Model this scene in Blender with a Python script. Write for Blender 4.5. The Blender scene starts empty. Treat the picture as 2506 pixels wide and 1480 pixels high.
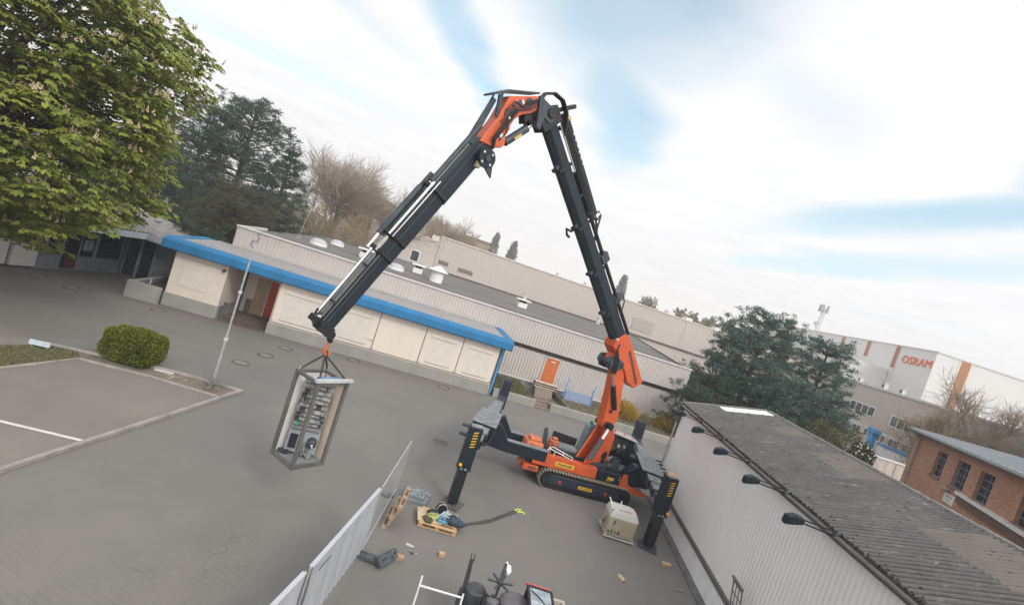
import bpy, math, random
import numpy as np
from mathutils import Vector, Matrix
rad = math.radians
SC = bpy.context.scene
COL = SC.collection
random.seed(7)
RNG = np.random.default_rng(7)

# ------------------------------------------------------------------ camera
PITCH, ROLL, FPIX = rad(2.69), rad(18.47), 1200.0
cp, sp, cr, sr = math.cos(PITCH), math.sin(PITCH), math.cos(ROLL), math.sin(ROLL)
_R, _D = Vector((1, 0, 0)), Vector((0, -sp, -cp))
_F = Vector((0, cp, -sp))
_X = cr * _R - sr * _D
_Y = sr * _R + cr * _D
cam = bpy.data.cameras.new('camera')
cam.sensor_width = 36.0
cam.lens = 36.0 * FPIX / 2506.0
cam.clip_end = 3000
cam.clip_start = 0.1
camo = bpy.data.objects.new('camera', cam)
COL.objects.link(camo)
M3 = Matrix(((_X.x, -_Y.x, -_F.x), (_X.y, -_Y.y, -_F.y), (_X.z, -_Y.z, -_F.z)))
camo.matrix_world = Matrix.Translation((0, 0, 8.0)) @ M3.to_4x4()
SC.camera = camo

# ------------------------------------------------------------------ sky and sun
SUN_EL, SUN_AZ = rad(38), rad(-52)          # sun stands behind and to the right of the camera
world = bpy.data.worlds.new('World')
SC.world = world
world.use_nodes = True
wt = world.node_tree
wt.nodes.clear()


def wn(t, **k):
    n = wt.nodes.new(t)
    for a, b in k.items():
        if a == 'inp':
            for i, v in b.items():
                n.inputs[i].default_value = v
        else:
            setattr(n, a, b)
    return n


def wmath(op, a, b=None, clamp=False):
    n = wn('ShaderNodeMath', operation=op, use_clamp=clamp)
    for i, v in enumerate((a, b)):
        if v is None:
            continue
        if isinstance(v, (int, float)):
            n.inputs[i].default_value = v
        else:
            wt.links.new(v, n.inputs[i])
    return n.outputs[0]


sky = wn('ShaderNodeTexSky', sky_type='NISHITA', sun_disc=False, sun_elevation=SUN_EL,
         sun_rotation=rad(90) - SUN_AZ, air_density=1.0, dust_density=1.2, ozone_density=1.0)
tc = wn('ShaderNodeTexCoord')
sep = wn('ShaderNodeSeparateXYZ')
wt.links.new(tc.outputs['Generated'], sep.inputs[0])
zc = wmath('MAXIMUM', sep.outputs[2], 0.03)
cx_ = wmath('DIVIDE', sep.outputs[0], zc)
cy_ = wmath('DIVIDE', sep.outputs[1], zc)
comb = wn('ShaderNodeCombineXYZ')
wt.links.new(cx_, comb.inputs[0])
wt.links.new(cy_, comb.inputs[1])
nz = wn('ShaderNodeTexNoise', inp={'Scale': 0.75, 'Detail': 5.0, 'Roughness': 0.5})
wt.links.new(comb.outputs[0], nz.inputs['Vector'])
nzb = wn('ShaderNodeTexNoise', inp={'Scale': 1.5, 'Detail': 5.0, 'Roughness': 0.52})
wt.links.new(comb.outputs[0], nzb.inputs['Vector'])
# distorted cloud-plane position
dsub = wn('ShaderNodeVectorMath', operation='SUBTRACT')
wt.links.new(nz.outputs['Color'], dsub.inputs[0])
dsub.inputs[1].default_value = (0.5, 0.5, 0.5)
dscl = wn('ShaderNodeVectorMath', operation='SCALE')
wt.links.new(dsub.outputs[0], dscl.inputs[0])
dscl.inputs['Scale'].default_value = 0.75
dadd = wn('ShaderNodeVectorMath', operation='ADD')
wt.links.new(comb.outputs[0], dadd.inputs[0])
wt.links.new(dscl.outputs[0], dadd.inputs[1])
# gaps in the cloud sheet: (x, y, half length, half width, angle, depth)
GAPS = [(-0.64, 2.45, 0.95, 0.15, 79, 1.0), (0.10, 1.70, 0.62, 0.42, 100, 1.0), (0.26, 2.75, 0.95, 0.20, 78, 1.0),
        (1.95, 2.7, 1.15, 0.26, 97, 1.0), (1.75, 1.75, 0.5, 0.18, 60, 0.9), (-2.25, 3.75, 1.1, 0.34, 28, 0.42), (-1.35, 2.2, 0.8, 0.12, 60, 0.35),
        (2.6, 4.2, 1.8, 0.30, 97, 0.65), (0.75, 1.9, 0.45, 0.16, 40, 0.25), (-3.2, -1.5, 1.2, 0.5, 20, 0.8), (1.5, -2.5, 1.4, 0.5, 70, 0.5)]
hole = None
for gx, gy, gl, gw, ga, gdp in GAPS:
    mp = wn('ShaderNodeMapping', vector_type='TEXTURE')
    mp.inputs['Location'].default_value = (gx, gy, 0)
    mp.inputs['Rotation'].default_value = (0, 0, rad(ga))
    mp.inputs['Scale'].default_value = (gl, gw, 1)
    wt.links.new(dadd.outputs[0], mp.inputs['Vector'])
    ln = wn('ShaderNodeVectorMath', operation='LENGTH')
    wt.links.new(mp.outputs[0], ln.inputs[0])
    mr = wn('ShaderNodeMapRange', interpolation_type='SMOOTHSTEP')
    mr.inputs['From Min'].default_value = 0.35
    mr.inputs['From Max'].default_value = 1.55
    mr.inputs['To Min'].default_value = gdp
    mr.inputs['To Max'].default_value = 0.0
    wt.links.new(ln.outputs['Value'], mr.inputs['Value'])
    hole = mr.outputs[0] if hole is None else wmath('MAXIMUM', hole, mr.outputs[0])
wisp = wn('ShaderNodeMapRange', inp={'From Min': 0.35, 'From Max': 0.75, 'To Min': 1.0, 'To Max': 0.55})
wt.links.new(nzb.outputs['Fac'], wisp.inputs['Value'])
hole = wmath('MULTIPLY', hole, wisp.outputs[0])
thin = wmath('MULTIPLY', wmath('SUBTRACT', nz.outputs['Fac'], 0.55, True), 0.6)
hole = wmath('ADD', hole, thin, True)
cover = wmath('SUBTRACT', 1.0, wmath('MULTIPLY', hole, 0.70))
# cloud colour: white above, faintly warm and dimmer near the horizon
ramp = wn('ShaderNodeValToRGB')
ramp.color_ramp.elements[0].position = 0.0
ramp.color_ramp.elements[0].color = (0.90, 0.865, 0.83, 1)
ramp.color_ramp.elements[1].position = 0.22
ramp.color_ramp.elements[1].color = (0.90, 0.90, 0.915, 1)
wt.links.new(sep.outputs[2], ramp.inputs[0])
shade = wn('ShaderNodeMapRange', inp={'From Min': 0.3, 'From Max': 0.75, 'To Min': 1.05, 'To Max': 0.95})
wt.links.new(nzb.outputs['Fac'], shade.inputs['Value'])
ccol = wn('ShaderNodeVectorMath', operation='SCALE')
wt.links.new(ramp.outputs['Color'], ccol.inputs[0])
# added boost: clouds around the sun, behind the camera, lift the camera-facing walls
sdot = wn('ShaderNodeVectorMath', operation='DOT_PRODUCT')
wt.links.new(tc.outputs['Generated'], sdot.inputs[0])
sdot.inputs[1].default_value = (math.cos(SUN_EL) * math.cos(SUN_AZ), math.cos(SUN_EL) * math.sin(SUN_AZ), math.sin(SUN_EL))
glow = wn('ShaderNodeMapRange', interpolation_type='SMOOTHSTEP', inp={'From Min': 0.1, 'From Max': 1.0, 'To Min': 1.0, 'To Max': 2.0})
wt.links.new(sdot.outputs['Value'], glow.inputs['Value'])
wt.links.new(wmath('MULTIPLY', shade.outputs[0], glow.outputs[0]), ccol.inputs['Scale'])
tint = wn('ShaderNodeVectorMath', operation='MULTIPLY')
wt.links.new(sky.outputs[0], tint.inputs[0])
tint.inputs[1].default_value = (0.95, 1.5, 1.3)
bg1 = wn('ShaderNodeBackground', inp={'Strength': 0.145})
wt.links.new(tint.outputs[0], bg1.inputs['Color'])
bg2 = wn('ShaderNodeBackground', inp={'Strength': 1.0})
wt.links.new(ccol.outputs[0], bg2.inputs['Color'])
mixw = wn('ShaderNodeMixShader')
wt.links.new(cover, mixw.inputs[0])
wt.links.new(bg1.outputs[0], mixw.inputs[1])
wt.links.new(bg2.outputs[0], mixw.inputs[2])
wout = wn('ShaderNodeOutputWorld')
wt.links.new(mixw.outputs[0], wout.inputs['Surface'])

sun = bpy.data.lights.new('sun', 'SUN')
sun.energy = 1.3
sun.angle = rad(14)
sun.color = (1.0, 0.92, 0.82)
suno = bpy.data.objects.new('sun', sun)
COL.objects.link(suno)
_sd = Vector((math.cos(SUN_EL) * math.cos(SUN_AZ), math.cos(SUN_EL) * math.sin(SUN_AZ), math.sin(SUN_EL)))
suno.rotation_euler = _sd.to_track_quat('Z', 'Y').to_euler()
suno.location = (20, -20, 40)
SC.view_settings.view_transform = 'Standard'
SC.view_settings.look = 'None'
SC.view_settings.exposure = 0.22
SC.view_settings.gamma = 1.0
SC.view_settings.use_curve_mapping = False


# ------------------------------------------------------------------ materials
def srgb(r, g, b):
    return tuple(((c / 255) / 12.92 if c / 255 <= 0.04045 else ((c / 255 + 0.055) / 1.055) ** 2.4) for c in (r, g, b))


MATS = {}


def mat(name, col, rough=0.6, metal=0.0, var=0.12, scale=3.0, bump=0.0, bscale=60.0, col2=None, spec=0.5, thr=None, trans=0.0,
        island=False, alpha=None, stretch=None):
    if name in MATS:
        return MATS[name]
    m = bpy.data.materials.new(name)
    m.use_nodes = True
    nt = m.node_tree
    bs = nt.nodes['Principled BSDF']
    bs.inputs['Roughness'].default_value = rough
    bs.inputs['Metallic'].default_value = metal
    bs.inputs['Specular IOR Level'].default_value = spec
    t = nt.nodes.new('ShaderNodeTexCoord')
    n = nt.nodes.new('ShaderNodeTexNoise')
    n.inputs['Scale'].default_value = scale
    n.inputs['Detail'].default_value = 6
    n.inputs['Roughness'].default_value = 0.6
    if stretch:
        mp = nt.nodes.new('ShaderNodeMapping')
        mp.inputs['Scale'].default_value = stretch
        nt.links.new(t.outputs['Object'], mp.inputs[0])
        nt.links.new(mp.outputs[0], n.inputs['Vector'])
    else:
        nt.links.new(t.outputs['Object'], n.inputs['Vector'])
    mx = nt.nodes.new('ShaderNodeMix')
    mx.data_type = 'RGBA'
    c2 = col2 or tuple(c * (1 - 2.2 * var) for c in col)
    mx.inputs['A'].default_value = (*[min(1, c * (1 + var)) for c in col], 1) if not col2 else (*col, 1)
    mx.inputs['B'].default_value = (*c2, 1)
    mr = nt.nodes.new('ShaderNodeMapRange')
    lo, hi = thr or (0.3, 0.7)
    mr.inputs['From Min'].default_value = lo
    mr.inputs['From Max'].default_value = hi
    nt.links.new(n.outputs['Fac'], mr.inputs['Value'])
    fac = mr.outputs[0]
    if island:
        ge = nt.nodes.new('ShaderNodeNewGeometry')
        ma = nt.nodes.new('ShaderNodeMath')
        ma.operation = 'MULTIPLY_ADD'
        ma.use_clamp = True
        nt.links.new(ge.outputs['Random Per Island'], ma.inputs[0])
        ma.inputs[1].default_value = 0.6
        mb = nt.nodes.new('ShaderNodeMath')
        mb.operation = 'MULTIPLY_ADD'
        nt.links.new(fac, mb.inputs[0])
        mb.inputs[1].default_value = 0.6
        mb.inputs[2].default_value = -0.1
        nt.links.new(mb.outputs[0], ma.inputs[2])
        fac = ma.outputs[0]
    nt.links.new(fac, mx.inputs['Factor'])
    nt.links.new(mx.outputs['Result'], bs.inputs['Base Color'])
    if bump:
        b = nt.nodes.new('ShaderNodeBump')
        b.inputs['Strength'].default_value = bump
        b.inputs['Distance'].default_value = 0.02
        n2 = nt.nodes.new('ShaderNodeTexNoise')
        n2.inputs['Scale'].default_value = bscale
        n2.inputs['Detail'].default_value = 4
        nt.links.new(t.outputs['Object'], n2.inputs['Vector'])
        nt.links.new(n2.outputs['Fac'], b.inputs['Height'])
        nt.links.new(b.outputs[0], bs.inputs['Normal'])
    if trans:
        tr = nt.nodes.new('ShaderNodeBsdfTranslucent')
        nt.links.new(mx.outputs['Result'], tr.inputs['Color'])
        ms = nt.nodes.new('ShaderNodeMixShader')
        ms.inputs[0].default_value = trans
        nt.links.new(bs.outputs[0], ms.inputs[1])
        nt.links.new(tr.outputs[0], ms.inputs[2])
        nt.links.new(ms.outputs[0], nt.nodes['Material Output'].inputs['Surface'])
    if alpha is not None:
        bs.inputs['Alpha'].default_value = alpha
    MATS[name] = m
    return m


def glass_mat(name, col, rough=0.08):
    return mat(name, col, rough=rough, var=0.25, scale=0.8, spec=0.7)


# ------------------------------------------------------------------ mesh helpers
OFF = {}


class MB:
    def __init__(s):
        s.v, s.f = [], []

    def add(s, vs, fs):
        b = len(s.v)
        s.v += [tuple(p) for p in vs]
        s.f += [tuple(b + i for i in q) for q in fs]
        return s

    def box(s, x0, x1, y0, y1, z0, z1):
        return s.add([(x0, y0, z0), (x1, y0, z0), (x1, y1, z0), (x0, y1, z0), (x0, y0, z1), (x1, y0, z1), (x1, y1, z1), (x0, y1, z1)],
                     [(0, 3, 2, 1), (4, 5, 6, 7), (0, 1, 5, 4), (1, 2, 6, 5), (2, 3, 7, 6), (3, 0, 4, 7)])

    def ext(s, poly, vec):
        n = len(poly)
        vec = Vector(vec)
        a = [Vector(p) for p in poly]
        return s.add(a + [p + vec for p in a], [tuple(range(n))[::-1], tuple(range(n, 2 * n))] +
                     [(i, (i + 1) % n, n + (i + 1) % n, n + i) for i in range(n)])

    def beam(s, p0, p1, w, h, up=(0, 0, 1), w1=None, h1=None):
        p0, p1 = Vector(p0), Vector(p1)
        d = (p1 - p0).normalized()
        side = d.cross(Vector(up)).normalized()
        u2 = side.cross(d)
        w1 = w if w1 is None else w1
        h1 = h if h1 is None else h1
        vs = []
        for p, ww, hh in ((p0, w, h), (p1, w1, h1)):
            for a, b in ((-1, -1), (1, -1), (1, 1), (-1, 1)):
                vs.append(p + side * (a * ww / 2) + u2 * (b * hh / 2))
        return s.add(vs, [(3, 2, 1, 0), (4, 5, 6, 7), (0, 1, 5, 4), (1, 2, 6, 5), (2, 3, 7, 6), (3, 0, 4, 7)])

    def cyl(s, p0, p1, r0, r1=None, n=12, cap=True):
        p0, p1 = Vector(p0), Vector(p1)
        r1 = r0 if r1 is None else r1
        d = (p1 - p0)
        d = d.normalized() if d.length > 1e-9 else Vector((0, 0, 1))
        a = d.orthogonal().normalized()
        b = d.cross(a)
        vs = []
        for p, r in ((p0, r0), (p1, r1)):
            for i in range(n):
                t = 2 * math.pi * i / n
                vs.append(p + a * (r * math.cos(t)) + b * (r * math.sin(t)))
        fs = [(i, (i + 1) % n, n + (i + 1) % n, n + i) for i in range(n)]
        if cap:
            fs += [tuple(range(n))[::-1], tuple(range(n, 2 * n))]
        return s.add(vs, fs)

    def tube(s, pts, r, n=8):
        pts = [Vector(p) for p in pts]
        rs = r if isinstance(r, (list, tuple)) else [r] * len(pts)
        ref = None
        vs = []
        for i, p in enumerate(pts):
            d = (pts[min(i + 1, len(pts) - 1)] - pts[max(i - 1, 0)]).normalized()
            if ref is None:
                ref = d.orthogonal().normalized()
            ref = (ref - d * ref.dot(d))
            ref = ref.normalized() if ref.length > 1e-6 else d.orthogonal().normalized()
            b = d.cross(ref)
            for k in range(n):
                t = 2 * math.pi * k / n
                vs.append(p + ref * (rs[i] * math.cos(t)) + b * (rs[i] * math.sin(t)))
        fs = []
        for i in range(len(pts) - 1):
            for k in range(n):
                fs.append((i * n + k, i * n + (k + 1) % n, (i + 1) * n + (k + 1) % n, (i + 1) * n + k))
        fs += [tuple(range(n))[::-1], tuple((len(pts) - 1) * n + k for k in range(n))]
        return s.add(vs, fs)

    def ring(s, c, ax, r, tr, n=24, m=6):
        c, ax = Vector(c), Vector(ax).normalized()
        a = ax.orthogonal().normalized()
        b = ax.cross(a)
        vs, fs = [], []
        for i in range(n):
            t = 2 * math.pi * i / n
            rd = a * math.cos(t) + b * math.sin(t)
            for k in range(m):
                q = 2 * math.pi * k / m
                vs.append(c + rd * (r + tr * math.cos(q)) + ax * (tr * math.sin(q)))
        for i in range(n):
            for k in range(m):
                fs.append((i * m + k, ((i + 1) % n) * m + k, ((i + 1) % n) * m + (k + 1) % m, i * m + (k + 1) % m))
        return s.add(vs, fs)

    def ball(s, c, rx, ry=None, rz=None, n=10, m=7, jit=0.0):
        ry = rx if ry is None else ry
        rz = rx if rz is None else rz
        c = Vector(c)
        vs, fs = [], []
        for j in range(m + 1):
            ph = math.pi * j / m
            for i in range(n):
                t = 2 * math.pi * i / n
                k = 1 + random.uniform(-jit, jit)
                vs.append(c + Vector((rx * k * math.sin(ph) * math.cos(t), ry * k * math.sin(ph) * math.sin(t), rz * k * math.cos(ph))))
        for j in range(m):
            for i in range(n):
                fs.append((j * n + i, (j + 1) * n + i, (j + 1) * n + (i + 1) % n, j * n + (i + 1) % n))
        return s.add(vs, fs)

    def corr(s, p0, ev, eu, length, height, pitch, depth, nrm, shape='trap'):
        """corrugated sheet: ribs march along ev from p0, each rib runs along eu for height"""
        p0, ev, eu, nrm = Vector(p0), Vector(ev).normalized(), Vector(eu).normalized(), Vector(nrm).normalized()
        prof = [(0, 0), (0.42, 0), (0.5, 1), (0.92, 1)] if shape == 'trap' else [(k / 6, 0.5 - 0.5 * math.cos(2 * math.pi * k / 6)) for k in range(6)]
        n = max(1, int(round(length / pitch)))
        pt = length / n
        row = []
        for i in range(n):
            for q, d in prof:
                row.append((pt * (i + q), d * depth))
        row.append((length, 0))
        vs = [p0 + ev * a + nrm * d for a, d in row] + [p0 + ev * a + nrm * d + eu * height for a, d in row]
        k = len(row)
        return s.add(vs, [(i, i + 1, k + i + 1, k + i) for i in range(k - 1)])

    def arr(s, V, F):
        b = len(s.v)
        s.v += [tuple(p) for p in V.tolist()]
        s.f += [tuple(b + i for i in q) for q in F.tolist()]
        return s

    def build(s, name, m, parent=None, world=False, bevel=0.0, smooth=False, ang=38, label=None):
        vs = s.v
        if parent is not None:
            if world:
                inv = (Matrix.Translation(parent.location) @ Matrix.Rotation(parent.rotation_euler.z, 4, 'Z')).inverted()
                vs = [tuple(inv @ Vector(p)) for p in vs]
            elif parent.name in OFF:
                o = OFF[parent.name]
                vs = [(a - o[0], b - o[1], c - o[2]) for a, b, c in vs]
        me = bpy.data.meshes.new(name)
        me.from_pydata(vs, [], s.f)
        me.update()
        me.materials.append(m)
        if smooth:
            me.polygons.foreach_set('use_smooth', [True] * len(me.polygons))
            me.set_sharp_from_angle(angle=rad(ang))
        o = bpy.data.objects.new(name, me)
        COL.objects.link(o)
        if parent is not None:
            o.parent = parent
            if parent.name in OFF:
                OFF[o.name] = OFF[parent.name]
        if bevel:
            bv = o.modifiers.new('bevel', 'BEVEL')
            bv.width = bevel
            bv.segments = 2
            bv.limit_method = 'ANGLE'
            bv.angle_limit = rad(40)
            bv.harden_normals = False
        if label:
            o['label'] = label
        return o


def sub(parent_part, mb, name, m, **k):
    """a sub-part: parent_part carries an identity transform inside its thing, so its thing's frame is used"""
    th = parent_part.parent
    w = k.pop('world', False)
    if w:
        inv = (Matrix.Translation(th.location) @ Matrix.Rotation(th.rotation_euler.z, 4, 'Z')).inverted()
        mb.v = [tuple(inv @ Vector(p)) for p in mb.v]
    elif th.name in OFF:
        o = OFF[th.name]
        mb.v = [(a - o[0], b - o[1], c - o[2]) for a, b, c in mb.v]
    ob = mb.build(name, m, None, **k)
    ob.parent = parent_part
    return ob


def thing(name, label, cat, loc=(0, 0, 0), rz=0.0, group=None, off=None):
    o = bpy.data.objects.new(name, None)
    o.empty_display_size = 0.3
    COL.objects.link(o)
    o.location = loc
    o.rotation_euler = (0, 0, rz)
    o['label'] = label
    o['category'] = cat
    if group:
        o['group'] = group
    if off:
        OFF[o.name] = off
    return o


def tag(o, label=None, cat=None, group=None, kind=None):
    for k, v in (('label', label), ('category', cat), ('group', group), ('kind', kind)):
        if v:
            o[k] = v
    return o


def structure(o, label, cat):
    return tag(o, label, cat, None, 'structure')


def dup(root, loc, rz=None, label=None, scale=None):
    r = root.copy()
    COL.objects.link(r)
    r.location = loc
    if rz is not None:
        r.rotation_euler = (0, 0, rz)
    if scale:
        r.scale = scale
    if label:
        r['label'] = label
    for ch in list(root.children):
        c = ch.copy()
        COL.objects.link(c)
        c.parent = r
        for g in ch.children:
            d = g.copy()
            COL.objects.link(d)
            d.parent = c
    return r


def text_mb(txt, size, origin, xdir, ydir, depth=0.01, center=True, bold=0.0):
    cu = bpy.data.curves.new('text', 'FONT')
    cu.body = txt
    cu.size = size
    cu.extrude = depth / 2
    cu.offset = bold
    cu.resolution_u = 3
    if center:
        cu.align_x = 'CENTER'
        cu.align_y = 'CENTER'
    ob = bpy.data.objects.new('text', cu)
    COL.objects.link(ob)
    dg = bpy.context.evaluated_depsgraph_get()
    dg.update()
    me = bpy.data.meshes.new_from_object(ob.evaluated_get(dg))
    x, y = Vector(xdir).normalized(), Vector(ydir).normalized()
    z = x.cross(y)
    o = Vector(origin)
    mb = MB()
    mb.add([o + x * v.co.x + y * v.co.y + z * v.co.z for v in me.vertices], [tuple(p.vertices) for p in me.polygons])
    bpy.data.objects.remove(ob)
    bpy.data.curves.remove(cu)
    bpy.data.meshes.remove(me)
    return mb


# ------------------------------------------------------------------ ground frames
AZF, AZG, AZC = rad(11.91), rad(-3.58), rad(10.5)
U = Vector((math.cos(AZF), math.sin(AZF), 0))
N = Vector((-math.sin(AZF), math.cos(AZF), 0))
GD = Vector((-math.sin(AZG), math.cos(AZG), 0))
GR = Vector((math.cos(AZG), math.sin(AZG), 0))


def Fp(s, t, z=0):
    return U * s + N * t + Vector((0, 0, z))


def Gp(al, ac, z=0):
    return GD * al + GR * ac + Vector((0, 0, z))


Z3 = Vector((0, 0, 1))

# ------------------------------------------------------------------ ground
def ground_mat():
    m = bpy.data.materials.new('yard_paving')
    m.use_nodes = True
    nt = m.node_tree
    L = nt.links.new
    bs = nt.nodes['Principled BSDF']
    bs.inputs['Roughness'].default_value = 0.8
    t = nt.nodes.new('ShaderNodeTexCoord')

    def noise(sc, det=6, ro=0.6, vec=None):
        n = nt.nodes.new('ShaderNodeTexNoise')
        n.inputs['Scale'].default_value = sc
        n.inputs['Detail'].default_value = det
        n.inputs['Roughness'].default_value = ro
        L(vec or t.outputs['Object'], n.inputs['Vector'])
        return n.outputs['Fac']

    def ramp(f, a, b, lo=0.0, hi=1.0):
        n = nt.nodes.new('ShaderNodeMapRange')
        for k, v in (('From Min', a), ('From Max', b), ('To Min', lo), ('To Max', hi)):
            n.inputs[k].default_value = v
        L(f, n.inputs['Value'])
        return n.outputs[0]

    def mix(f, a, b):
        n = nt.nodes.new('ShaderNodeMix')
        n.data_type = 'RGBA'
        if isinstance(f, float):
            n.inputs['Factor'].default_value = f
        else:
            L(f, n.inputs['Factor'])
        for k, v in (('A', a), ('B', b)):
            if isinstance(v, tuple):
                n.inputs[k].default_value = (*v, 1)
            else:
                L(v, n.inputs[k])
        return n.outputs['Result']

    def math_(op, a, b):
        n = nt.nodes.new('ShaderNodeMath')
        n.operation = op
        for i, v in enumerate((a, b)):
            if isinstance(v, (int, float)):
                n.inputs[i].default_value = v
            else:
                L(v, n.inputs[i])
        return n.outputs[0]
    col = mix(ramp(noise(0.16, 4), 0.35, 0.65), (0.178, 0.166, 0.152), (0.146, 0.139, 0.131))
    col = mix(ramp(noise(0.9, 6), 0.45, 0.8, 0, 0.35), col, (0.225, 0.207, 0.185))
    # small dark stains and damp patches
    col = mix(ramp(noise(0.42, 8, 0.7), 0.60, 0.74, 0, 0.45), col, (0.115, 0.108, 0.102))
    col = mix(ramp(noise(26, 4), 0.3, 0.8, 0, 0.30), col, (0.125, 0.12, 0.115))
    # worn concrete setts showing in two places near the camera
    mp = nt.nodes.new('ShaderNodeMapping')
    mp.inputs['Rotation'].default_value = (0, 0, 0.30)
    L(t.outputs['Object'], mp.inputs[0])
    br = nt.nodes.new('ShaderNodeTexBrick')
    br.inputs['Scale'].default_value = 1.0
    br.inputs['Brick Width'].default_value = 0.30
    br.inputs['Row Height'].default_value = 0.15
    br.inputs['Mortar Size'].default_value = 0.014
    br.inputs['Color1'].default_value = (0, 0, 0, 1)
    br.inputs['Color2'].default_value = (0.25, 0.25, 0.25, 1)
    br.inputs['Mortar'].default_value = (1, 1, 1, 1)
    L(mp.outputs[0], br.inputs['Vector'])
    msk = None
    for px, py, rr in ((-4.3, 10.6, 1.7), (-8.5, 8.4, 2.2), (-5.5, 8.0, 2.5)):
        d = nt.nodes.new('ShaderNodeVectorMath')
        d.operation = 'DISTANCE'
        L(t.outputs['Object'], d.inputs[0])
        d.inputs[1].default_value = (px, py, 0)
        r = ramp(d.outputs['Value'], rr * 0.35, rr, 1, 0)
        msk = r if msk is None else math_('MAXIMUM', msk, r)
    msk2 = math_('MULTIPLY', msk, ramp(noise(1.3, 3), 0.35, 0.6))
    col = mix(math_('MULTIPLY', math_('MULTIPLY', br.outputs['Color'], msk2), 0.42), col, (0.09, 0.088, 0.085))
    # hairline cracks / expansion joints
    vo = nt.nodes.new('ShaderNodeTexVoronoi')
    vo.feature = 'DISTANCE_TO_EDGE'
    vo.inputs['Scale'].default_value = 0.16
    nv = nt.nodes.new('ShaderNodeVectorMath')
    nv.operation = 'ADD'
    nn = nt.nodes.new('ShaderNodeTexNoise')
    nn.inputs['Scale'].default_value = 1.4
    L(t.outputs['Object'], nn.inputs['Vector'])
    L(t.outputs['Object'], nv.inputs[0])
    L(nn.outputs['Color'], nv.inputs[1])
    L(nv.outputs[0], vo.inputs['Vector'])
    crack = math_('MULTIPLY', ramp(vo.outputs['Distance'], 0.0, 0.005, 0.35, 0.0), ramp(noise(0.35, 2), 0.5, 0.62))
    col = mix(crack, col, (0.07, 0.068, 0.065))
    L(col, bs.inputs['Base Color'])
    b = nt.nodes.new('ShaderNodeBump')
    b.inputs['Strength'].default_value = 0.25
    b.inputs['Distance'].default_value = 0.01
    L(math_('SUBTRACT', noise(90, 3), math_('MULTIPLY', br.outputs['Color'], msk2)), b.inputs['Height'])
    L(b.outputs[0], bs.inputs['Normal'])
    return m


M_GROUND = ground_mat()
gmb = MB()
_gx = [-1500, -300, -80, -40, -20, 0, 20, 40, 80, 300, 1500]
_gy = [-1500, -100, -20, 0, 10, 20, 30, 40, 80, 300, 1800]
gmb.v = [(x, y, 0) for y in _gy for x in _gx]
gmb.f = [(j * 11 + i, j * 11 + i + 1, (j + 1) * 11 + i + 1, (j + 1) * 11 + i) for j in range(10) for i in range(10)]
structure(gmb.build('yard_ground', M_GROUND), 'grey paved factory yard with stains and worn setts', 'ground')


def sheet(pts, z):
    mb = MB()
    mb.add([(x, y, z) for x, y in pts], [tuple(range(len(pts)))])
    return mb


M_PARK = mat('parking_asphalt', (0.205, 0.182, 0.16), 0.85, var=0.16, scale=0.35, bump=0.2, bscale=80, col2=(0.155, 0.143, 0.132))
M_KERB = mat('concrete_kerb', (0.31, 0.285, 0.26), 0.8, var=0.15, scale=2.0, bump=0.2)
M_VERGE = mat('verge_soil', (0.20, 0.165, 0.125), 0.95, var=0.2, scale=2.5, bump=0.5, bscale=30, col2=(0.125, 0.115, 0.08))
M_WHITE_LINE = mat('white_marking', (0.62, 0.60, 0.56), 0.7, var=0.12, scale=5)
park = [(-10.63, -2), (-9.62, 18.72), (-9.85, 18.92), (-12.3, 18.5), (-14.67, 18.03), (-14.98, 15.4), (-15.6, 8), (-16.2, -2)]
structure(sheet(park, 0.004).build('parking_bay', M_PARK), 'brownish asphalt parking bay inside the kerb', 'parking bay')
structure(sheet([(-9.62, 18.72), (-9.44, 19.85), (-12.0, 19.55), (-14.3, 18.95), (-15.19, 18.58), (-14.67, 18.03), (-12.3, 18.5), (-9.85, 18.92)], 0.004).build('verge_strip', M_VERGE),
          'bare soil strip between the parking bay and the driveway', 'verge')
structure(sheet([(-14.98, 15.4), (-14.67, 18.03), (-15.19, 18.58), (-16.35, 18.2), (-16.7, 17.0), (-17.6, 8), (-18, -2), (-16.2, -2), (-15.6, 8)], 0.005).build('grass_base', M_VERGE),
          'soil under the grass verge', 'verge')
structure(sheet([(-16.35, 18.2), (-17.7, 18.6), (-22, 18.2), (-26, 8), (-26, -2), (-18, -2), (-17.6, 8), (-16.7, 17.0)], 0.004).build('footpath', mat('footpath_asphalt', (0.2, 0.178, 0.16), 0.85, var=0.12, scale=0.6)),
          'brownish footpath beyond the grass verge', 'path')


def kerb(pts, w, h, name, label):
    mb = MB()
    for a, b in zip(pts[:-1], pts[1:]):
        mb.beam((a[0], a[1], h / 2), (b[0], b[1], h / 2), w, h)
    return structure(mb.build(name, M_KERB, bevel=0.015), label, 'kerb')


kerb([(-10.63, -2), (-10.25, 7), (-9.98, 11), (-9.66, 16), (-9.44, 19.9)], 0.14, 0.13, 'kerb', 'pale concrete kerb along the parking bay edge')
kerb([(-9.44, 19.9), (-12.0, 19.62), (-14.3, 19.02), (-15.19, 18.65), (-16.4, 18.27)], 0.12, 0.10, 'kerb', 'curving kerb between verge and driveway behind the hedge')
kerb([(-9.66, 18.66), (-12.3, 18.44), (-14.67, 17.97), (-14.98, 15.4), (-15.6, 8)], 0.1, 0.08, 'kerb', 'low edging stones at the back of the parking bay')
structure(sheet([(-14.9, 12.28), (-9.98, 13.12), (-9.98, 13.24), (-14.9, 12.40)], 0.009).build('parking_line', M_WHITE_LINE), 'worn white parking line across the bay', 'road marking')

# grass on the verge: short blades, one mass
M_GRASS = mat('grass_blades', (0.17, 0.165, 0.065), 0.8, var=0.25, scale=2.0, island=True, col2=(0.10, 0.10, 0.045))


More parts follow.
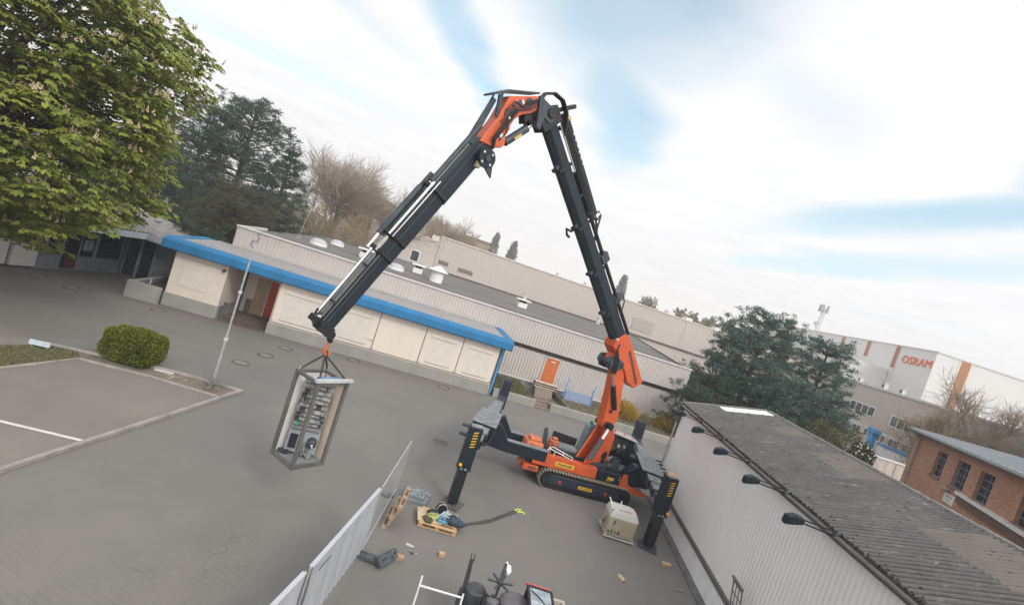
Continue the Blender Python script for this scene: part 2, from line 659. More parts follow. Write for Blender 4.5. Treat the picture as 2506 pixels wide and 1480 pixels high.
def grass(polys, count, h, name, label):
    V, F = [], []
    for poly in polys:
        xs, ys = [p[0] for p in poly], [p[1] for p in poly]
        k = 0
        while k < count // len(polys):
            x, y = random.uniform(min(xs), max(xs)), random.uniform(min(ys), max(ys))
            ins = False
            for i in range(len(poly)):
                xa, ya, xb, yb = poly[i][0], poly[i][1], poly[i - 1][0], poly[i - 1][1]
                if (ya > y) != (yb > y) and x < (xb - xa) * (y - ya) / (yb - ya) + xa:
                    ins = not ins
            if not ins:
                continue
            z = poly[0][2] if len(poly[0]) > 2 else 0.0
            a = random.uniform(0, 6.28)
            w = 0.02
            hh = h * random.uniform(0.5, 1.2)
            lx, ly = random.uniform(-.5, .5) * hh, random.uniform(-.5, .5) * hh
            b = len(V)
            V += [(x - w * math.cos(a), y - w * math.sin(a), z), (x + w * math.cos(a), y + w * math.sin(a), z), (x + lx, y + ly, z + hh)]
            F.append((b, b + 1, b + 2))
            k += 1
    mb = MB()
    mb.v, mb.f = V, F
    return tag(mb.build(name, M_GRASS), label, 'grass', None, 'stuff')


_g = [(-14.98, 15.4), (-14.7, 18.0), (-15.25, 18.55), (-16.3, 18.15), (-16.7, 17.0), (-17.2, 12), (-15.3, 12)]


grass([_g], 9000, 0.09, 'grass', 'sparse short grass on the verge beside the parking bay')

# manholes and drain grates
M_IRON = mat('cast_iron', (0.115, 0.108, 0.10), 0.7, metal=0.2, var=0.2, scale=12)
M_MHC = mat('manhole_concrete', (0.22, 0.205, 0.185), 0.85, var=0.15, scale=6)


def manhole(x, y, label, r=0.36):
    t = thing('manhole_cover', label, 'manhole cover', (x, y, 0), random.uniform(0, 3), 'manhole covers in the yard')
    MB().ring((0, 0, 0.004), (0, 0, 1), r, 0.06, 28, 4).build('frame', mat('manhole_ring', (0.125, 0.118, 0.11), 0.85, var=0.2, scale=12), t)
    mb = MB().cyl((0, 0, 0.003), (0, 0, 0.014), r - 0.07, n=24)
    mb.build('cover', M_MHC, t)


for x, y, l in ((-11.46, 23.27, 'nearest manhole cover on the yard beside the lamp post foot'), (-11.46, 25.57, 'middle one of three manhole covers in line with the white building door'),
                (-11.55, 28.02, 'manhole cover close to the porch of the white building'), (-18.66, 27.16, 'manhole cover in front of the low left planter wall'),
                (-2.44, 30.97, 'manhole cover at the plinth under the second white panel from the right'), (-8.24, 30.26, 'manhole cover by the plinth behind the hoisted cabinet'),
                (-24.57, 26.02, 'manhole cover nearest the shopfront pavilion'), (-22.68, 26.0, 'long dark repair patch cover on the driveway near the shopfront')):
    manhole(x, y, l)
t = thing('drain_grate', 'slotted iron drain grate in the yard left of the crane', 'drain grate', (-1.06, 21.68, 0), 0.2)
mb = MB()
for i in range(7):
    mb.box(-0.3 + i * 0.095, -0.26 + i * 0.095, -0.28, 0.28, 0.004, 0.018)
mb.build('bars', M_IRON, t)
MB().box(-0.36, 0.36, -0.33, -0.28, 0.003, 0.016).box(-0.36, 0.36, 0.28, 0.33, 0.003, 0.016).build('frame', M_MHC, t)

# ------------------------------------------------------------------ low white building with the blue fascia
M_WHITE = mat('cream_render', (0.70, 0.62, 0.54), 0.75, var=0.05, scale=0.9, col2=(0.64, 0.565, 0.49), bump=0.08, bscale=40)
M_PANEL = mat('cream_panel', (0.72, 0.645, 0.56), 0.55, var=0.05, scale=1.0, col2=(0.60, 0.53, 0.46), stretch=(2.5, 2.5, 0.35), thr=(0.5, 0.85))
M_PLINTH = mat('plinth_concrete', (0.33, 0.325, 0.295), 0.85, var=0.12, scale=1.2, col2=(0.26, 0.255, 0.235), bump=0.15)
M_BLUE = mat('blue_fascia', srgb(40, 112, 158), 0.65, var=0.12, scale=0.9, stretch=(1.5, 1.5, 0.4), spec=0.3)
M_ROOFGREY = mat('bitumen_grey', (0.285, 0.275, 0.275), 0.85, var=0.1, scale=0.7, bump=0.2, col2=(0.235, 0.225, 0.22))
M_RED = mat('red_door', srgb(176, 60, 28), 0.5, var=0.06)
M_DARK = mat('dark_gap', (0.035, 0.033, 0.032), 0.7)
M_SHUTTER = mat('roller_shutter', (0.68, 0.63, 0.57), 0.6, var=0.04, scale=2)
M_GLASS = glass_mat('window_glass', (0.045, 0.055, 0.06))

B0 = Fp(-13.5, 32.06, 0)
wb = thing('white_building', 'long low cream building with blue fascia, red door and grey plinth', 'building', B0, AZF, off=(-13.5, 32.06, 0))
w = MB()
w.box(-13.3, -10.36, 32.06, 36.9, 0.0, 3.62)
w.box(-10.36, -7.35, 35.9, 36.9, 0.0, 3.62)
w.box(-7.35, 7.1, 32.06, 36.9, 0.0, 3.62)
w.build('wall', M_WHITE, wb)
p = MB()
p.box(-7.39, 7.14, 32.0, 32.058, 0, 0.72)
p.box(-7.41, -7.352, 32.058, 36.0, 0, 0.72)
p.box(7.102, 7.16, 32.058, 36.9, 0, 0.72)
p.box(-10.358, -10.30, 32.0, 35.9, 0, 0.78)
p.box(-13.34, -10.36, 32.0, 32.058, 0, 0.78)
p.build('plinth', M_PLINTH, wb, bevel=0.01)
MB().box(-10.30, -7.41, 31.6, 35.9, 0, 0.06).build('porch_floor', mat('porch_floor', (0.17, 0.14, 0.12), 0.8), wb)
MB().box(-10.1, -7.7, 31.62, 32.9, 0.062, 0.075).build('door_mat', mat('door_mat', (0.13, 0.095, 0.08), 0.95, var=0.2, scale=20), wb)
# rounded fascia along the front and both ends
fs = MB()
prof = [(0, 3.36), (-0.48, 3.36), (-0.55, 3.42), (-0.50, 3.84), (-0.44, 3.92), (-0.22, 4.04), (0, 4.07)]
fs.ext([(-13.95, 32.0 + a, b) for a, b in prof], (21.65, 0, 0))
fo_ = fs.build('fascia', M_BLUE, wb, bevel=0.015)
for k in range(7):
    xk = -13.95 + 21.65 * (k + 0.5) / 7
    sub(fo_, MB().ext([(xk, 32.0 + a * 1.006, 3.7 + (b - 3.7) * 1.012) for a, b in prof], (0.035, 0, 0)), 'joint_cover', M_BLUE)
MB().box(7.12, 7.70, 32.005, 36.9, 3.36, 4.06).build('side_fascia', M_BLUE, wb, bevel=0.04)
MB().box(-13.95, -13.32, 32.005, 36.9, 3.40, 4.06).build('side_fascia', M_BLUE, wb, bevel=0.04)
MB().box(-13.3, 7.1, 32.005, 36.95, 3.63, 4.03).build('roof', M_ROOFGREY, wb)
MB().box(-13.0, 7.1, 36.5, 36.9, 4.031, 4.09).build('roof_flashing', mat('zinc_flash', (0.36, 0.36, 0.36), 0.5), wb)
pn = MB()
# white door leaves on the front, split by narrow gaps
edges = [-7.3, -4.02, -1.06, 1.98, 4.52, 7.06]
for i in range(5):
    q = MB()
    q.box(edges[i] + 0.03, edges[i + 1] - 0.03, 32.012, 32.056, 0.82, 3.30)
    po = q.build('wall_panel', M_PANEL, wb, bevel=0.006)
    a, b = edges[i] + 0.03, edges[i + 1] - 0.03
    if i != 2:
        x0, x1 = a + 0.42, b - 0.36
        sub(po, MB().box(x0, x1, 31.995, 32.011, 1.02, 2.72), 'shutter', M_SHUTTER)
        sub(po, MB().box(x0 - 0.02, x1 + 0.02, 31.93, 32.010, 2.73, 2.83), 'shutter_box', M_PANEL)
        sub(po, MB().box(x0, x1, 31.985, 31.994, 1.0, 1.05), 'bottom_bar', mat('zinc_bar', (0.4, 0.38, 0.36), 0.5))
    for hx in (a + 0.07, b - 0.07):
        sub(po, MB().cyl((hx, 32.011, 0.9), (hx, 31.99, 0.9), 0.025), 'bolt', M_DARK)
MB().box(-7.32, 7.1, 32.057, 32.0595, 0.76, 3.34).build('panel_gap', mat('gap_brown', (0.24, 0.19, 0.16), 0.8), wb)
lg = MB()
lg.ring((-1.66, 32.006, 1.40), (0, 1, 0), 0.08, 0.016, 16, 4)
lg.box(-1.52, -1.46, 32.0, 32.011, 1.32, 1.48).box(-1.46, -1.38, 32.0, 32.011, 1.44, 1.48).box(-1.46, -1.38, 32.0, 32.011, 1.32, 1.36)
lg.build('logo_mark', mat('logo_grey', (0.17, 0.155, 0.13), 0.6), wb)
MB().box(-1.34, -1.10, 32.006, 32.011, 1.32, 1.44).build('logo_text', mat('logo_light', (0.44, 0.42, 0.37), 0.6), wb)
# shuttered window at the left end
wl = MB().box(-12.7, -11.05, 32.03, 32.058, 1.35, 2.85).build('shuttered_window', M_SHUTTER, wb)
sub(wl, MB().box(-12.75, -11.0, 31.99, 32.029, 2.86, 2.96), 'shutter_box', M_PANEL)
# red entrance door in the recessed porch with side panel
dr = MB().box(-8.75, -7.75, 35.84, 35.898, 0.07, 2.6).build('door', M_RED, wb)
sub(dr, MB().box(-8.1, -7.82, 35.82, 35.838, 1.5, 2.45), 'door_window', M_GLASS)
sub(dr, MB().cyl((-8.65, 35.838, 1.1), (-8.65, 35.76, 1.1), 0.03), 'handle', mat('steel', (0.5, 0.5, 0.5), 0.3, metal=1))
MB().box(-9.6, -8.85, 35.85, 35.898, 0.07, 2.6).build('side_panel', mat('porch_wood', (0.42, 0.30, 0.19), 0.6, var=0.1), wb)
MB().box(-10.0, -9.65, 35.8, 35.898, 0.07, 1.0).build('meter_cabinet', mat('cabinet_grey', (0.2, 0.17, 0.15), 0.7), wb)
cmb = MB().box(-10.62, -10.46, 31.9, 32.058, 2.92, 3.04)
cmb.cyl((-10.54, 31.9, 2.98), (-10.54, 31.82, 2.95), 0.04)
cmb.build('camera', M_DARK, wb)
dp = MB().tube([(7.25, 32.1, 3.4), (7.25, 32.1, 0.05)], 0.05)
dp.build('downpipe', mat('downpipe_blue', srgb(110, 160, 200), 0.4), wb)
MB().box(7.17, 7.42, 32.3, 34.2, 0.1, 3.35).build('corner_board', M_BLUE, wb)
t = thing('porch_bollard', 'dark slim post beside the recessed porch of the white building', 'bollard', Fp(-10.05, 32.3, 0.0), AZF)
MB().box(-0.07, 0.07, -0.07, 0.07, 0, 1.05).build('post', mat('bollard_dark', (0.1, 0.1, 0.11), 0.6), t, bevel=0.01)
MB().box(-0.09, 0.09, -0.09, 0.09, 1.051, 1.08).build('cap', M_IRON, t)
# low wall running left from the white building, soil bed behind it
t = thing('planter_wall', 'low grey concrete planter wall at the left end of the white building', 'wall', Fp(-14.7, 31.6, 0), AZF, off=(-14.7, 31.6, 0))
MB().box(-15.1, -13.36, 31.55, 31.85, 0, 0.98).build('front_wall', M_PLINTH, t, bevel=0.015)
MB().box(-15.1, -14.8, 31.852, 36.5, 0, 0.96).build('side_wall', M_PLINTH, t, bevel=0.015)
MB().box(-14.79, -13.36, 31.852, 36.5, 0, 0.72).build('soil', mat('dark_soil', (0.05, 0.042, 0.036), 0.95, var=0.3, scale=5), t)
t = thing('marker_post', 'short white marker post in the soil bed by the white building', 'post', Fp(-14.4, 32.6, 0.72), AZF)
MB().cyl((0, 0, 0), (0, 0, 0.42), 0.045).build('post', mat('white_plastic', (0.6, 0.58, 0.55), 0.5), t)
MB().cyl((0, 0, 0.421), (0, 0, 0.46), 0.055).build('cap', M_PLINTH, t)

# ------------------------------------------------------------------ grey corrugated hall
M_CORR = mat('corrugated_grey', (0.53, 0.49, 0.46), 0.6, var=0.06, scale=0.5, col2=(0.47, 0.435, 0.41))
M_CORR2 = mat('corrugated_grey_far', (0.52, 0.465, 0.425), 0.65, var=0.07, scale=0.12, col2=(0.475, 0.425, 0.39))
M_CAP = mat('parapet_cap', (0.60, 0.58, 0.55), 0.5, var=0.06)
M_BAND = mat('brown_band', (0.095, 0.08, 0.073), 0.6, var=0.1)
M_FELT = mat('roof_felt', (0.150, 0.138, 0.13), 0.9, var=0.16, scale=0.25, col2=(0.105, 0.098, 0.094), bump=0.15, bscale=20)
H0 = Fp(-12.2, 37, 0)
hall = thing('hall', 'low grey corrugated factory hall with flat felt roof and orange door', 'building', H0, AZF, off=(-12.2, 37, 0))
MB().corr((-12.2, 37.0, 3.42), (1, 0, 0), (0, 0, 1), 36.5, 2.0, 0.25, 0.045, (0, -1, 0)).build('upper_cladding', M_CORR, hall)
MB().corr((7.2, 37.3, 0.7), (1, 0, 0), (0, 0, 1), 17.0, 2.35, 0.25, 0.045, (0, -1, 0)).build('lower_cladding', M_CORR, hall)
MB().box(7.2, 24.25, 37.31, 37.6, 3.0, 3.40).box(7.2, 24.25, 37.02, 37.30, 3.36, 3.41).build('band', M_BAND, hall)
MB().box(7.2, 24.25, 37.18, 37.30, 0.62, 0.70).build('sill', M_CAP, hall)
MB().box(7.2, 24.25, 37.31, 37.9, 0, 0.695).build('plinth', mat('hall_plinth', (0.34, 0.34, 0.35), 0.8, var=0.1), hall)
MB().box(-12.25, 24.35, 36.88, 37.12, 5.425, 5.53).build('parapet_cap', M_CAP, hall, bevel=0.015)
MB().box(-12.3, -12.18, 37.13, 43.7, 5.3, 5.5).build('side_cap', M_CAP, hall)
# roof: left edge square to the front, right edge slants back with the plot line
rf = MB()
rf.ext([(-12.2, 37.13, 4.95), (24.3, 37.13, 4.95), (38.6, 80.0, 4.95), (-12.2, 80.0, 4.95)], (0, 0, 0.35))
rf.build('roof', M_FELT, hall)
ew = MB()
ew.ext([(24.3, 37.13, 0), (38.6, 80.0, 0), (38.3, 80.0, 0), (24.0, 37.13, 0)], (0, 0, 4.94))
ew.box(-12.19, -12.0, 37.13, 80, 0, 4.94)
ew.build('end_wall', M_CORR, hall)
sm = MB()
for q in (43.0, 50.5, 58, 65.5):
    sm.box(-12.1, 24.3 + (q - 37) * 0.32, q, q + 0.12, 5.301, 5.325)
sm.build('roof_seam', mat('felt_seam', (0.13, 0.125, 0.12), 0.9), hall)
rk = MB()
rk.ext([(24.3, 37.13, 5.302), (38.6, 80.0, 5.302), (38.35, 80.0, 5.302), (24.05, 37.13, 5.302)], (0, 0, 0.12))
rk.build('edge_kerb', mat('edge_dark', (0.12, 0.11, 0.10), 0.8), hall)
M_ODOOR = mat('orange_door', srgb(196, 106, 66), 0.5, var=0.06)
od = MB().box(12.0, 13.12, 37.19, 37.245, 0.88, 2.92).build('door', M_ODOOR, hall)
sub(od, MB().box(12.42, 12.78, 37.17, 37.188, 2.62, 2.74), 'door_sign', mat('cream_sign', (0.75, 0.65, 0.48), 0.5))
sub(od, MB().cyl((12.12, 37.19, 1.9), (12.12, 37.12, 1.9), 0.03), 'handle', MATS['steel'])
fr_ = MB()
fr_.box(11.9, 11.995, 37.18, 37.25, 0.88, 3.0).box(13.125, 13.24, 37.18, 37.25, 0.88, 3.0).box(11.9, 13.24, 37.18, 37.25, 2.925, 3.0)
fr_.build('door_frame', mat('door_frame_cream', (0.62, 0.57, 0.5), 0.6), hall)


def roof_vent(s, t_, kind, label):
    o = thing('roof_vent', label, 'roof vent', Fp(s, t_, 5.3), AZF, 'white vents on the hall roof')
    mw = mat('vent_white', (0.78, 0.77, 0.74), 0.5, var=0.05)
    if kind == 'cap':
        MB().box(-0.5, 0.5, -0.5, 0.5, 0, 0.55).build('base', mw, o, bevel=0.03)
        MB().box(-0.35, 0.35, -0.35, 0.35, 0.551, 0.8).build('louvre', M_DARK, o)
        MB().beam((0, 0, 0.80), (0, 0, 0.92), 1.5, 1.5, (0, 1, 0)).build('cap', mw, o, bevel=0.02)
    elif kind == 'cone':
        MB().cyl((0, 0, 0), (0, 0, 1.1), 0.62, n=16).build('base', mw, o, smooth=True)
        MB().cyl((0, 0, 1.101), (0, 0, 1.6), 1.0, 0.06, 16).build('cap', mw, o, smooth=True)
    else:
        MB().cyl((0, 0, 0), (0, 0, 0.25), 0.75, n=18).build('base', mw, o, smooth=True)
        MB().ball((0, 0, 0.252), 0.75, 0.75, 0.35, 16, 8).build('dome', mat('dome_grey', (0.42, 0.43, 0.44), 0.4), o, smooth=True)


roof_vent(12.05, 51.8, 'cap', 'white capped roof vent standing alone right of the crane load on the hall roof')
roof_vent(2.26, 47.8, 'cone', 'white round roof vent with pointed cap in the middle of the hall roof')
roof_vent(0.38, 53.3, 'cap', 'white capped roof vent in front of the small window')
roof_vent(-4.82, 49.5, 'cap', 'white capped roof vent partly behind the crane jib')
roof_vent(-8.78, 57.4, 'dome', 'flat white roof dome near the bare trees')
roof_vent(-8.64, 46.5, 'dome', 'greyish roof dome nearest the dark conifers')
roof_vent(-1.6, 47.2, 'dome', 'low pale roof hatch behind the parapet beside the jib')
t = thing('roof_pole', 'thin grey lightning rod on the hall roof before the conifers', 'pole', Fp(-10.6, 47.5, 5.3), AZF)
MB().cyl((0, 0, 0), (0.25, 0, 3.0), 0.03, 0.015, 6).build('rod', mat('rod_grey', (0.35, 0.35, 0.33), 0.5), t)
MB().box(-0.2, 0.2, -0.2, 0.2, 0, 0.12).build('foot', M_PLINTH, t)
for s_, t_, l in ((18.0, 77, 'small grey pipe stub at the foot of the rear wall'), (31, 76.5, 'pale box vent at the foot of the rear wall')):
    o = thing('roof_stub', l, 'vent pipe', Fp(s_, t_, 5.3), AZF)
    MB().cyl((0, 0, 0), (0, 0, 1.0), 0.3, n=10).build('pipe', M_CAP, o)
    MB().cyl((0, 0, 1.0), (0, 0, 1.15), 0.42, n=10).build('hood', M_CAP, o)

# steps, landing, railing in front of the orange door
M_STEP = mat('brown_step', (0.22, 0.175, 0.145), 0.85, var=0.12, scale=4)
t = thing('entrance_steps', 'brown landing and steps below the orange hall door', 'steps', Fp(12.3, 33.5, 0), AZF, off=(12.3, 33.5, 0))
st = MB()
for i in range(4):
    st.box(10.62, 11.68, 32.06 + 0.3 * i, 32.06 + 0.3 * (i + 1), 0, 0.155 * (i + 1))
st.build('stair', M_STEP, t, bevel=0.01)
MB().ext([(10.7, 33.262, 0), (12.0, 33.262, 0), (13.3, 37.1, 0), (11.75, 37.1, 0)], (0, 0, 0.66)).build('landing', M_STEP, t)
t = thing('wooden_beam_stack', 'layered pale and dark planks stacked on the landing below the orange door', 'plank stack', Fp(12.35, 36.5, 0.66), AZF)
for i, (zz, mm) in enumerate(((0.0, 'a'), (0.07, 'b'), (0.16, 'a'), (0.24, 'b'), (0.33, 'a'))):
    m_ = mat('plank_pale', (0.62, 0.52, 0.4), 0.7, var=0.15, scale=6) if mm == 'a' else mat('plank_dark', (0.05, 0.04, 0.03), 0.8)
    for k in range(2):
        MB().box(-0.95 + k * 0.93, -0.06 + k * 0.93 + 0.02 * i, -0.28, 0.28, zz, zz + (0.06 if mm == 'a' else 0.08)).build('plank', m_, t)
M_BLUERAIL = mat('blue_steel', srgb(104, 146, 190), 0.5, var=0.08)
t = thing('blue_ramp', 'light blue steel ramp with railings beside the orange door', 'ramp', Fp(14.5, 36, 0), AZF, off=(14.5, 36, 0))
MB().box(13.75, 16.0, 35.4, 35.46, 0.22, 1.22).build('side_sheet', mat('blue_sheet', srgb(140, 158, 186), 0.5, var=0.06), t, bevel=0.01)
MB().box(13.6, 16.1, 35.3, 35.39, 0.12, 0.3).build('bottom_rail', M_BLUERAIL, t)
MB().box(13.75, 16.0, 35.47, 36.6, 0.4, 0.5).build('deck', M_BLUERAIL, t)
for x in (13.72, 16.02):
    rl = MB()
    rl.tube([(x, 35.35, 0.1), (x - 0.1, 35.35, 1.3), (x + 0.15, 35.8, 2.05), (x + 0.35, 36.5, 1.3), (x + 0.3, 36.6, 0.3)], 0.035)
    rl.tube([(x, 35.5, 0.9), (x + 0.3, 36.4, 0.9)], 0.03)
    rl.tube([(x + 0.05, 35.7, 0.2), (x + 0.1, 35.8, 2.0)], 0.025)
    rl.tube([(x + 0.1, 36.1, 0.2), (x + 0.2, 36.2, 1.6)], 0.025)
    rl.build('railing', M_BLUERAIL, t, smooth=True)
# kerb wall with grass bed in front of the hall
t = thing('bed_wall', 'low pale concrete wall of the planting bed before the hall', 'wall', Fp(15, 32.2, 0), AZF, off=(15, 32.2, 0))
MB().box(7.5, 10.58, 32.06, 32.34, 0, 0.55).build('left_wall', M_PLINTH, t, bevel=0.015)
MB().box(11.72, 22.2, 32.06, 32.34, 0, 0.56).build('right_wall', M_PLINTH, t, bevel=0.015)
structure(MB().ext([Fp(7.5, 32.35, 0), Fp(10.6, 32.35, 0), Fp(10.6, 37.3, 0), Fp(7.5, 37.3, 0)], (0, 0, 0.42)).ext([Fp(13.4, 32.35, 0), Fp(23.5, 32.35, 0), Fp(24.5, 37.3, 0), Fp(13.4, 37.3, 0)], (0, 0, 0.42))
          .ext([Fp(11.72, 32.35, 0), Fp(13.39, 32.35, 0), Fp(13.39, 33.2, 0), Fp(11.72, 33.2, 0)], (0, 0, 0.42)).build('planting_bed', M_VERGE), 'soil bed between low wall and hall', 'planting bed')


def bedpoly(s0, s1, t0, t1, z):
    return [(*Fp(a, b).to_2d(), z) for a, b in ((s0, t0), (s1, t0), (s1, t1), (s0, t1))]


grass([bedpoly(7.6, 10.5, 32.4, 37.2, 0.42), bedpoly(13.5, 23.6, 32.4, 37.2, 0.42)], 9000, 0.16, 'grass', 'green grass in the planting bed before the hall')

# ------------------------------------------------------------------ rear hall (tall, behind the flat roof)
M_WFRAME = mat('white_window_frame', (0.75, 0.74, 0.72), 0.5, var=0.03)
R0 = Fp(2.6, 80, 0)
rh = thing('rear_hall', 'tall beige corrugated hall with stepped left block behind the flat roof', 'building', R0, AZF, off=(2.6, 80, 0))
MB().corr((2.6, 80.0, 0), (1, 0, 0), (0, 0, 1), 72, 10.7, 0.32, 0.05, (0, -1, 0)).build('cladding', M_CORR2, rh)
MB().box(2.62, 74.6, 80.06, 110, 0, 10.6).build('wall', M_CORR2, rh)
MB().box(2.5, 74.7, 79.85, 80.3, 10.68, 10.86).build('parapet_cap', mat('cap_cream', (0.68, 0.62, 0.55), 0.6), rh)
MB().box(-8.3, 2.55, 79.7, 92, 0, 9.7).build('annex_wall', mat('annex_render', (0.53, 0.48, 0.44), 0.75, var=0.06, scale=0.3), rh)
MB().box(-8.4, 2.55, 79.6, 92, 9.71, 9.9).build('annex_cap', MATS['cap_cream'], rh)
MB().box(-8.31, 2.55, 79.64, 79.698, 7.7, 7.82).build('annex_ledge', M_CORR, rh)
MB().box(1.2, 2.4, 82, 83.4, 9.9, 10.7).build('roof_box', M_CAP, rh)


def window(par, x0, x1, y, z0, z1, n, name='window', fr=0.09):
    f = MB()
    f.box(x0 - fr, x1 + fr, y - 0.05, y + 0.05, z0 - fr, z0).box(x0 - fr, x1 + fr, y - 0.05, y + 0.05, z1, z1 + fr)
    f.box(x0 - fr, x0, y - 0.05, y + 0.05, z0, z1).box(x1, x1 + fr, y - 0.05, y + 0.05, z0, z1)
    for i in range(1, n):
        xx = x0 + (x1 - x0) * i / n
        f.box(xx - fr / 2, xx + fr / 2, y - 0.045, y + 0.045, z0, z1)
    o = f.build(name, M_WFRAME, par)
    sub(o, MB().box(x0, x1, y - 0.01, y + 0.02, z0, z1), 'pane', M_GLASS)
    return o


window(rh, -1.15, 0.05, 79.64, 5.7, 7.25, 1, fr=0.15)
window(rh, 53.9, 56.9, 79.9, 5.2, 6.9, 3)
window(rh, 56.0, 60.5, 79.9, 1.2, 2.9, 4)
window(rh, 62.0, 66.5, 79.9, 1.2, 2.9, 4)
for x0, x1, zz in ((3.3, 4.9, 6.5), (6.6, 9.1, 6.3)):
    MB().box(x0, x1, 79.90, 79.948, zz, zz + 0.6).build('vent_grille', mat('vent_brown', (0.19, 0.155, 0.135), 0.7), rh)
MB().box(38.5, 42.5, 79.88, 79.948, 6.3, 8.4).build('wall_louvre', mat('louvre_beige', (0.40, 0.36, 0.33), 0.7, stretch=(40, 1, 1)), rh)
MB().box(48.5, 48.75, 79.88, 79.948, 0, 10.6).build('joint_strip', M_CORR, rh)
MB().box(2.62, 60, 79.7, 79.948, 5.3, 5.55).build('base_flashing', M_BAND, rh)
for sx, sw in ((24, 0.5), (29.5, 1.2), (33, 0.8), (46.5, 1.6), (50.5, 1.4), (57, 1.2)):
    MB().box(sx, sx + sw, 84, 85.4, 10.6, 11.5).build('roof_unit', M_CAP, rh)

# ------------------------------------------------------------------ tower block with orange letters, and the low office block
M_OSL = mat('tower_panel', (0.66, 0.655, 0.64), 0.6, var=0.04, scale=0.1, col2=(0.62, 0.615, 0.60))
M_OSO = mat('orange_panel', srgb(166, 112, 78), 0.6, var=0.06)
ob_ = thing('tower_building', 'tall pale windowless tower block with orange stripes and orange lettering', 'building', (76.55, 90, 0), 0, off=(0, 0, 0))
OFF.pop(ob_.name)
MB().box(0, 60, 0, 70, 0, 19.7).build('wall', M_OSL, ob_)
MB().box(-0.12, 60.1, -0.12, 70.1, 19.71, 19.95).build('roof_cap', M_CAP, ob_)
for yy, zb in ((8.5, 15.2), (16.7, 16.3), (25.1, 16.5)):
    MB().box(-0.10, -0.002, yy, yy + 1.0, zb, 19.7).build('stripe', M_OSO, ob_)
    MB().box(-0.06, -0.002, yy - 0.25, yy - 0.002, 12 if yy < 9 else zb, 19.7).build('panel_joint', M_CAP, ob_)
MB().box(4.7, 6.4, -0.1, -0.002, 0, 19.7).build('stripe', M_OSO, ob_)
MB().box(4.3, 4.69, -0.06, -0.002, 0, 19.7).box(6.41, 6.8, -0.06, -0.002, 0, 19.7).build('panel_joint', mat('cream_joint', (0.70, 0.62, 0.5), 0.6), ob_)
text_mb('OSRAM', 2.15, (-0.1, 3.7, 17.25), (0, -1, 0), (0, 0, 1), 0.14).build('sign_letters', mat('sign_orange', srgb(222, 122, 74), 0.6), ob_)
# roof-level annex in front of the left face
an = MB().box(-9, -0.13, 9.5, 42, 0, 14.6)
an.build('annex', mat('annex_grey', (0.60, 0.59, 0.58), 0.7, var=0.04), ob_)
MB().box(-9.05, -9.002, 12, 30, 12.6, 12.75).build('annex_trim', M_CAP, ob_)

lb = thing('office_block', 'beige flat-roofed office block below the tower with ribbon windows', 'building', (45.5, 50, 0), 0, off=(45.5, 50, 0))
M_BEIGE = mat('beige_render', (0.50, 0.445, 0.40), 0.75, var=0.07, scale=0.25, col2=(0.44, 0.39, 0.355))
MB().box(45.5, 62, 36, 86, 0, 9.3).build('wall', M_BEIGE, lb)
MB().box(45.38, 62, 35.9, 86, 9.31, 9.55).build('roof_cap', M_CAP, lb)
MB().box(45.47, 45.498, 36, 86, 4.55, 4.7).build('ledge', M_CAP, lb)


def window_x(par, y0, y1, x, z0, z1, n, fr=0.1):
    f = MB()
    f.box(x - 0.06, x + 0.05, y0 - fr, y1 + fr, z0 - fr, z0).box(x - 0.06, x + 0.05, y0 - fr, y1 + fr, z1, z1 + fr)
    for i in range(n + 1):
        yy = y0 + (y1 - y0) * i / n
        f.box(x - 0.05, x + 0.05, yy - fr / 2, yy + fr / 2, z0, z1)
    o = f.build('window', M_WFRAME, par)
    sub(o, MB().box(x - 0.02, x + 0.02, y0, y1, z0, z1), 'pane', mat('office_glass', (0.10, 0.11, 0.115), 0.12, var=0.4, scale=0.9))


window_x(lb, 58.9, 63.2, 45.48, 5.95, 7.0, 4)
window_x(lb, 52.2, 56.2, 45.48, 5.75, 6.85, 4)
window_x(lb, 46.5, 50.5, 45.48, 5.75, 6.85, 4)
window_x(lb, 64.9, 69.2, 45.48, 5.95, 7.0, 4)
for k in range(9):
    window_x(lb, 48.0 + k * 2.0, 49.5 + k * 2.0, 45.48, 3.55, 4.35, 2, 0.08)
t = thing('roof_railing', 'thin white safety railing along the office block roof edge', 'railing', (45.9, 60, 9.55), 0, off=(0, 0, 0))
OFF.pop(t.name)
for k in range(18):
    MB().cyl((0, -22 + k * 2.6, 0), (0, -22 + k * 2.6, 1.1), 0.03, n=6).build('post', M_CAP, t)
MB().cyl((0, -22, 1.1), (0, 22.2, 1.1), 0.03, n=6).cyl((0, -22, 0.6), (0, 22.2, 0.6), 0.025, n=6).build('rail', M_CAP, t)
for y_, h_, l in ((63.5, 1.5, 'white roof vent at the left of the office block roof'), (59.0, 1.8, 'grey round exhaust in the middle of the office block roof'), (56, 1.5, 'boxy louvred unit near the right end of the office block roof')):
    o = thing('roof_unit', l, 'roof unit', (49.5, y_ + 5, 9.55), 0)
    h_ *= 0.5
    MB().box(-0.25, 0.25, -0.25, 0.25, 0, h_).build('housing', M_CORR, o, bevel=0.04)
    MB().box(-0.27, -0.252, -0.15, 0.15, h_ * 0.3, h_ * 0.8).build('louvre', M_DARK, o)
    MB().box(-0.32, 0.32, -0.32, 0.32, h_ + 0.001, h_ + 0.08).build('cap', M_CORR, o)
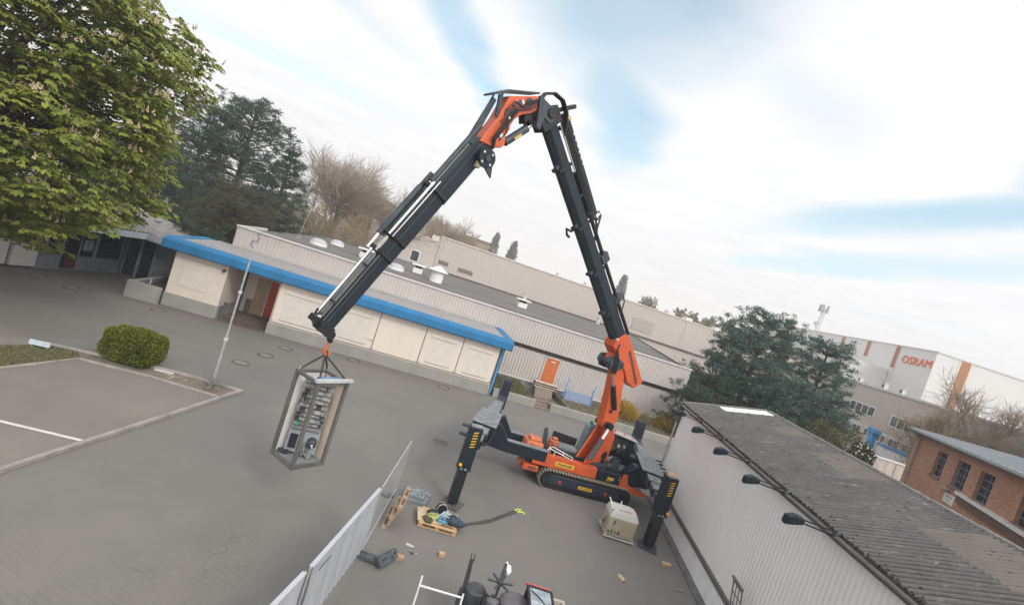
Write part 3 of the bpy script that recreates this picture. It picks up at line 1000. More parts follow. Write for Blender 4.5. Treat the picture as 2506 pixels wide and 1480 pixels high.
# lattice mast far off
t = thing('lattice_mast', 'distant grey lattice telecom mast with antennas at its top', 'mast', (78.5, 130, 0))
mm_ = MB()
for a in range(3):
    q = a * 2.094
    mm_.cyl((0.9 * math.cos(q), 0.9 * math.sin(q), 0), (0.45 * math.cos(q), 0.45 * math.sin(q), 26.5), 0.08, n=5)
for k in range(26):
    for a in range(3):
        q, q2 = a * 2.094, (a + 1) * 2.094
        r0, r1 = 0.9 - 0.45 * k / 26, 0.9 - 0.45 * (k + 1) / 26
        mm_.cyl((r0 * math.cos(q), r0 * math.sin(q), k * 1.02), (r1 * math.cos(q2), r1 * math.sin(q2), k * 1.02 + 1.02), 0.045, n=4)
mm_.build('lattice', mat('mast_grey', (0.5, 0.5, 0.5), 0.5), t)
an = MB()
for a in range(5):
    q = a * 1.257
    an.box(1.0 * math.cos(q) - 0.2, 1.0 * math.cos(q) + 0.2, 1.0 * math.sin(q) - 0.2, 1.0 * math.sin(q) + 0.2, 25.4, 27.3)
an.ring((0, 0, 25.9), (0, 0, 1), 0.9, 0.06, 12, 4)
an.cyl((-0.9, -0.2, 22), (-0.9, -0.6, 22), 0.6, n=12)
an.build('antenna', mat('antenna_grey', (0.36, 0.37, 0.38), 0.5), t)
# small things between the office block and the brick house
t = thing('site_container', 'white low cabin with blue roof edge in front of the office block', 'cabin', (43, 49, 0), 0)
MB().box(0, 2.3, -6, 4.6, 0, 3.45).build('wall', mat('cabin_white', (0.66, 0.66, 0.68), 0.6, var=0.05), t)
MB().box(-0.08, 2.4, -6.1, 4.7, 3.451, 3.7).build('roof_edge', mat('cabin_blue', srgb(66, 130, 185), 0.5), t)
MB().box(-0.03, -0.002, -3.5, -2.4, 1.3, 2.5).box(-0.03, -0.002, -1.9, -0.8, 1.3, 2.5).build('window', M_GLASS, t)
t = thing('blue_post', 'bright blue pillar with hood beside the white cabin', 'pillar', (42.9, 54.6, 0), 0)
MB().box(-0.28, 0.28, -0.3, 0.3, 0, 4.4).build('post', mat('bright_blue', srgb(58, 148, 206), 0.5, var=0.1), t, bevel=0.05)
MB().box(-0.4, 0.4, -0.6, 0.6, 4.401, 4.95).build('hood', MATS['bright_blue'], t, bevel=0.08)
t = thing('garden_wall', 'pale stained rendered wall behind the grey garage roof', 'wall', (28.5, 38, 0), rad(8))
MB().box(0, 7.5, 0, 0.3, 0, 3.75).build('wall', mat('stained_render', (0.50, 0.43, 0.38), 0.85, var=0.12, scale=0.8, stretch=(3, 3, 0.5)), t)
MB().box(-0.03, 7.53, -0.06, 0.36, 3.751, 3.85).build('coping', M_CAP, t)
MB().box(2.2, 2.26, -0.012, -0.002, 0, 3.6).box(4.4, 4.48, -0.012, -0.002, 2.2, 3.6).build('crack', mat('wall_stain', (0.2, 0.17, 0.15), 0.9), t)

# ------------------------------------------------------------------ garage with fibre cement roof
M_GWALL = mat('garage_white', (0.74, 0.73, 0.725), 0.6, var=0.05, scale=0.5, col2=(0.68, 0.67, 0.665))


def roof_mat():
    m = bpy.data.materials.new('fibre_cement_roof')
    m.use_nodes = True
    nt = m.node_tree
    L = nt.links.new
    bs = nt.nodes['Principled BSDF']
    bs.inputs['Roughness'].default_value = 0.9
    t = nt.nodes.new('ShaderNodeTexCoord')

    def noise(sc, det=6, ro=0.65, stretch=None):
        n = nt.nodes.new('ShaderNodeTexNoise')
        n.inputs['Scale'].default_value = sc
        n.inputs['Detail'].default_value = det
        n.inputs['Roughness'].default_value = ro
        if stretch:
            mp = nt.nodes.new('ShaderNodeMapping')
            mp.inputs['Scale'].default_value = stretch
            L(t.outputs['Object'], mp.inputs[0])
            L(mp.outputs[0], n.inputs['Vector'])
        else:
            L(t.outputs['Object'], n.inputs['Vector'])
        return n.outputs['Fac']

    def mix(f, lo, hi, a, b, amt=1.0):
        r = nt.nodes.new('ShaderNodeMapRange')
        r.inputs['From Min'].default_value = lo
        r.inputs['From Max'].default_value = hi
        r.inputs['To Max'].default_value = amt
        L(f, r.inputs['Value'])
        n = nt.nodes.new('ShaderNodeMix')
        n.data_type = 'RGBA'
        L(r.outputs[0], n.inputs['Factor'])
        for k, v in (('A', a), ('B', b)):
            if isinstance(v, tuple):
                n.inputs[k].default_value = (*v, 1)
            else:
                L(v, n.inputs[k])
        return n.outputs['Result']
    c = mix(noise(0.7), 0.35, 0.7, (0.118, 0.113, 0.108), (0.080, 0.078, 0.078))
    c = mix(noise(5, 6, 0.7, (1, 1, 1)), 0.5, 0.72, c, (0.075, 0.073, 0.07), 0.8)
    c = mix(noise(3.2, 8, 0.75, (1.0, 0.45, 1)), 0.62, 0.72, c, (0.035, 0.033, 0.032), 0.85)
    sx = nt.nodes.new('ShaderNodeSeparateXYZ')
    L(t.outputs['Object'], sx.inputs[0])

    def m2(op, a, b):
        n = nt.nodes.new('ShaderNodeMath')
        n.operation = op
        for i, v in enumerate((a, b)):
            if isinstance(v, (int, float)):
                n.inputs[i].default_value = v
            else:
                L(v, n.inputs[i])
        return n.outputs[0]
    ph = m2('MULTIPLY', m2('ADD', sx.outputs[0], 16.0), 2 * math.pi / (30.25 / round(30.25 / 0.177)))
    lichen_shade = m2('ADD', m2('MULTIPLY', m2('COSINE', ph, 0.0), 0.30), noise(1.0, 6, 0.7, (3.0, 1.3, 1)))
    c = mix(lichen_shade, 0.42, 0.66, c, (0.034, 0.033, 0.032), 0.88)  # groove shade painted into the colour together with dark lichen
    c = mix(noise(1.0, 5, 0.7, (7.5, 1.6, 1)), 0.58, 0.70, c, (0.25, 0.25, 0.25), 0.6)
    c = mix(noise(2.2, 5, 0.6), 0.68, 0.74, c, (0.34, 0.345, 0.34), 0.6)
    L(c, bs.inputs['Base Color'])
    b = nt.nodes.new('ShaderNodeBump')
    b.inputs['Strength'].default_value = 0.6
    b.inputs['Distance'].default_value = 0.03
    L(noise(28, 5, 0.7), b.inputs['Height'])
    L(b.outputs[0], bs.inputs['Normal'])
    return m


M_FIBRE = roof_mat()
M_TAN = mat('tan_sheet', (0.145, 0.130, 0.108), 0.85, var=0.14, scale=1.2, col2=(0.105, 0.098, 0.088), bump=0.3, bscale=25)
M_MOSS = mat('moss', (0.085, 0.083, 0.07), 0.95, var=0.35, scale=9, island=True, col2=(0.03, 0.03, 0.026))
# local frame: x = along the eave (away from the camera), y = towards the yard
ga = thing('garage', 'long white garage with mossy grey corrugated fibre cement roof', 'building', Gp(10, 8.05, 0), math.atan2(GD.y, GD.x))
AL0, AL1 = -16.0, 14.15
MB().corr((AL0, 0, 0.95), (1, 0, 0), (0, 0, 1), AL1 - AL0, 3.9, 0.175, 0.028, (0, 1, 0), 'sine').build('upper_wall', M_GWALL, ga, smooth=True, ang=70)
MB().box(AL0, AL1, -0.3, -0.002, 0, 4.85).box(AL0, AL1, -7.4, -7.2, 0, 4.85).box(AL1 - 0.2, AL1, -7.19, -0.31, 0, 4.8).build('wall', M_GWALL, ga)
MB().ext([(AL1 - 0.19, -7.2, 4.81), (AL1 - 0.19, -0.1, 4.81), (AL1 - 0.19, -3.75, 5.72)], (0.18, 0, 0)).build('gable', M_GWALL, ga)
MB().box(AL0, AL1, 0.0, 0.06, 0.02, 0.78).build('base_wall', mat('garage_base', (0.76, 0.755, 0.76), 0.6, var=0.05), ga)
MB().box(AL0, AL1 + 0.01, 0.0, 0.10, 0.79, 0.95).build('base_strip', mat('strip_dark', (0.125, 0.113, 0.11), 0.7, var=0.1), ga)
MB().box(AL0, AL1, 0.061, 0.36, 0.0, 0.05).build('ground_strip', mat('ground_strip', (0.13, 0.128, 0.13), 0.85, var=0.2, scale=3), ga)  # flat dark strip on the ground along the wall foot
# roof sheets: slope from eave (y=+0.12, z=4.86) up to ridge (y=-3.75, z=5.8)
SL0, SL1 = Vector((0, 0.14, 4.87)), Vector((0, -3.72, 5.80))
sl = SL1 - SL0
snrm = Vector((0, sl.z, -sl.y)).normalized()
snrm = -snrm if snrm.z < 0 else snrm
pitchw = 0.177
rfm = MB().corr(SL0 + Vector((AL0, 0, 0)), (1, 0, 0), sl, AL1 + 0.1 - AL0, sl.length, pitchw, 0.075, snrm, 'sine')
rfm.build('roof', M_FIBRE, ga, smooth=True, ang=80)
SB0, SB1 = Vector((0, -7.6, 4.87)), SL1
sb = SB1 - SB0
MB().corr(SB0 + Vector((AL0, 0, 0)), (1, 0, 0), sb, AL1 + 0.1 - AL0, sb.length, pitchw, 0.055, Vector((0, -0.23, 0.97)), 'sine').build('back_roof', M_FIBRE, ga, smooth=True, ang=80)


def sheet_on_roof(a0, a1, q0, q1, m_, name, dz=0.006):
    n = max(1, round((a1 - a0) / pitchw))
    k0 = round((a0 - AL0) / pitchw)
    pw = (AL1 + 0.1 - AL0) / round((AL1 + 0.1 - AL0) / pitchw)
    return MB().corr(SL0 + sl * q0 + snrm * dz + Vector((AL0 + k0 * pw, 0, 0)), (1, 0, 0), sl, n * pw, sl.length * (q1 - q0), pw, 0.075, snrm, 'sine').build(name, m_, ga, smooth=True, ang=80)


sheet_on_roof(13.2, 14.0, 0.42, 0.97, mat('clear_sheet', (0.68, 0.68, 0.67), 0.4, var=0.05), 'skylight_sheet')
sheet_on_roof(9.9, 11.2, 0.68, 0.97, M_TAN, 'replaced_sheet')
sheet_on_roof(5.4, 7.8, 0.64, 0.97, M_TAN, 'replaced_sheet')
sheet_on_roof(-0.2, 2.2, 0.55, 0.97, M_TAN, 'replaced_sheet')
rg = MB()
for k in range(100):
    x = AL0 + 0.3 * k
    rg.cyl((x, -3.73, 5.83 + random.uniform(-.006, .006)), (x + 0.31, -3.73, 5.83 + random.uniform(-.006, .006)), 0.085, 0.095, 8)
rg.build('ridge_tile', mat('ridge_tile', (0.24, 0.235, 0.225), 0.9, var=0.3, scale=7, col2=(0.11, 0.11, 0.105)), ga, smooth=True)
gt = MB()
gt.box(AL0, AL1 + 0.1, 0.10, 0.13, 4.68, 4.86).box(AL0, AL1 + 0.1, 0.131, 0.20, 4.74, 4.755)
gt.build('eave_board', mat('eave_brown', (0.135, 0.118, 0.108), 0.8, var=0.2, scale=4), ga)
MB().tube([(AL0, 0.19, 4.80), (AL1 + 0.1, 0.19, 4.80)], 0.05, 8).build('gutter', mat('gutter_brown', (0.15, 0.135, 0.128), 0.6, var=0.15), ga, smooth=True)
# moss clumps along eave and ridge
ms = MB()
PWR = (AL1 + 0.1 - AL0) / round((AL1 + 0.1 - AL0) / pitchw)
for k in range(1100):
    x = random.uniform(AL0, AL1)
    q = random.random() ** 3 * 0.10 if random.random() < 0.8 else 1 - random.random() ** 2 * 0.05
    p_ = SL0 + sl * q + Vector((x, 0, 0)) + snrm * (0.03 + 0.03 * random.random())
    r0 = random.uniform(0.010, 0.028)
    ms.ball(p_, r0 * 1.3, r0 * 1.3, r0 * 0.8, 6, 4, 0.3)
for k in range(3200):
    x = random.uniform(AL0, AL1)
    q = random.random() ** 0.8 * 0.96
    kk = math.floor((x - AL0) / PWR)
    fx = random.uniform(0.55, 0.95)                       # sits on the flank turned to the camera side or in the trough
    p_ = SL0 + sl * q + Vector((AL0 + (kk + fx) * PWR, 0, 0)) + snrm * (0.075 * (0.5 - 0.5 * math.cos(2 * math.pi * fx)))
    r0 = random.uniform(0.010, 0.026)
    ms.ball(p_, r0, r0 * random.uniform(1.5, 4.5), r0 * 0.8, 6, 4, 0.25)
# moss and dirt cushions lying in the valleys of the sheets
for k in range(round((AL1 + 0.1 - AL0) / pitchw)):
    x = AL0 + k * PWR
    q = random.uniform(0.0, 0.12)
    while q < 0.97:
        ln_ = random.uniform(0.02, 0.16)
        a_, b_ = SL0 + sl * q + Vector((x, 0, 0)), SL0 + sl * min(0.98, q + ln_) + Vector((x, 0, 0))
        wv, hv = random.uniform(0.018, 0.042), random.uniform(0.006, 0.02)
        mid = (a_ + b_) / 2
        vs = [a_ + snrm * 0.002, mid + Vector((-wv, 0, 0)) + snrm * (0.004 + wv * 0.35), b_ + snrm * 0.002, mid + Vector((wv, 0, 0)) + snrm * (0.004 + wv * 0.35), mid + snrm * (hv + 0.01)]
        ms.add(vs, [(0, 1, 4), (1, 2, 4), (2, 3, 4), (3, 0, 4)])
        q += ln_ + random.uniform(0.0, 0.10)
mo = ms.build('moss', M_MOSS, ga)
mo['kind'] = 'stuff'
dpm = MB()
dpm.tube([(AL1 + 0.05, 0.22, 4.75), (AL1 + 0.05, 0.13, 4.45), (AL1 + 0.05, 0.13, 0.05)], 0.055)
dpm.build('downpipe', mat('zinc_pipe', (0.46, 0.45, 0.43), 0.45, metal=0.4, var=0.1), ga, smooth=True)
MB().box(AL1 - 0.1, AL1 + 0.3, 0.02, 0.25, 4.0, 4.9).build('cable_box', mat('cable_dark', (0.09, 0.1, 0.1), 0.7), ga)
gp = MB()
gp.beam((AL1 + 0.06, 0.14, 4.9), (AL1 + 0.06, -3.72, 5.83), 0.06, 0.16)
gp.build('verge_board', mat('verge_grey', (0.25, 0.24, 0.23), 0.8), ga)

# floodlights on arms along the eave
M_LAMP = mat('lamp_teal', (0.010, 0.021, 0.028), 0.5, var=0.2, scale=8, spec=0.2)
M_ARM = mat('arm_dark', (0.016, 0.014, 0.015), 0.6, spec=0.2)


def floodlight(loc, label):
    o = thing('floodlight', label, 'floodlight', loc, math.atan2(GD.y, GD.x), 'floodlights along the garage eave')
    MB().ball((0, 0.0, -0.02), 0.075, 0.13, 0.085, 12, 8).cyl((0, -0.1, -0.02), (0, 0.02, -0.02), 0.075, n=10).build('bracket', mat('bracket_green', (0.025, 0.04, 0.042), 0.4), o, smooth=True)
    MB().tube([(-0.03, 0.06, 0.05), (-0.03, 0.86, 0.07)], 0.02, 6).tube([(0.03, 0.06, -0.06), (0.03, 0.86, -0.02)], 0.02, 6).build('arm', M_ARM, o, smooth=True)
    hd = MB()
    hd.ext([(-0.105, 0.80, 0.10), (-0.105, 1.02, 0.13), (-0.105, 1.20, 0.05), (-0.105, 1.22, -0.14), (-0.105, 1.02, -0.10), (-0.105, 0.83, -0.04)], (0.21, 0, 0))
    h = hd.build('lamp_head', M_LAMP, o, bevel=0.03, smooth=True, ang=60)
    sub(h, MB().ext([(-0.06, 1.21, -0.145), (-0.06, 1.03, -0.106), (-0.06, 1.03, -0.116), (-0.06, 1.21, -0.155)], (0.12, 0, 0)), 'lens', mat('lamp_lens', (0.3, 0.3, 0.3), 0.2))
    return o


for al, l in ((11.4, 'floodlight nearest the camera on the garage eave'), (13.72, 'second floodlight from the near end of the garage eave'), (16.08, 'middle one of the five garage floodlights'),
              (18.5, 'fourth floodlight along the garage eave, second from the far corner'), (20.9, 'farthest floodlight at the garage corner by the downpipe')):
    floodlight(Gp(al, 7.9, 4.86), l)
t = thing('wall_cage', 'grey steel rung cage fixed to the lower garage wall', 'ladder', Gp(13.9, 7.93, 0), math.atan2(GD.y, GD.x))
c_ = MB()
for x in (-0.30, 0.30):
    c_.cyl((x, 0.02, 0.3), (x, 0.32, 1.95), 0.02, n=6)
for k in range(6):
    z = 0.45 + k * 0.28
    y = 0.02 + 0.3 * (z - 0.3) / 1.65
    c_.cyl((-0.30, y, z), (0.30, y, z), 0.016, n=6)
for x in (-0.1, 0.1):
    c_.cyl((x, 0.18, 1.0), (x, 0.3, 1.9), 0.014, n=6)
c_.build('rungs', mat('cage_steel', (0.2, 0.2, 0.2), 0.5, metal=0.5), t)
MB().box(-0.34, 0.34, 0.31, 0.37, 1.92, 1.98).build('top_bar', MATS['cage_steel'], t)

# ------------------------------------------------------------------ brick house behind the garage
def brick_mat():
    m = bpy.data.materials.new('red_brick')
    m.use_nodes = True
    nt = m.node_tree
    L = nt.links.new
    bs = nt.nodes['Principled BSDF']
    bs.inputs['Roughness'].default_value = 0.85
    t = nt.nodes.new('ShaderNodeTexCoord')
    mp = nt.nodes.new('ShaderNodeMapping')
    mp.inputs['Rotation'].default_value = (rad(90), 0, 0)
    L(t.outputs['Object'], mp.inputs[0])
    br = nt.nodes.new('ShaderNodeTexBrick')
    br.inputs['Scale'].default_value = 1.0
    br.inputs['Brick Width'].default_value = 0.25
    br.inputs['Row Height'].default_value = 0.0775
    br.inputs['Mortar Size'].default_value = 0.009
    br.inputs['Color1'].default_value = (0.46, 0.215, 0.125, 1)
    br.inputs['Color2'].default_value = (0.30, 0.13, 0.078, 1)
    br.inputs['Mortar'].default_value = (0.38, 0.30, 0.235, 1)
    L(mp.outputs[0], br.inputs['Vector'])
    n = nt.nodes.new('ShaderNodeTexNoise')
    n.inputs['Scale'].default_value = 0.9
    n.inputs['Detail'].default_value = 8
    L(t.outputs['Object'], n.inputs['Vector'])
    mx = nt.nodes.new('ShaderNodeMix')
    mx.data_type = 'RGBA'
    mr = nt.nodes.new('ShaderNodeMapRange')
    mr.inputs['From Min'].default_value = 0.45
    mr.inputs['From Max'].default_value = 0.75
    mr.inputs['To Max'].default_value = 0.6
    L(n.outputs['Fac'], mr.inputs['Value'])
    L(mr.outputs[0], mx.inputs['Factor'])
    L(br.outputs['Color'], mx.inputs['A'])
    mx.inputs['B'].default_value = (0.27, 0.14, 0.095, 1)
    L(mx.outputs['Result'], bs.inputs['Base Color'])
    b = nt.nodes.new('ShaderNodeBump')
    b.inputs['Strength'].default_value = 0.5
    b.inputs['Distance'].default_value = 0.01
    b.invert = True
    L(br.outputs['Fac'], b.inputs['Height'])
    L(b.outputs[0], bs.inputs['Normal'])
    return m


M_BRICK = brick_mat()
# local x runs from the far corner towards the camera, local -y is the face seen over the garage
bd = Vector((-0.41, -0.91, 0)).normalized()
bh = thing('brick_house', 'red brick industrial house with grey sheet roof and barred windows', 'building', (25.06, 28.81, 0), math.atan2(bd.y, bd.x))
wins = [(3.55, 4.75), (6.0, 7.3), (8.3, 9.55), (11.7, 12.9), (14.2, 15.4)]
bw = MB()
xs = [0.0]
zt, zb_ = 6.55, 5.27
for a, b in wins:
    bw.box(xs[-1], a, 0, 0.45, 0, 7.0)
    bw.box(a, b, 0, 0.45, 0, zb_).box(a, b, 0, 0.45, zt, 7.0)
    xs.append(b)
bw.box(xs[-1], 20, 0, 0.45, 0, 7.0)
bw.box(0, 20, 9, 9.4, 0, 7.6).box(0, 0.4, 0.451, 8.99, 0, 7.0).box(19.6, 20, 0.451, 8.99, 0, 7.0)
bw.box(-0.02, 20, -0.05, -0.002, 6.78, 7.0)
bw.build('wall', M_BRICK, bh)
for a, b in wins:
    f = MB()
    for i in range(3):
        xx = a + (b - a) * i / 2
        f.box(xx - 0.022, xx + 0.022, 0.14, 0.19, zb_, zt)
    for i in range(5):
        zz = zb_ + (zt - zb_) * i / 4
        f.box(a, b, 0.143, 0.187, zz - 0.018, zz + 0.018)
    fo = f.build('window', mat('iron_window', (0.16, 0.18, 0.19), 0.5), bh)
    sub(fo, MB().box(a, b, 0.16, 0.17, zb_, zt), 'pane', mat('dark_pane', (0.035, 0.045, 0.065), 0.1, var=0.35, scale=1.5))
    sub(fo, MB().box(a - 0.05, b + 0.05, -0.08, 0.14, zb_ - 0.09, zb_ - 0.002), 'sill', mat('sill_brick', (0.19, 0.1, 0.07), 0.85))
MB().ext([(-0.3, -0.35, 7.02), (-0.3, 9.6, 7.75), (-0.3, 9.6, 7.87), (-0.3, -0.35, 7.14)], (20.6, 0, 0)).build('roof', mat('sheet_roof', (0.25, 0.27, 0.29), 0.5, var=0.06, scale=0.6), bh)
sm = MB()
for k in range(34):
    sm.ext([(-0.2 + k * 0.6, -0.3, 7.146), (-0.2 + k * 0.6, 9.55, 7.87), (-0.2 + k * 0.6, 9.55, 7.90), (-0.2 + k * 0.6, -0.3, 7.176)], (0.03, 0, 0))
sm.build('roof_seam', MATS['sheet_roof'], bh)
MB().tube([(-0.3, -0.42, 7.03), (20, -0.42, 7.03)], 0.07).build('gutter', mat('gutter_green', (0.13, 0.15, 0.145), 0.5), bh, smooth=True)
MB().tube([(0.95, -0.42, 7.0), (0.95, -0.12, 6.7), (0.95, -0.12, 0.0)], 0.06).build('downpipe', mat('pipe_grey', (0.30, 0.29, 0.27), 0.5), bh, smooth=True)
MB().box(7.3, 19, -0.22, -0.003, 5.10, 5.25).build('canopy_rail', mat('canopy_white', (0.62, 0.61, 0.58), 0.5, var=0.06), bh)
MB().box(7.4, 19, -0.14, -0.004, 4.78, 5.095).build('canopy_box', mat('canopy_dark', (0.13, 0.075, 0.055), 0.7), bh)
MB().box(5.5, 6.4, -0.20, -0.003, 5.0, 5.08).build('small_hood', M_PLINTH, bh)
sg = MB().box(5.9, 7.0, -0.03, -0.003, 4.45, 4.90).build('sign_plate', mat('sign_white', (0.66, 0.64, 0.62), 0.5), bh)
sub(sg, MB().box(6.1, 6.8, -0.036, -0.031, 4.73, 4.81).box(6.35, 6.55, -0.036, -0.031, 4.55, 4.64), 'sign_text', mat('sign_grey', (0.30, 0.31, 0.30), 0.6))

# ------------------------------------------------------------------ shop pavilion at the far left
PVZ = rad(83.3)
pv = thing('shop_pavilion', 'low dark shopfront pavilion with glass front and corrugated roof behind the chestnut', 'building', (-26.2, 27.3, 0), PVZ)
M_PVG = mat('pavilion_grey', (0.15, 0.165, 0.18), 0.7, var=0.1)
M_PVW = mat('pavilion_white', (0.50, 0.48, 0.45), 0.7, var=0.06)
# local x runs along the glass front, local -y faces the yard
MB().box(0, 5.1, 0.2, 7, 0, 2.95).box(5.25, 9.5, -8.0, 7, 0, 2.95).build('wall', M_PVG, pv)
MB().box(-0.2, 9.7, -2.3, 7.2, 2.96, 3.06).build('soffit', M_DARK, pv)
MB().box(-0.25, 4.0, -2.45, -2.301, 2.97, 3.35).box(4.0, 9.7, -8.2, -8.0, 2.97, 3.35).box(4.0, 4.15, -7.99, -2.3, 2.97, 3.35).build('fascia', mat('pavilion_fascia', (0.40, 0.44, 0.48), 0.6, var=0.06), pv)
MB().box(4.16, 9.7, -7.99, -2.301, 2.96, 3.06).build('soffit', M_DARK, pv)
MB().corr((-0.2, -2.45, 3.37), (1, 0, 0), (0, 1, 0.10), 9.9, 9, 0.3, 0.07, (0, 0, 1)).corr((4.0, -8.1, 3.36), (1, 0, 0), (0, 1, 0.002), 5.7, 5.6, 0.3, 0.07, (0, 0, 1)).build('roof', mat('pavilion_roof', (0.30, 0.29, 0.28), 0.7, var=0.2), pv)
MB().box(0, 5.1, 0.08, 0.198, 0, 0.85).build('parapet', mat('pavilion_panel', (0.17, 0.19, 0.21), 0.6, var=0.12), pv)
for a, b in ((0.45, 1.25), (2.35, 3.2), (3.4, 5.0)):
    f = MB().box(a - 0.1, a, 0.05, 0.19, 0.86, 2.9).box(b, b + 0.1, 0.05, 0.19, 0.86, 2.9).box(a, b, 0.05, 0.19, 2.8, 2.9)
    fo = f.build('window', mat('pavilion_frame', (0.2, 0.22, 0.24), 0.5), pv)
    sub(fo, MB().box(a, b, 0.10, 0.14, 0.9, 2.8), 'pane', mat('shop_glass', (0.022, 0.026, 0.032), 0.1, var=0.3))
for a, b in ((-1.1, -0.2), (-2.2, -1.3)):
    f = MB().box(5.12, 5.24, a - 0.08, a, 0.1, 2.8).box(5.12, 5.24, b, b + 0.08, 0.1, 2.8).box(5.12, 5.24, a, b, 2.7, 2.8)
    fo = f.build('glass_door', MATS['pavilion_frame'], pv)
    sub(fo, MB().box(5.16, 5.2, a, b, 0.1, 2.7), 'pane', MATS['shop_glass'])
d = MB().box(1.38, 2.22, 0.02, 0.079, 0.1, 2.6).build('door', mat('shop_door', (0.016, 0.016, 0.022), 0.4), pv)
sub(d, MB().box(1.55, 2.15, -0.005, 0.019, 0.12, 1.0), 'door_panel', mat('door_rust', (0.10, 0.035, 0.018), 0.6))
sub(d, MB().box(1.7, 1.86, -0.004, 0.019, 2.0, 2.14), 'notice', mat('paper', (0.55, 0.55, 0.55), 0.8))
MB().box(2.45, 3.05, 0.03, 0.045, 1.3, 1.95).build('poster', mat('paper_grey', (0.28, 0.29, 0.31), 0.8), pv)
kk = thing('kiosk', 'white boarded kiosk box left of the dark shopfront', 'kiosk', (-26.2, 27.3, 0), PVZ)
MB().box(-1.3, -0.05, -0.06, 3.0, 0.12, 1.35).box(-4.2, -1.4, 0.1, 3.0, 0.12, 1.5).build('base_wall', M_PVW, kk)
MB().box(-4.1, -0.12, 0.2, 2.9, 1.51, 2.65).build('window', mat('kiosk_glass', (0.05, 0.06, 0.05), 0.15), kk)
MB().box(-0.2, -0.05, -0.06, 0.1, 1.36, 2.66).box(-1.4, -1.25, -0.06, 0.1, 1.36, 2.66).build('post', M_PVW, kk)
MB().box(-4.5, -0.27, -0.6, 3.3, 2.67, 2.85).build('roof', mat('kiosk_roof', (0.52, 0.5, 0.46), 0.6), kk)
MB().box(-4.15, -0.1, 0.12, 2.95, 0, 0.119).build('skirt', M_DARK, kk)

# ------------------------------------------------------------------ vegetation
def np_mesh(name, V, F, m, parent=None, smooth=False):
    me = bpy.data.meshes.new(name)
    nv, nf, k = len(V), len(F), F.shape[1]
    me.vertices.add(nv)
    me.vertices.foreach_set('co', V.astype(np.float32).ravel())
    me.loops.add(nf * k)
    me.loops.foreach_set('vertex_index', F.astype(np.int32).ravel())
    me.polygons.add(nf)
    me.polygons.foreach_set('loop_start', np.arange(0, nf * k, k, dtype=np.int32))
    if smooth:
        me.polygons.foreach_set('use_smooth', np.ones(nf, dtype=bool))
    me.materials.append(m)
    me.update(calc_edges=True)
    o = bpy.data.objects.new(name, me)
    COL.objects.link(o)
    if parent is not None:
        o.parent = parent
    return o


def blades(C, D, W, L, wid, bend=0.0):
    """kite shaped leaves: centres C (base), unit directions D, side vectors W, lengths L, widths wid"""
    n = len(C)
    L = L[:, None]
    wid = wid[:, None]
    V = np.empty((n, 4, 3))
    V[:, 0] = C
    V[:, 1] = C + D * L * 0.6 + W * wid
    V[:, 2] = C + D * L
    V[:, 3] = C + D * L * 0.6 - W * wid
    V[:, 2, 2] -= bend * L[:, 0]
    return V.reshape(-1, 3), np.arange(n * 4).reshape(n, 4)


def unit(v):
    return v / np.maximum(np.linalg.norm(v, axis=1, keepdims=True), 1e-9)


def rnd_dirs(n, rng):
    return unit(rng.normal(size=(n, 3)))


M_BARK = mat('bark_brown', (0.09, 0.07, 0.055), 0.95, var=0.25, scale=8, bump=0.5, bscale=20)
M_BARE = mat('bare_twig', (0.36, 0.295, 0.23), 0.95, var=0.2, scale=1.0, col2=(0.24, 0.195, 0.15))
M_OLIVE = mat('olive_twig', (0.36, 0.28, 0.165), 0.95, var=0.2, scale=0.5, island=True, col2=(0.21, 0.165, 0.10))
M_CHEST = mat('chestnut_leaf', (0.36, 0.36, 0.075), 0.55, var=0.2, scale=0.8, island=True, col2=(0.12, 0.19, 0.04), trans=0.35, spec=0.3)
M_BLOSSOM = mat('chestnut_blossom', (0.66, 0.55, 0.36), 0.7, var=0.15, scale=8, island=True, col2=(0.50, 0.38, 0.22), trans=0.2)
M_PINE = mat('pine_needle', (0.050, 0.088, 0.055), 0.6, var=0.2, scale=0.5, island=True, col2=(0.018, 0.034, 0.025), spec=0.3)
M_PINE_B = mat('blue_pine_needle', (0.125, 0.200, 0.165), 0.6, var=0.2, scale=0.5, island=True, col2=(0.036, 0.068, 0.054), spec=0.3)
M_YEW = mat('yew_needle', (0.085, 0.085, 0.040), 0.6, var=0.2, scale=0.8, island=True, col2=(0.030, 0.036, 0.020), spec=0.3)
M_HEDGE = mat('hedge_leaf', (0.20, 0.22, 0.025), 0.5, var=0.2, scale=2.5, island=True, col2=(0.06, 0.085, 0.012), trans=0.2, spec=0.3)
M_YELLOW = mat('forsythia_bloom', (0.52, 0.33, 0.035), 0.6, var=0.2, scale=3, island=True, col2=(0.32, 0.23, 0.05), trans=0.2)
M_BUSH = mat('scrub_leaf', (0.17, 0.155, 0.060), 0.7, var=0.2, scale=1.0, island=True, col2=(0.070, 0.075, 0.030), trans=0.2)
M_SPRUCE = mat('spruce_needle', (0.12, 0.115, 0.055), 0.6, var=0.2, scale=0.8, island=True, col2=(0.05, 0.055, 0.03))
M_POPLAR = mat('poplar_leaf', (0.29, 0.285, 0.24), 0.8, var=0.2, scale=0.5, island=True, col2=(0.19, 0.195, 0.165))  # leaf colour paled to carry the distance haze
M_FARLEAF = mat('far_leaf', (0.32, 0.30, 0.20), 0.8, var=0.2, scale=0.3, island=True, col2=(0.20, 0.20, 0.14))


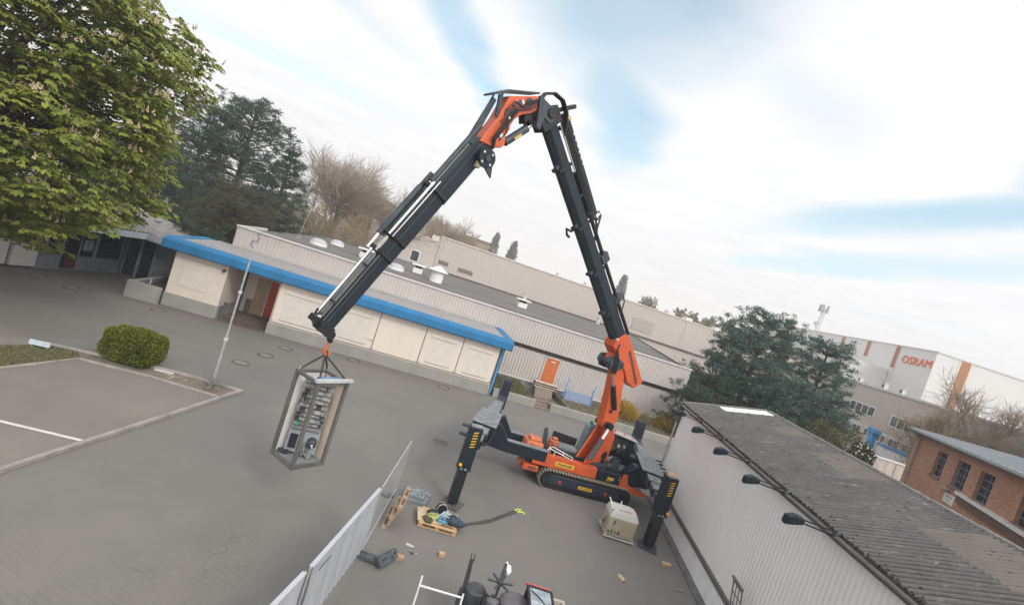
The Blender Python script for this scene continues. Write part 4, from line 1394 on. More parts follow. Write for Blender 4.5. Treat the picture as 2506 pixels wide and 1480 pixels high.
def chestnut():
    rng = np.random.default_rng(11)
    base = Vector((-23.5, 19.6, 0))
    t = thing('chestnut_tree', 'large flowering chestnut tree in full green leaf at the left edge', 'tree', base)
    tr = MB()
    tr.tube([(0, 0, 0), (0.05, 0, 1.2), (0, 0.1, 2.6), (0.1, 0, 5.5), (0, 0, 10), (0.2, 0.1, 14)], [0.55, 0.42, 0.38, 0.32, 0.2, 0.06], 12)
    c = np.array([-0.4, 0.4, 9.45])
    R = np.array([7.15, 6.8, 6.5])
    # clump centres spread over the shell and inside
    d = rnd_dirs(1650, rng)
    rr = np.where(rng.random(1650) < 0.74, rng.uniform(0.86, 1.03, 1650), rng.uniform(0.45, 0.86, 1650))
    lump = 1 + 0.13 * np.sin(d[:, 0] * 5 + 1) * np.cos(d[:, 2] * 6) + 0.09 * np.sin(d[:, 1] * 9 + d[:, 2] * 7)
    cc = c + d * R * (rr * lump)[:, None]
    cc = cc[cc[:, 2] > 2.7]
    # a few long shoots that break the outline
    ex_ = np.array([[7.0, 0.6, 12.5], [7.6, 0.4, 12.1], [6.4, 0.2, 12.9], [7.2, 0.2, 9.6], [7.4, -0.3, 8.9], [5.4, 0, 14.2], [6.3, 0.6, 7.0], [5.2, 0.5, 5.6], [6.9, 0.3, 8.0],
                    [2.6, -0.5, 3.9], [1.6, -1, 3.4]])
    cc = np.vstack([cc, ex_])
    for i in range(0, len(cc), 14):
        p = cc[i]
        m = c + (p - c) * 0.45 + np.array([0, 0, -0.5])
        tr.tube([(0.05, 0, max(2.5, 3 + (p[2] - 3) * 0.35)), tuple(m), tuple(p)], [0.10, 0.045, 0.012], 5)
    tr.build('trunk', M_BARK, t, smooth=True)
    # palmate leaves: umbrella layers
    Cs, Ds = [], []
    for p in cc:
        k = rng.integers(17, 27)
        rad_ = rng.uniform(0.55, 0.95)
        ang = rng.uniform(0, 6.283, k)
        q = np.sqrt(rng.random(k)) * rad_
        off = np.stack([q * np.cos(ang), q * np.sin(ang), -0.42 * q * q / rad_ + rng.normal(0, 0.10, k)], 1)
        Cs.append(p + off)
        Ds.append(off * np.array([1, 1, 0.4]))
    C = np.vstack(Cs)
    out = unit(np.vstack(Ds) + (C - c) * 0.03)
    n = len(C)
    az = np.arctan2(out[:, 1], out[:, 0])
    Vs, Fs, b = [], [], 0
    size = rng.uniform(0.24, 0.36, n)
    tilt = rng.uniform(0.15, 0.75, n)
    for k, a in enumerate((-1.25, -0.62, 0.0, 0.62, 1.25)):
        th = az + a + rng.normal(0, 0.12, n)
        D = np.stack([np.cos(th) * np.cos(tilt), np.sin(th) * np.cos(tilt), -np.sin(tilt)], 1)
        W = np.stack([-np.sin(th), np.cos(th), rng.normal(0, 0.25, n)], 1)
        Lk = size * (1.0 - 0.13 * abs(k - 2))
        V, F = blades(C, D, W, Lk, Lk * 0.21, 0.12)
        Vs.append(V)
        Fs.append(F + b)
        b += len(V)
    np_mesh('crown', np.vstack(Vs), np.vstack(Fs), M_CHEST, t)
    # blossom candles stand on the clumps
    mb = MB()
    for p in cc:
        e = np.linalg.norm((p - c) / R)
        if e > 0.82 and p[2] < 16 and rng.random() < 0.70:
            for _ in range(rng.integers(1, 5)):
                x, y = p[0] + rng.normal(0, 0.3), p[1] + rng.normal(0, 0.3)
                h = rng.uniform(0.16, 0.28)
                z = p[2] + rng.uniform(0.0, 0.12)
                q_ = np.array([x, y, z])
                for j in range(9):
                    f_ = j / 9
                    mb.ball(q_ + np.array([rng.normal(0, 0.045 * (1 - f_)), rng.normal(0, 0.045 * (1 - f_)), h * f_]), 0.040 * (1.1 - f_ * 0.7), n=5, m=3)
    o = mb.build('blossom', M_BLOSSOM, t)
    o['kind'] = 'stuff'


chestnut()


def conifer(name, label, loc, h, r, m, seed, whorls=13, per=6, taper='cone', droop=0.15, clump=9, nl=0.5, lean=0.0, bottom=0.12, group=None, nw=0.05, dens=1.0):
    """trunk with whorls of limbs; needle tufts sit along the limbs and leave gaps between"""
    rng = np.random.default_rng(seed)
    t = thing(name, label, 'tree', loc, 0, group)
    tr = MB()
    tr.tube([(0, 0, 0), (lean * 0.4, 0, h * 0.5), (lean, 0, h * 0.97)], [0.028 * h, 0.018 * h, 0.004 * h], 8)
    Cs = []
    for w in range(whorls):
        f = bottom + (1 - bottom) * (w + rng.uniform(-.25, .25)) / whorls
        z = h * f
        if taper == 'cone':
            rl = r * (1 - f) ** 0.75 * (0.35 + 0.65 * min(1, f / 0.15)) + 0.04 * r
        else:
            rl = r * math.sqrt(max(0.02, 1 - ((f - 0.45) / 0.60) ** 2)) * rng.uniform(0.85, 1.1)
        for k in range(per):
            a = 6.283 * (k + rng.uniform(-.4, .4)) / per + w * 0.9
            ll = rl * rng.uniform(0.62, 1.12)
            rise = rng.uniform(0.1, 0.5) * ll if f > 0.6 else rng.uniform(-droop - 0.1, 0.25) * ll
            p0 = np.array([lean * f, 0, z])
            p1 = p0 + np.array([math.cos(a) * ll, math.sin(a) * ll, rise + rng.normal(0, 0.12 * ll)])
            tr.tube([tuple(p0), tuple((p0 + p1) / 2 + np.array([0, 0, 0.05 * ll])), tuple(p1)], [0.02 * ll + 0.03, 0.012 * ll + 0.02, 0.012], 4)
            nb = max(3, int(ll * 2.4 * dens))
            s_ = np.sqrt(rng.uniform(0.08, 1.0, nb))
            pts = p0 + (p1 - p0) * s_[:, None]
            sp = 0.22 * ll * (0.35 + s_ * 0.8)
            pts += rng.normal(0, 1, (nb, 3)) * sp[:, None] * np.array([0.75, 0.75, 0.55])
            Cs.append(pts)
    tr.build('trunk', M_BARK, t, smooth=True)
    # leading shoot
    Cs.append(np.array([[lean, 0, h * q] for q in (0.90, 0.94, 0.97, 1.0)]) + rng.normal(0, 0.04, (4, 3)))
    P = np.vstack(Cs)
    clump, nl, nw = int(clump * 4.2), nl * 0.56, nw * 0.22
    C = np.repeat(P, clump, axis=0)
    n = len(C)
    outd = unit(C * np.array([1, 1, 0]) - np.array([lean * 0.5, 0, 0]) + 1e-3)
    D = unit(outd * 0.5 + rng.normal(0, 0.55, (n, 3)) + np.array([0, 0, 0.42]))
    C = C + rng.normal(0, 0.55 * nl, (n, 3)) * np.array([1, 1, 0.55])
    W = unit(np.cross(D, rnd_dirs(n, rng)))
    L = rng.uniform(0.6, 1.15, n) * nl
    V, F = blades(C, D, W, L, L * 0 + nw + 0.065 * L)
    np_mesh('crown', V, F, m, t)
    return t


G1 = 'dark conifers behind the left end of the hall'
conifer('pine_tree', 'tallest dark conifer behind the white building', (-36.6, 60, 0), 18.2, 6.0, M_PINE, 1, 17, 7, 'round', 0.05, 11, 0.62, group=G1, dens=1.25)
conifer('pine_tree', 'dark conifer with stepped right outline next to the bare trees', (-31.0, 60, 0), 14.6, 5.0, M_PINE, 2, 15, 7, 'cone', 0.12, 11, 0.6, group=G1, dens=1.35)
conifer('pine_tree', 'dark conifer partly hidden behind the chestnut crown', (-40.6, 58, 0), 15.8, 4.6, M_PINE, 3, 15, 7, 'round', 0.05, 11, 0.6, group=G1, dens=1.2)
conifer('pine_tree', 'low dark spreading conifer over the shopfront roof', (-36.5, 46, 0), 8.6, 5.4, M_PINE, 4, 9, 8, 'round', 0.1, 12, 0.5, group=G1, dens=1.3)
conifer('pine_tree', 'dark conifer behind the shop pavilion roof beside the chestnut', (-42, 50, 0), 9.8, 5.0, M_PINE, 41, 9, 8, 'round', 0.1, 12, 0.5, group=G1, dens=1.3)
conifer('yew_tree', 'broad olive green yew at the left end of the low roof', (-24.3, 41.0, 0), 6.6, 3.3, M_YEW, 5, 11, 9, 'round', 0.0, 13, 0.36, group=None, bottom=0.04, dens=2.0, nw=0.03)
conifer('yew_tree', 'dark shrubby conifer between pavilion and white building', (-23.6, 36.3, 0), 4.3, 2.3, M_PINE, 6, 9, 8, 'round', 0.0, 12, 0.34, bottom=0.04, dens=1.8, nw=0.03)
conifer('yew_tree', 'dark shrub in the soil bed beside the shop doors', (-21.5, 35.0, 0), 3.0, 1.6, M_PINE, 61, 8, 8, 'round', 0.0, 12, 0.3, bottom=0.04, dens=2.0, nw=0.03)
conifer('yew_tree', 'brownish dark conifer below the tallest pine', (-30.5, 52, 0), 8.2, 4.4, M_YEW, 62, 10, 8, 'round', 0.0, 12, 0.45, bottom=0.04, dens=1.5, nw=0.04)
G2 = 'bluish pines behind the garage'
conifer('pine_tree', 'highest bluish pine of the clump behind the garage', (23.2, 46, 0), 12.4, 3.9, M_PINE_B, 7, 15, 7, 'round', 0.0, 11, 0.48, group=G2, dens=1.6)
conifer('pine_tree', 'left bluish pine beside the window of the rear hall', (20.5, 45, 0), 9.6, 2.6, M_PINE_B, 8, 13, 7, 'round', 0.0, 11, 0.45, group=G2, dens=1.6)
conifer('pine_tree', 'dense round bluish pine at the right of the clump', (28.2, 44, 0), 11.7, 3.0, M_PINE_B, 9, 14, 7, 'round', 0.05, 11, 0.46, group=G2, dens=1.6)
conifer('spruce_tree', 'slim yellowish spruce with a pointed top between the pines', (26.4, 48, 0), 13.2, 2.0, M_SPRUCE, 10, 18, 6, 'cone', 0.2, 10, 0.42, dens=1.6)
conifer('pine_tree', 'lower front pine rising just behind the garage ridge', (24.6, 41, 0), 7.6, 3.2, M_PINE_B, 12, 11, 8, 'round', 0.0, 12, 0.42, group=G2, dens=1.6)
conifer('pine_tree', 'spreading low pine branches at the right edge of the clump', (28.0, 41.0, 0), 7.2, 2.2, M_PINE_B, 13, 10, 8, 'round', 0.0, 12, 0.42, group=G2, dens=1.5)
conifer('juniper', 'low dark juniper at the far corner of the garage', (19.0, 43.5, 0), 5.6, 3.2, M_PINE, 14, 10, 8, 'round', 0.0, 12, 0.36, bottom=0.04, dens=1.7, nw=0.03)
conifer('juniper', 'dark bush filling the corner between hall and garage gable', (16.2, 38.5, 0), 4.2, 2.2, M_PINE, 15, 9, 8, 'round', 0.0, 12, 0.32, bottom=0.04, dens=1.8, nw=0.03)


def bare_tree(name, label, loc, h, spread, m, seed, levels=5, trunk=0.035, twig=0.018, kids=(4, 4, 4, 4, 3), up=0.35, group=None, first=0.28):
    rng = np.random.default_rng(seed)
    t = thing(name, label, 'tree', loc, 0, group)
    segs = []
    tips = []

    def grow(p, d, ln, r, lv):
        q = p + d * ln * 0.5 + rng.normal(0, 0.04 * ln, 3)
        e = q + (d + rng.normal(0, 0.12, 3)) * ln * 0.5
        segs.append((p, q, r, r * 0.8, lv))
        segs.append((q, e, r * 0.8, r * 0.6, lv))
        if lv >= levels:
            return
        n = kids[lv]
        for k in range(n):
            f = rng.uniform(0.35, 1.0)
            s = p + (q - p) * min(1, f * 2) if f < 0.5 else q + (e - q) * (f - 0.5) * 2
            nd = d + rng.normal(0, spread, 3) + np.array([0, 0, up * (0.25 + 0.22 * lv)])
            nd /= np.linalg.norm(nd)
            grow(s, nd, ln * rng.uniform(0.55, 0.78), max(twig, r * 0.55), lv + 1)
    grow(np.zeros(3), np.array([0, 0, 1.0]), h * first, h * trunk * 0.6, 0)
    mbt, V, F = MB(), [], []
    b = 0
    A = np.array([s[0] for s in segs])
    B = np.array([s[1] for s in segs])
    zmax = B[:, 2].max()
    k_ = h / zmax
    A *= k_
    B *= k_
    R0 = np.array([s[2] for s in segs])
    R1 = np.array([s[3] for s in segs])
    LV = np.array([s[4] for s in segs])
    for lim, nm, mm in ((LV <= 1, 'trunk', MATS['bark_grey']), (LV > 1, 'crown', m)):
        a, bb, r0, r1 = A[lim], B[lim], R0[lim], R1[lim]
        d = unit(bb - a)
        s1 = unit(np.cross(d, np.array([0.3, 0.5, 0.81])))
        s2 = np.cross(d, s1)
        ns = 3
        V = np.empty((len(a), 2 * ns, 3))
        for i in range(ns):
            th = 2 * math.pi * i / ns
            o = s1 * math.cos(th) + s2 * math.sin(th)
            V[:, i] = a + o * r0[:, None]
            V[:, ns + i] = bb + o * r1[:, None]
        base = (np.arange(len(a)) * 2 * ns)[:, None]
        F = np.concatenate([base + np.array([[i, (i + 1) % ns, ns + (i + 1) % ns, ns + i]]) for i in range(ns)])
        np_mesh(nm, V.reshape(-1, 3), F, mm, t)
    return t


mat('bark_grey', (0.27, 0.235, 0.20), 0.95, var=0.2, scale=3)
bare_tree('bare_tree', 'big leafless tree with fine branches right of the dark conifers', (-31.0, 76, 0), 19.6, 0.62, M_BARE, 21, 5, twig=0.012, kids=(8, 6, 6, 5, 5), trunk=0.028)
bare_tree('bare_tree', 'leafless tree close behind the crane jib', (-24.2, 78, 0), 17.6, 0.62, M_BARE, 22, 5, twig=0.012, kids=(7, 6, 6, 5, 5), trunk=0.028)
bare_tree('bare_tree', 'leafless tree above the stepped roof block', (-17.0, 100, 0), 17.2, 0.55, M_BARE, 23, 5, twig=0.018, kids=(6, 6, 6, 5, 5))
bare_tree('bare_tree', 'small leafless tree left of the two poplars', (-13.5, 110, 0), 15.2, 0.55, M_BARE, 24, 5, twig=0.035, kids=(5, 5, 5, 4, 4))
bare_tree('bare_tree', 'large leafless tree above the brick house roof at the right edge', (45.0, 44, 0), 13.9, 0.62, M_BARE, 25, 5, twig=0.0075, kids=(8, 6, 6, 5, 5), trunk=0.024)
bare_tree('bare_tree', 'leafless tree in front of the orange stripe of the tower', (41.2, 46, 0), 10.4, 0.60, M_OLIVE, 26, 5, twig=0.0075, kids=(6, 6, 5, 5, 4), trunk=0.024)


def twig_bush(name, label, loc, rx, ry, h, m, seed, n=2600, ln=1.2, wid=0.012, group=None, fan=0.5):
    """mass of upright twigs that reads as leafless scrub"""
    rng = np.random.default_rng(seed)
    t = thing(name, label, 'bush', loc, 0, group)
    d = rnd_dirs(n, rng)
    q = rng.random(n) ** 0.4
    C = np.stack([d[:, 0] * rx * q, d[:, 1] * ry * q, np.abs(d[:, 2]) * h * q * 0.9], 1)
    D = unit(np.stack([C[:, 0] / rx * fan, C[:, 1] / ry * fan, np.full(n, 0.8)], 1) + rng.normal(0, 0.35, (n, 3)))
    W = unit(np.cross(D, rnd_dirs(n, rng)))
    L = rng.uniform(0.5, 1.2, n) * ln
    V, F = blades(C, D, W, L, L * 0 + wid)
    np_mesh('crown', V, F, m, t)
    st = MB()
    for k in range(9):
        a = k * 0.7
        st.tube([(0.2 * math.cos(a), 0.2 * math.sin(a), 0), (rx * 0.3 * math.cos(a), ry * 0.3 * math.sin(a), h * 0.45), (rx * 0.6 * math.cos(a), ry * 0.6 * math.sin(a), h * 0.8)], [0.06, 0.04, 0.015], 5)
    st.build('stem', MATS['bark_grey'], t)
    return t


G3 = 'olive brown scrub under the bare trees'
twig_bush('willow_scrub', 'olive brown leafless scrub right beside the dark conifers', (-30.5, 70, 0), 3.8, 3.5, 10.2, M_OLIVE, 31, 5200, 1.7, 0.022, G3)
twig_bush('willow_scrub', 'olive brown leafless scrub in the middle of the group', (-24.5, 71, 0), 4.0, 3.5, 11.2, M_OLIVE, 32, 5200, 1.7, 0.022, G3)
twig_bush('willow_scrub', 'olive brown scrub behind the raised jib', (-18.5, 92, 0), 5.5, 4, 13.0, M_OLIVE, 33, 5200, 2.0, 0.03, G3)
twig_bush('willow_scrub', 'olive brown scrub behind the stepped roof block', (-8.5, 98, 0), 5.5, 4, 12.6, M_OLIVE, 34, 4800, 2.0, 0.03, G3)
twig_bush('willow_scrub', 'faded scrub line left of the poplars', (-8.5, 125, 0), 6, 4, 12.8, M_OLIVE, 35, 4000, 2.0, 0.035, G3)
G4 = 'olive scrub above the brick house'
twig_bush('willow_scrub', 'olive haze of twigs above the brick house gutter corner', (41.4, 44, 0), 3.0, 3, 8.2, M_OLIVE, 36, 5200, 1.2, 0.014, G4)
twig_bush('willow_scrub', 'olive twigs over the grey sheet roof at the right edge', (46.8, 42, 0), 4.0, 3, 9.4, M_OLIVE, 37, 5600, 1.2, 0.014, G4)
twig_bush('willow_scrub', 'olive twigs between the first two bushes over the brick house', (43.9, 43, 0), 3.2, 3, 8.8, M_OLIVE, 38, 4600, 1.2, 0.014, G4)


def leaf_bush(name, label, loc, rx, ry, rz, m, seed, n=5000, ln=0.09, group=None, rz_bottom=0.0, cube=0.0, cat='bush', lump=0.12):
    rng = np.random.default_rng(seed)
    t = thing(name, label, cat, loc, 0, group)
    d = rnd_dirs(n, rng)
    if cube:
        s_ = np.max(np.abs(d), axis=1, keepdims=True)
        d = d * (1 - cube) + d / s_ * cube * 0.93
    q = np.where(rng.random(n) < 0.75, rng.uniform(0.9, 1.03, n), rng.uniform(0.5, 0.9, n))
    q = q * (1 + lump * np.sin(d[:, 0] * 7 + seed) * np.cos(d[:, 1] * 6 + d[:, 2] * 5))
    C = d * np.array([rx, ry, rz]) * q[:, None]
    C[:, 2] += rz
    C = C[C[:, 2] > 0.02]
    n = len(C)
    D = unit(unit(C - np.array([0, 0, rz])) * 0.7 + rng.normal(0, 0.6, (n, 3)) + np.array([0, 0, 0.3]))
    W = unit(np.cross(D, rnd_dirs(n, rng)))
    L = rng.uniform(0.6, 1.3, n) * ln
    V, F = blades(C, D, W, L, L * 0.32)
    np_mesh('crown', V, F, m, t)
    st = MB()
    for k in range(7):
        a = k * 0.9
        st.tube([(0.05 * math.cos(a), 0.05 * math.sin(a), 0), (rx * 0.3 * math.cos(a), ry * 0.3 * math.sin(a), rz * 0.8), (rx * 0.6 * math.cos(a), ry * 0.6 * math.sin(a), rz * 1.3)], [0.04, 0.025, 0.01], 5)
    st.build('stem', M_BARK, t)
    return t


leaf_bush('box_hedge', 'clipped rounded green bush on the strip beside the parking bay', (-13.75, 19.3, 0), 1.08, 0.78, 0.66, M_HEDGE, 51, 26000, 0.085, cube=0.45, lump=0.05)
G5 = 'yellow forsythia bushes before the hall'
for i, (s_, t_, a, b_, l) in enumerate(((18.6, 34.9, 1.25, 1.15, 'yellow flowering bush right of the orange crane mast'), (20.6, 35.4, 0.7, 0.55, 'small sparse yellow bush between the two larger ones'),
                                         (22.7, 35.0, 1.15, 1.1, 'yellow flowering bush next to the garage downpipe'))):
    twig_bush('forsythia_bush', l, Fp(s_, t_, 0.42), a, a * 0.8, b_ * 1.2, M_YELLOW if i != 1 else M_OLIVE, 60 + i, 2600 if i != 1 else 600, 0.34, 0.026, G5)
# hedgerow scrub between garage and office block
G6 = 'mixed bushes behind the garage ridge'
leaf_bush('garden_bush', 'brown green bush right below the pines', (26.3, 38.5, 0), 1.9, 1.6, 2.5, M_BUSH, 70, 7000, 0.16, G6)
leaf_bush('garden_bush', 'brownish green bush in the middle of the hedgerow', (29.0, 40.0, 0), 2.2, 1.6, 2.6, M_BUSH, 71, 7000, 0.16, G6)
leaf_bush('garden_bush', 'dark bush at the foot of the pines beside the garage ridge', (22.5, 37, 0), 2.2, 1.6, 2.2, M_YEW, 72, 7000, 0.15, G6)
leaf_bush('garden_bush', 'low green hedge in front of the white cabin', (33.5, 41, 0), 3.0, 1.2, 1.35, M_BUSH, 73, 7000, 0.16, G6)
o = leaf_bush('blossom_shrub', 'dark glossy shrub with white blossoms near the rendered wall', (28.0, 36, 0), 0.95, 0.9, 2.35, M_YEW, 74, 5200, 0.17)
mb = MB()
for k in range(60):
    a, b_ = random.uniform(0, 6.28), random.uniform(0.1, 1.5)
    mb.ball((0.95 * math.cos(a) * math.sin(b_), 0.9 * math.sin(a) * math.sin(b_), 2.35 + 2.35 * math.cos(b_)), 0.09, n=6, m=4)
q = mb.build('blossom', mat('white_blossom', (0.5, 0.52, 0.42), 0.7), o)
q['kind'] = 'stuff'


def poplar(label, loc, h, r, seed, group='poplars beyond the rear hall'):
    rng = np.random.default_rng(seed)
    t = thing('poplar_tree', label, 'tree', loc, 0, group)
    MB().cyl((0, 0, 0), (0, 0, h * 0.9), 0.3, 0.05, 7).build('trunk', MATS['bark_grey'], t)
    n = 2200
    f = rng.random(n)
    rr = r * (np.sin(np.pi * np.clip(f * 0.93 + 0.07, 0, 1)) ** 0.55) * np.sqrt(rng.uniform(0.15, 1, n))
    a = rng.uniform(0, 6.283, n)
    C = np.stack([rr * np.cos(a), rr * np.sin(a), h * (0.12 + 0.88 * f)], 1)
    D = unit(np.stack([np.cos(a) * 0.25, np.sin(a) * 0.25, np.ones(n)], 1) + rng.normal(0, 0.2, (n, 3)))
    W = unit(np.cross(D, rnd_dirs(n, rng)))
    L = rng.uniform(0.6, 1.2, n) * 1.1
    V, F = blades(C, D, W, L, L * 0.10)
    np_mesh('crown', V, F, M_POPLAR, t)


poplar('slim poplar just left of the other poplar above the rear hall roof', (-9.9, 140, 0), 18.2, 1.4, 81)
poplar('second slim poplar above the rear hall roof', (-4.4, 140, 0), 17.6, 1.5, 82)
poplar('leaning poplar right of the crane boom above the rear hall', (28.2, 140, 0), 18.4, 1.7, 83)
for i, (x, y, h, r, l) in enumerate(((39.6, 150, 15.2, 3.6, 'round pale tree above the rear hall, left of three'), (46.5, 140, 14.0, 2.8, 'greenish tree above the rear hall beside a roof box'),
                                     (51.0, 142, 14.2, 2.6, 'narrow greenish tree in the far row'), (55.5, 140, 14.6, 2.8, 'last far tree of the row before the pines'), (60.5, 140, 15.0, 2.6, 'far tree peeping over the left bluish pine'))):
    leaf_bush('far_tree', l, (x, y, 0), r, r, h / 2, M_FARLEAF, 90 + i, 3200, 0.75, 'far trees over the rear hall roof', cat='tree', lump=0.2)
# far brick apartment block behind the bare trees
t = thing('apartment_house', 'far brown brick house block behind the olive scrub', 'house', (-20, 150, 0), rad(10))
MB().box(0, 9, 0, 12, 0, 15.6).build('wall', mat('far_brick', (0.33, 0.25, 0.20), 0.85, var=0.1, scale=0.4), t)
MB().box(-0.3, 9.3, -0.3, 12.3, 15.61, 16.1).build('roof', mat('far_roof', (0.26, 0.2, 0.165), 0.8), t)
t = thing('apartment_house', 'far brown house block behind the tall leafless tree', 'house', (-52, 130, 0), rad(5))
MB().box(0, 12, 0, 12, 0, 16.6).build('wall', MATS['far_brick'], t)
MB().box(-0.3, 12.3, -0.3, 12.3, 16.61, 17.1).build('roof', MATS['far_roof'], t)
# distant tree belt closes the horizon
rng = np.random.default_rng(5)
n = 16000
ang = rng.uniform(rad(28), rad(158), n)
R_ = rng.uniform(215, 245, n)
hh = 7.5 + 2.2 * np.sin(ang * 31) + 1.5 * np.sin(ang * 83 + 1)
C = np.stack([R_ * np.cos(ang), R_ * np.sin(ang), rng.random(n) ** 0.7 * hh], 1)
D = unit(rng.normal(0, 0.5, (n, 3)) + np.array([0, 0, 0.8]))
W = unit(np.cross(D, rnd_dirs(n, rng)))
L = rng.uniform(1.2, 2.6, n)
V, F = blades(C, D, W, L, L * 0.3)
tag(np_mesh('far_treeline', V, F, M_FARLEAF), 'hazy belt of distant trees along the horizon', 'trees', None, 'stuff')

# ------------------------------------------------------------------ crawler crane
M_OR = mat('crane_orange', (0.60, 0.100, 0.026), 0.45, var=0.10, scale=3.5, col2=(0.36, 0.075, 0.032), thr=(0.42, 0.82))
M_ORD = mat('crane_orange_dusty', (0.60, 0.17, 0.075), 0.65, var=0.2, scale=4)
M_BK = mat('crane_anthracite', (0.013, 0.020, 0.027), 0.42, var=0.2, scale=3.0, col2=(0.020, 0.029, 0.037), spec=0.22)
M_BK2 = mat('crane_slate', (0.045, 0.060, 0.072), 0.45, var=0.2, scale=2.5, spec=0.4)
M_BK3 = mat('crane_top_grey', (0.20, 0.215, 0.225), 0.6, var=0.2, scale=4)  # lighter grey for top plates, covers and caps
M_BLACK = mat('rubber_black', (0.012, 0.012, 0.013), 0.6, var=0.2)
M_CHROME = mat('chrome_rod', (0.82, 0.82, 0.82), 0.15, metal=1.0, var=0.03)
M_YEL = mat('plate_yellow', (0.72, 0.44, 0.03), 0.45, var=0.04)
M_STRIPE = mat('warning_yellow', (0.70, 0.42, 0.02), 0.5, var=0.05)
M_TREAD = mat('track_tread', (0.40, 0.34, 0.265), 0.9, var=0.2, scale=8, col2=(0.24, 0.205, 0.165))
M_SILVER = mat('silver_part', (0.6, 0.6, 0.58), 0.35, metal=0.6)
CC = Vector((4.5, 21.8, 0))
EX = Vector((math.cos(AZC), math.sin(AZC), 0))
EY = Vector((-math.sin(AZC), math.cos(AZC), 0))
cr_ = thing('crawler_crane', 'orange and anthracite tracked knuckle boom crane on four spread outrigger legs', 'crane', CC, AZC)

# tracks
for sy in (-1, 1):
    y0, y1 = (-1.15, -0.72) if sy < 0 else (0.72, 1.15)
    prof = []
    for k in range(13):
        a = math.pi / 2 + math.pi * k / 12
        prof.append((-0.90 + 0.38 * math.cos(a), 0.40 + 0.38 * math.sin(a)))
    for k in range(13):
        a = -math.pi / 2 + math.pi * k / 12
        prof.append((2.65 + 0.38 * math.cos(a), 0.40 + 0.38 * math.sin(a)))
    tb = MB().ext([(x, y0, z) for x, z in prof], (0, y1 - y0, 0))
    tk = tb.build('track', M_BLACK, cr_, smooth=True)
    cl = MB()
    for k in range(26):                                   # cleats along the top and round the ends
        x = -0.9 + 3.55 * k / 25
        cl.box(x - 0.036, x + 0.036, y0 - 0.03, y1 + 0.03, 0.782, 0.825)
        cl.box(x - 0.036, x + 0.036, y0 - 0.03, y1 + 0.03, 0.0, 0.018)
    for cx0, s0 in ((-0.90, math.pi / 2), (2.65, -math.pi / 2)):
        for k in range(1, 11):
            a = s0 + math.pi * k / 11
            c0 = Vector((cx0 + 0.395 * math.cos(a), (y0 + y1) / 2, 0.40 + 0.395 * math.sin(a)))
            cl.beam(c0 - Vector((0, (y1 - y0) / 2 + .005, 0)), c0 + Vector((0, (y1 - y0) / 2 + .005, 0)), 0.06, 0.035, (math.cos(a), 0, math.sin(a)))
    sub(tk, cl, 'cleats', M_TREAD)
    yo = y0 - 0.02 if sy < 0 else y1 + 0.02
    sf = MB().ext([(-0.75, yo - 0.05 * (sy < 0), 0.66), (-0.9, yo - 0.05 * (sy < 0), 0.5), (-0.8, yo - 0.05 * (sy < 0), 0.25), (2.3, yo - 0.05 * (sy < 0), 0.2), (2.45, yo - 0.05 * (sy < 0), 0.4), (2.3, yo - 0.05 * (sy < 0), 0.66)], (0, 0.05, 0))
    sfo = sub(tk, sf, 'side_frame', mat('track_frame', (0.026, 0.034, 0.052), 0.4, var=0.15), bevel=0.02)
    if sy < 0:
        yy = yo - 0.052
        for x in (-0.38, 1.78):
            sub(tk, MB().ring((x, yy, 0.42), (0, 1, 0), 0.055, 0.018, 14, 4), 'lug_ring', mat('ring_red', (0.55, 0.07, 0.03), 0.5))
        sub(tk, MB().box(0.48, 1.12, yy - 0.006, yy, 0.335, 0.475), 'nameplate', M_YEL, bevel=0.04)
        sub(tk, text_mb('PALFINGER', 0.105, (0.80, yy - 0.009, 0.405), (1, 0, 0), (0, 0, 1), 0.004), 'lettering', M_BLACK)
    rl = MB()
    for x in (-0.9, 2.65):
        rl.cyl((x, yo - 0.01, 0.4), (x, yo + 0.03, 0.4), 0.24, n=20)
    for x in (-0.2, 0.5, 1.2, 1.9):
        rl.cyl((x, yo - 0.005, 0.13), (x, yo + 0.03, 0.13), 0.10, n=14)
    sub(tk, rl, 'roller', M_BK, smooth=True)

# chassis, side panel, lights
ch = MB().box(-1.75, 3.2, -0.70, 0.70, 0.35, 1.0).box(-1.6, 3.1, -0.9, 0.9, 0.86, 1.12)
ch.build('chassis', M_BK, cr_, bevel=0.02)
sp_ = MB().ext([(-1.76, -0.97, 0.84), (1.21, -0.97, 0.86), (1.19, -0.97, 1.31), (-1.73, -0.97, 1.37)], (0, 0.06, 0)).box(-1.73, 1.19, -0.908, -0.55, 1.24, 1.305).build('side_panel', M_OR, cr_, bevel=0.012)
sub(sp_, MB().box(-0.74, 0.12, -0.985, -0.972, 0.985, 1.175), 'nameplate', M_YEL, bevel=0.05)
sub(sp_, MB().box(-0.71, 0.09, -0.988, -0.986, 1.01, 1.15), 'plate_field', mat('plate_field', (0.78, 0.50, 0.07), 0.5), bevel=0.03)
sub(sp_, text_mb('PALFINGER', 0.135, (-0.31, -0.992, 1.08), (1, 0, 0), (0, 0, 1), 0.004, bold=0.004), 'lettering', M_BLACK)
MB().ext([(-1.76, 0.91, 0.84), (1.21, 0.91, 0.86), (1.19, 0.91, 1.31), (-1.73, 0.91, 1.37)], (0, 0.06, 0)).build('side_panel', M_OR, cr_, bevel=0.012)
hb = MB().box(-2.08, -1.40, -0.98, -0.72, 0.50, 0.75).build('light_box', M_OR, cr_, bevel=0.02)
sub(hb, MB().box(-2.0, -1.9, -0.99, -0.982, 0.58, 0.68), 'tail_lamp', mat('tail_red', (0.7, 0.08, 0.05), 0.3))
sub(hb, MB().box(-1.84, -1.52, -0.988, -0.982, 0.56, 0.70), 'lamp_grille', mat('grille_brown', (0.16, 0.07, 0.05), 0.6))
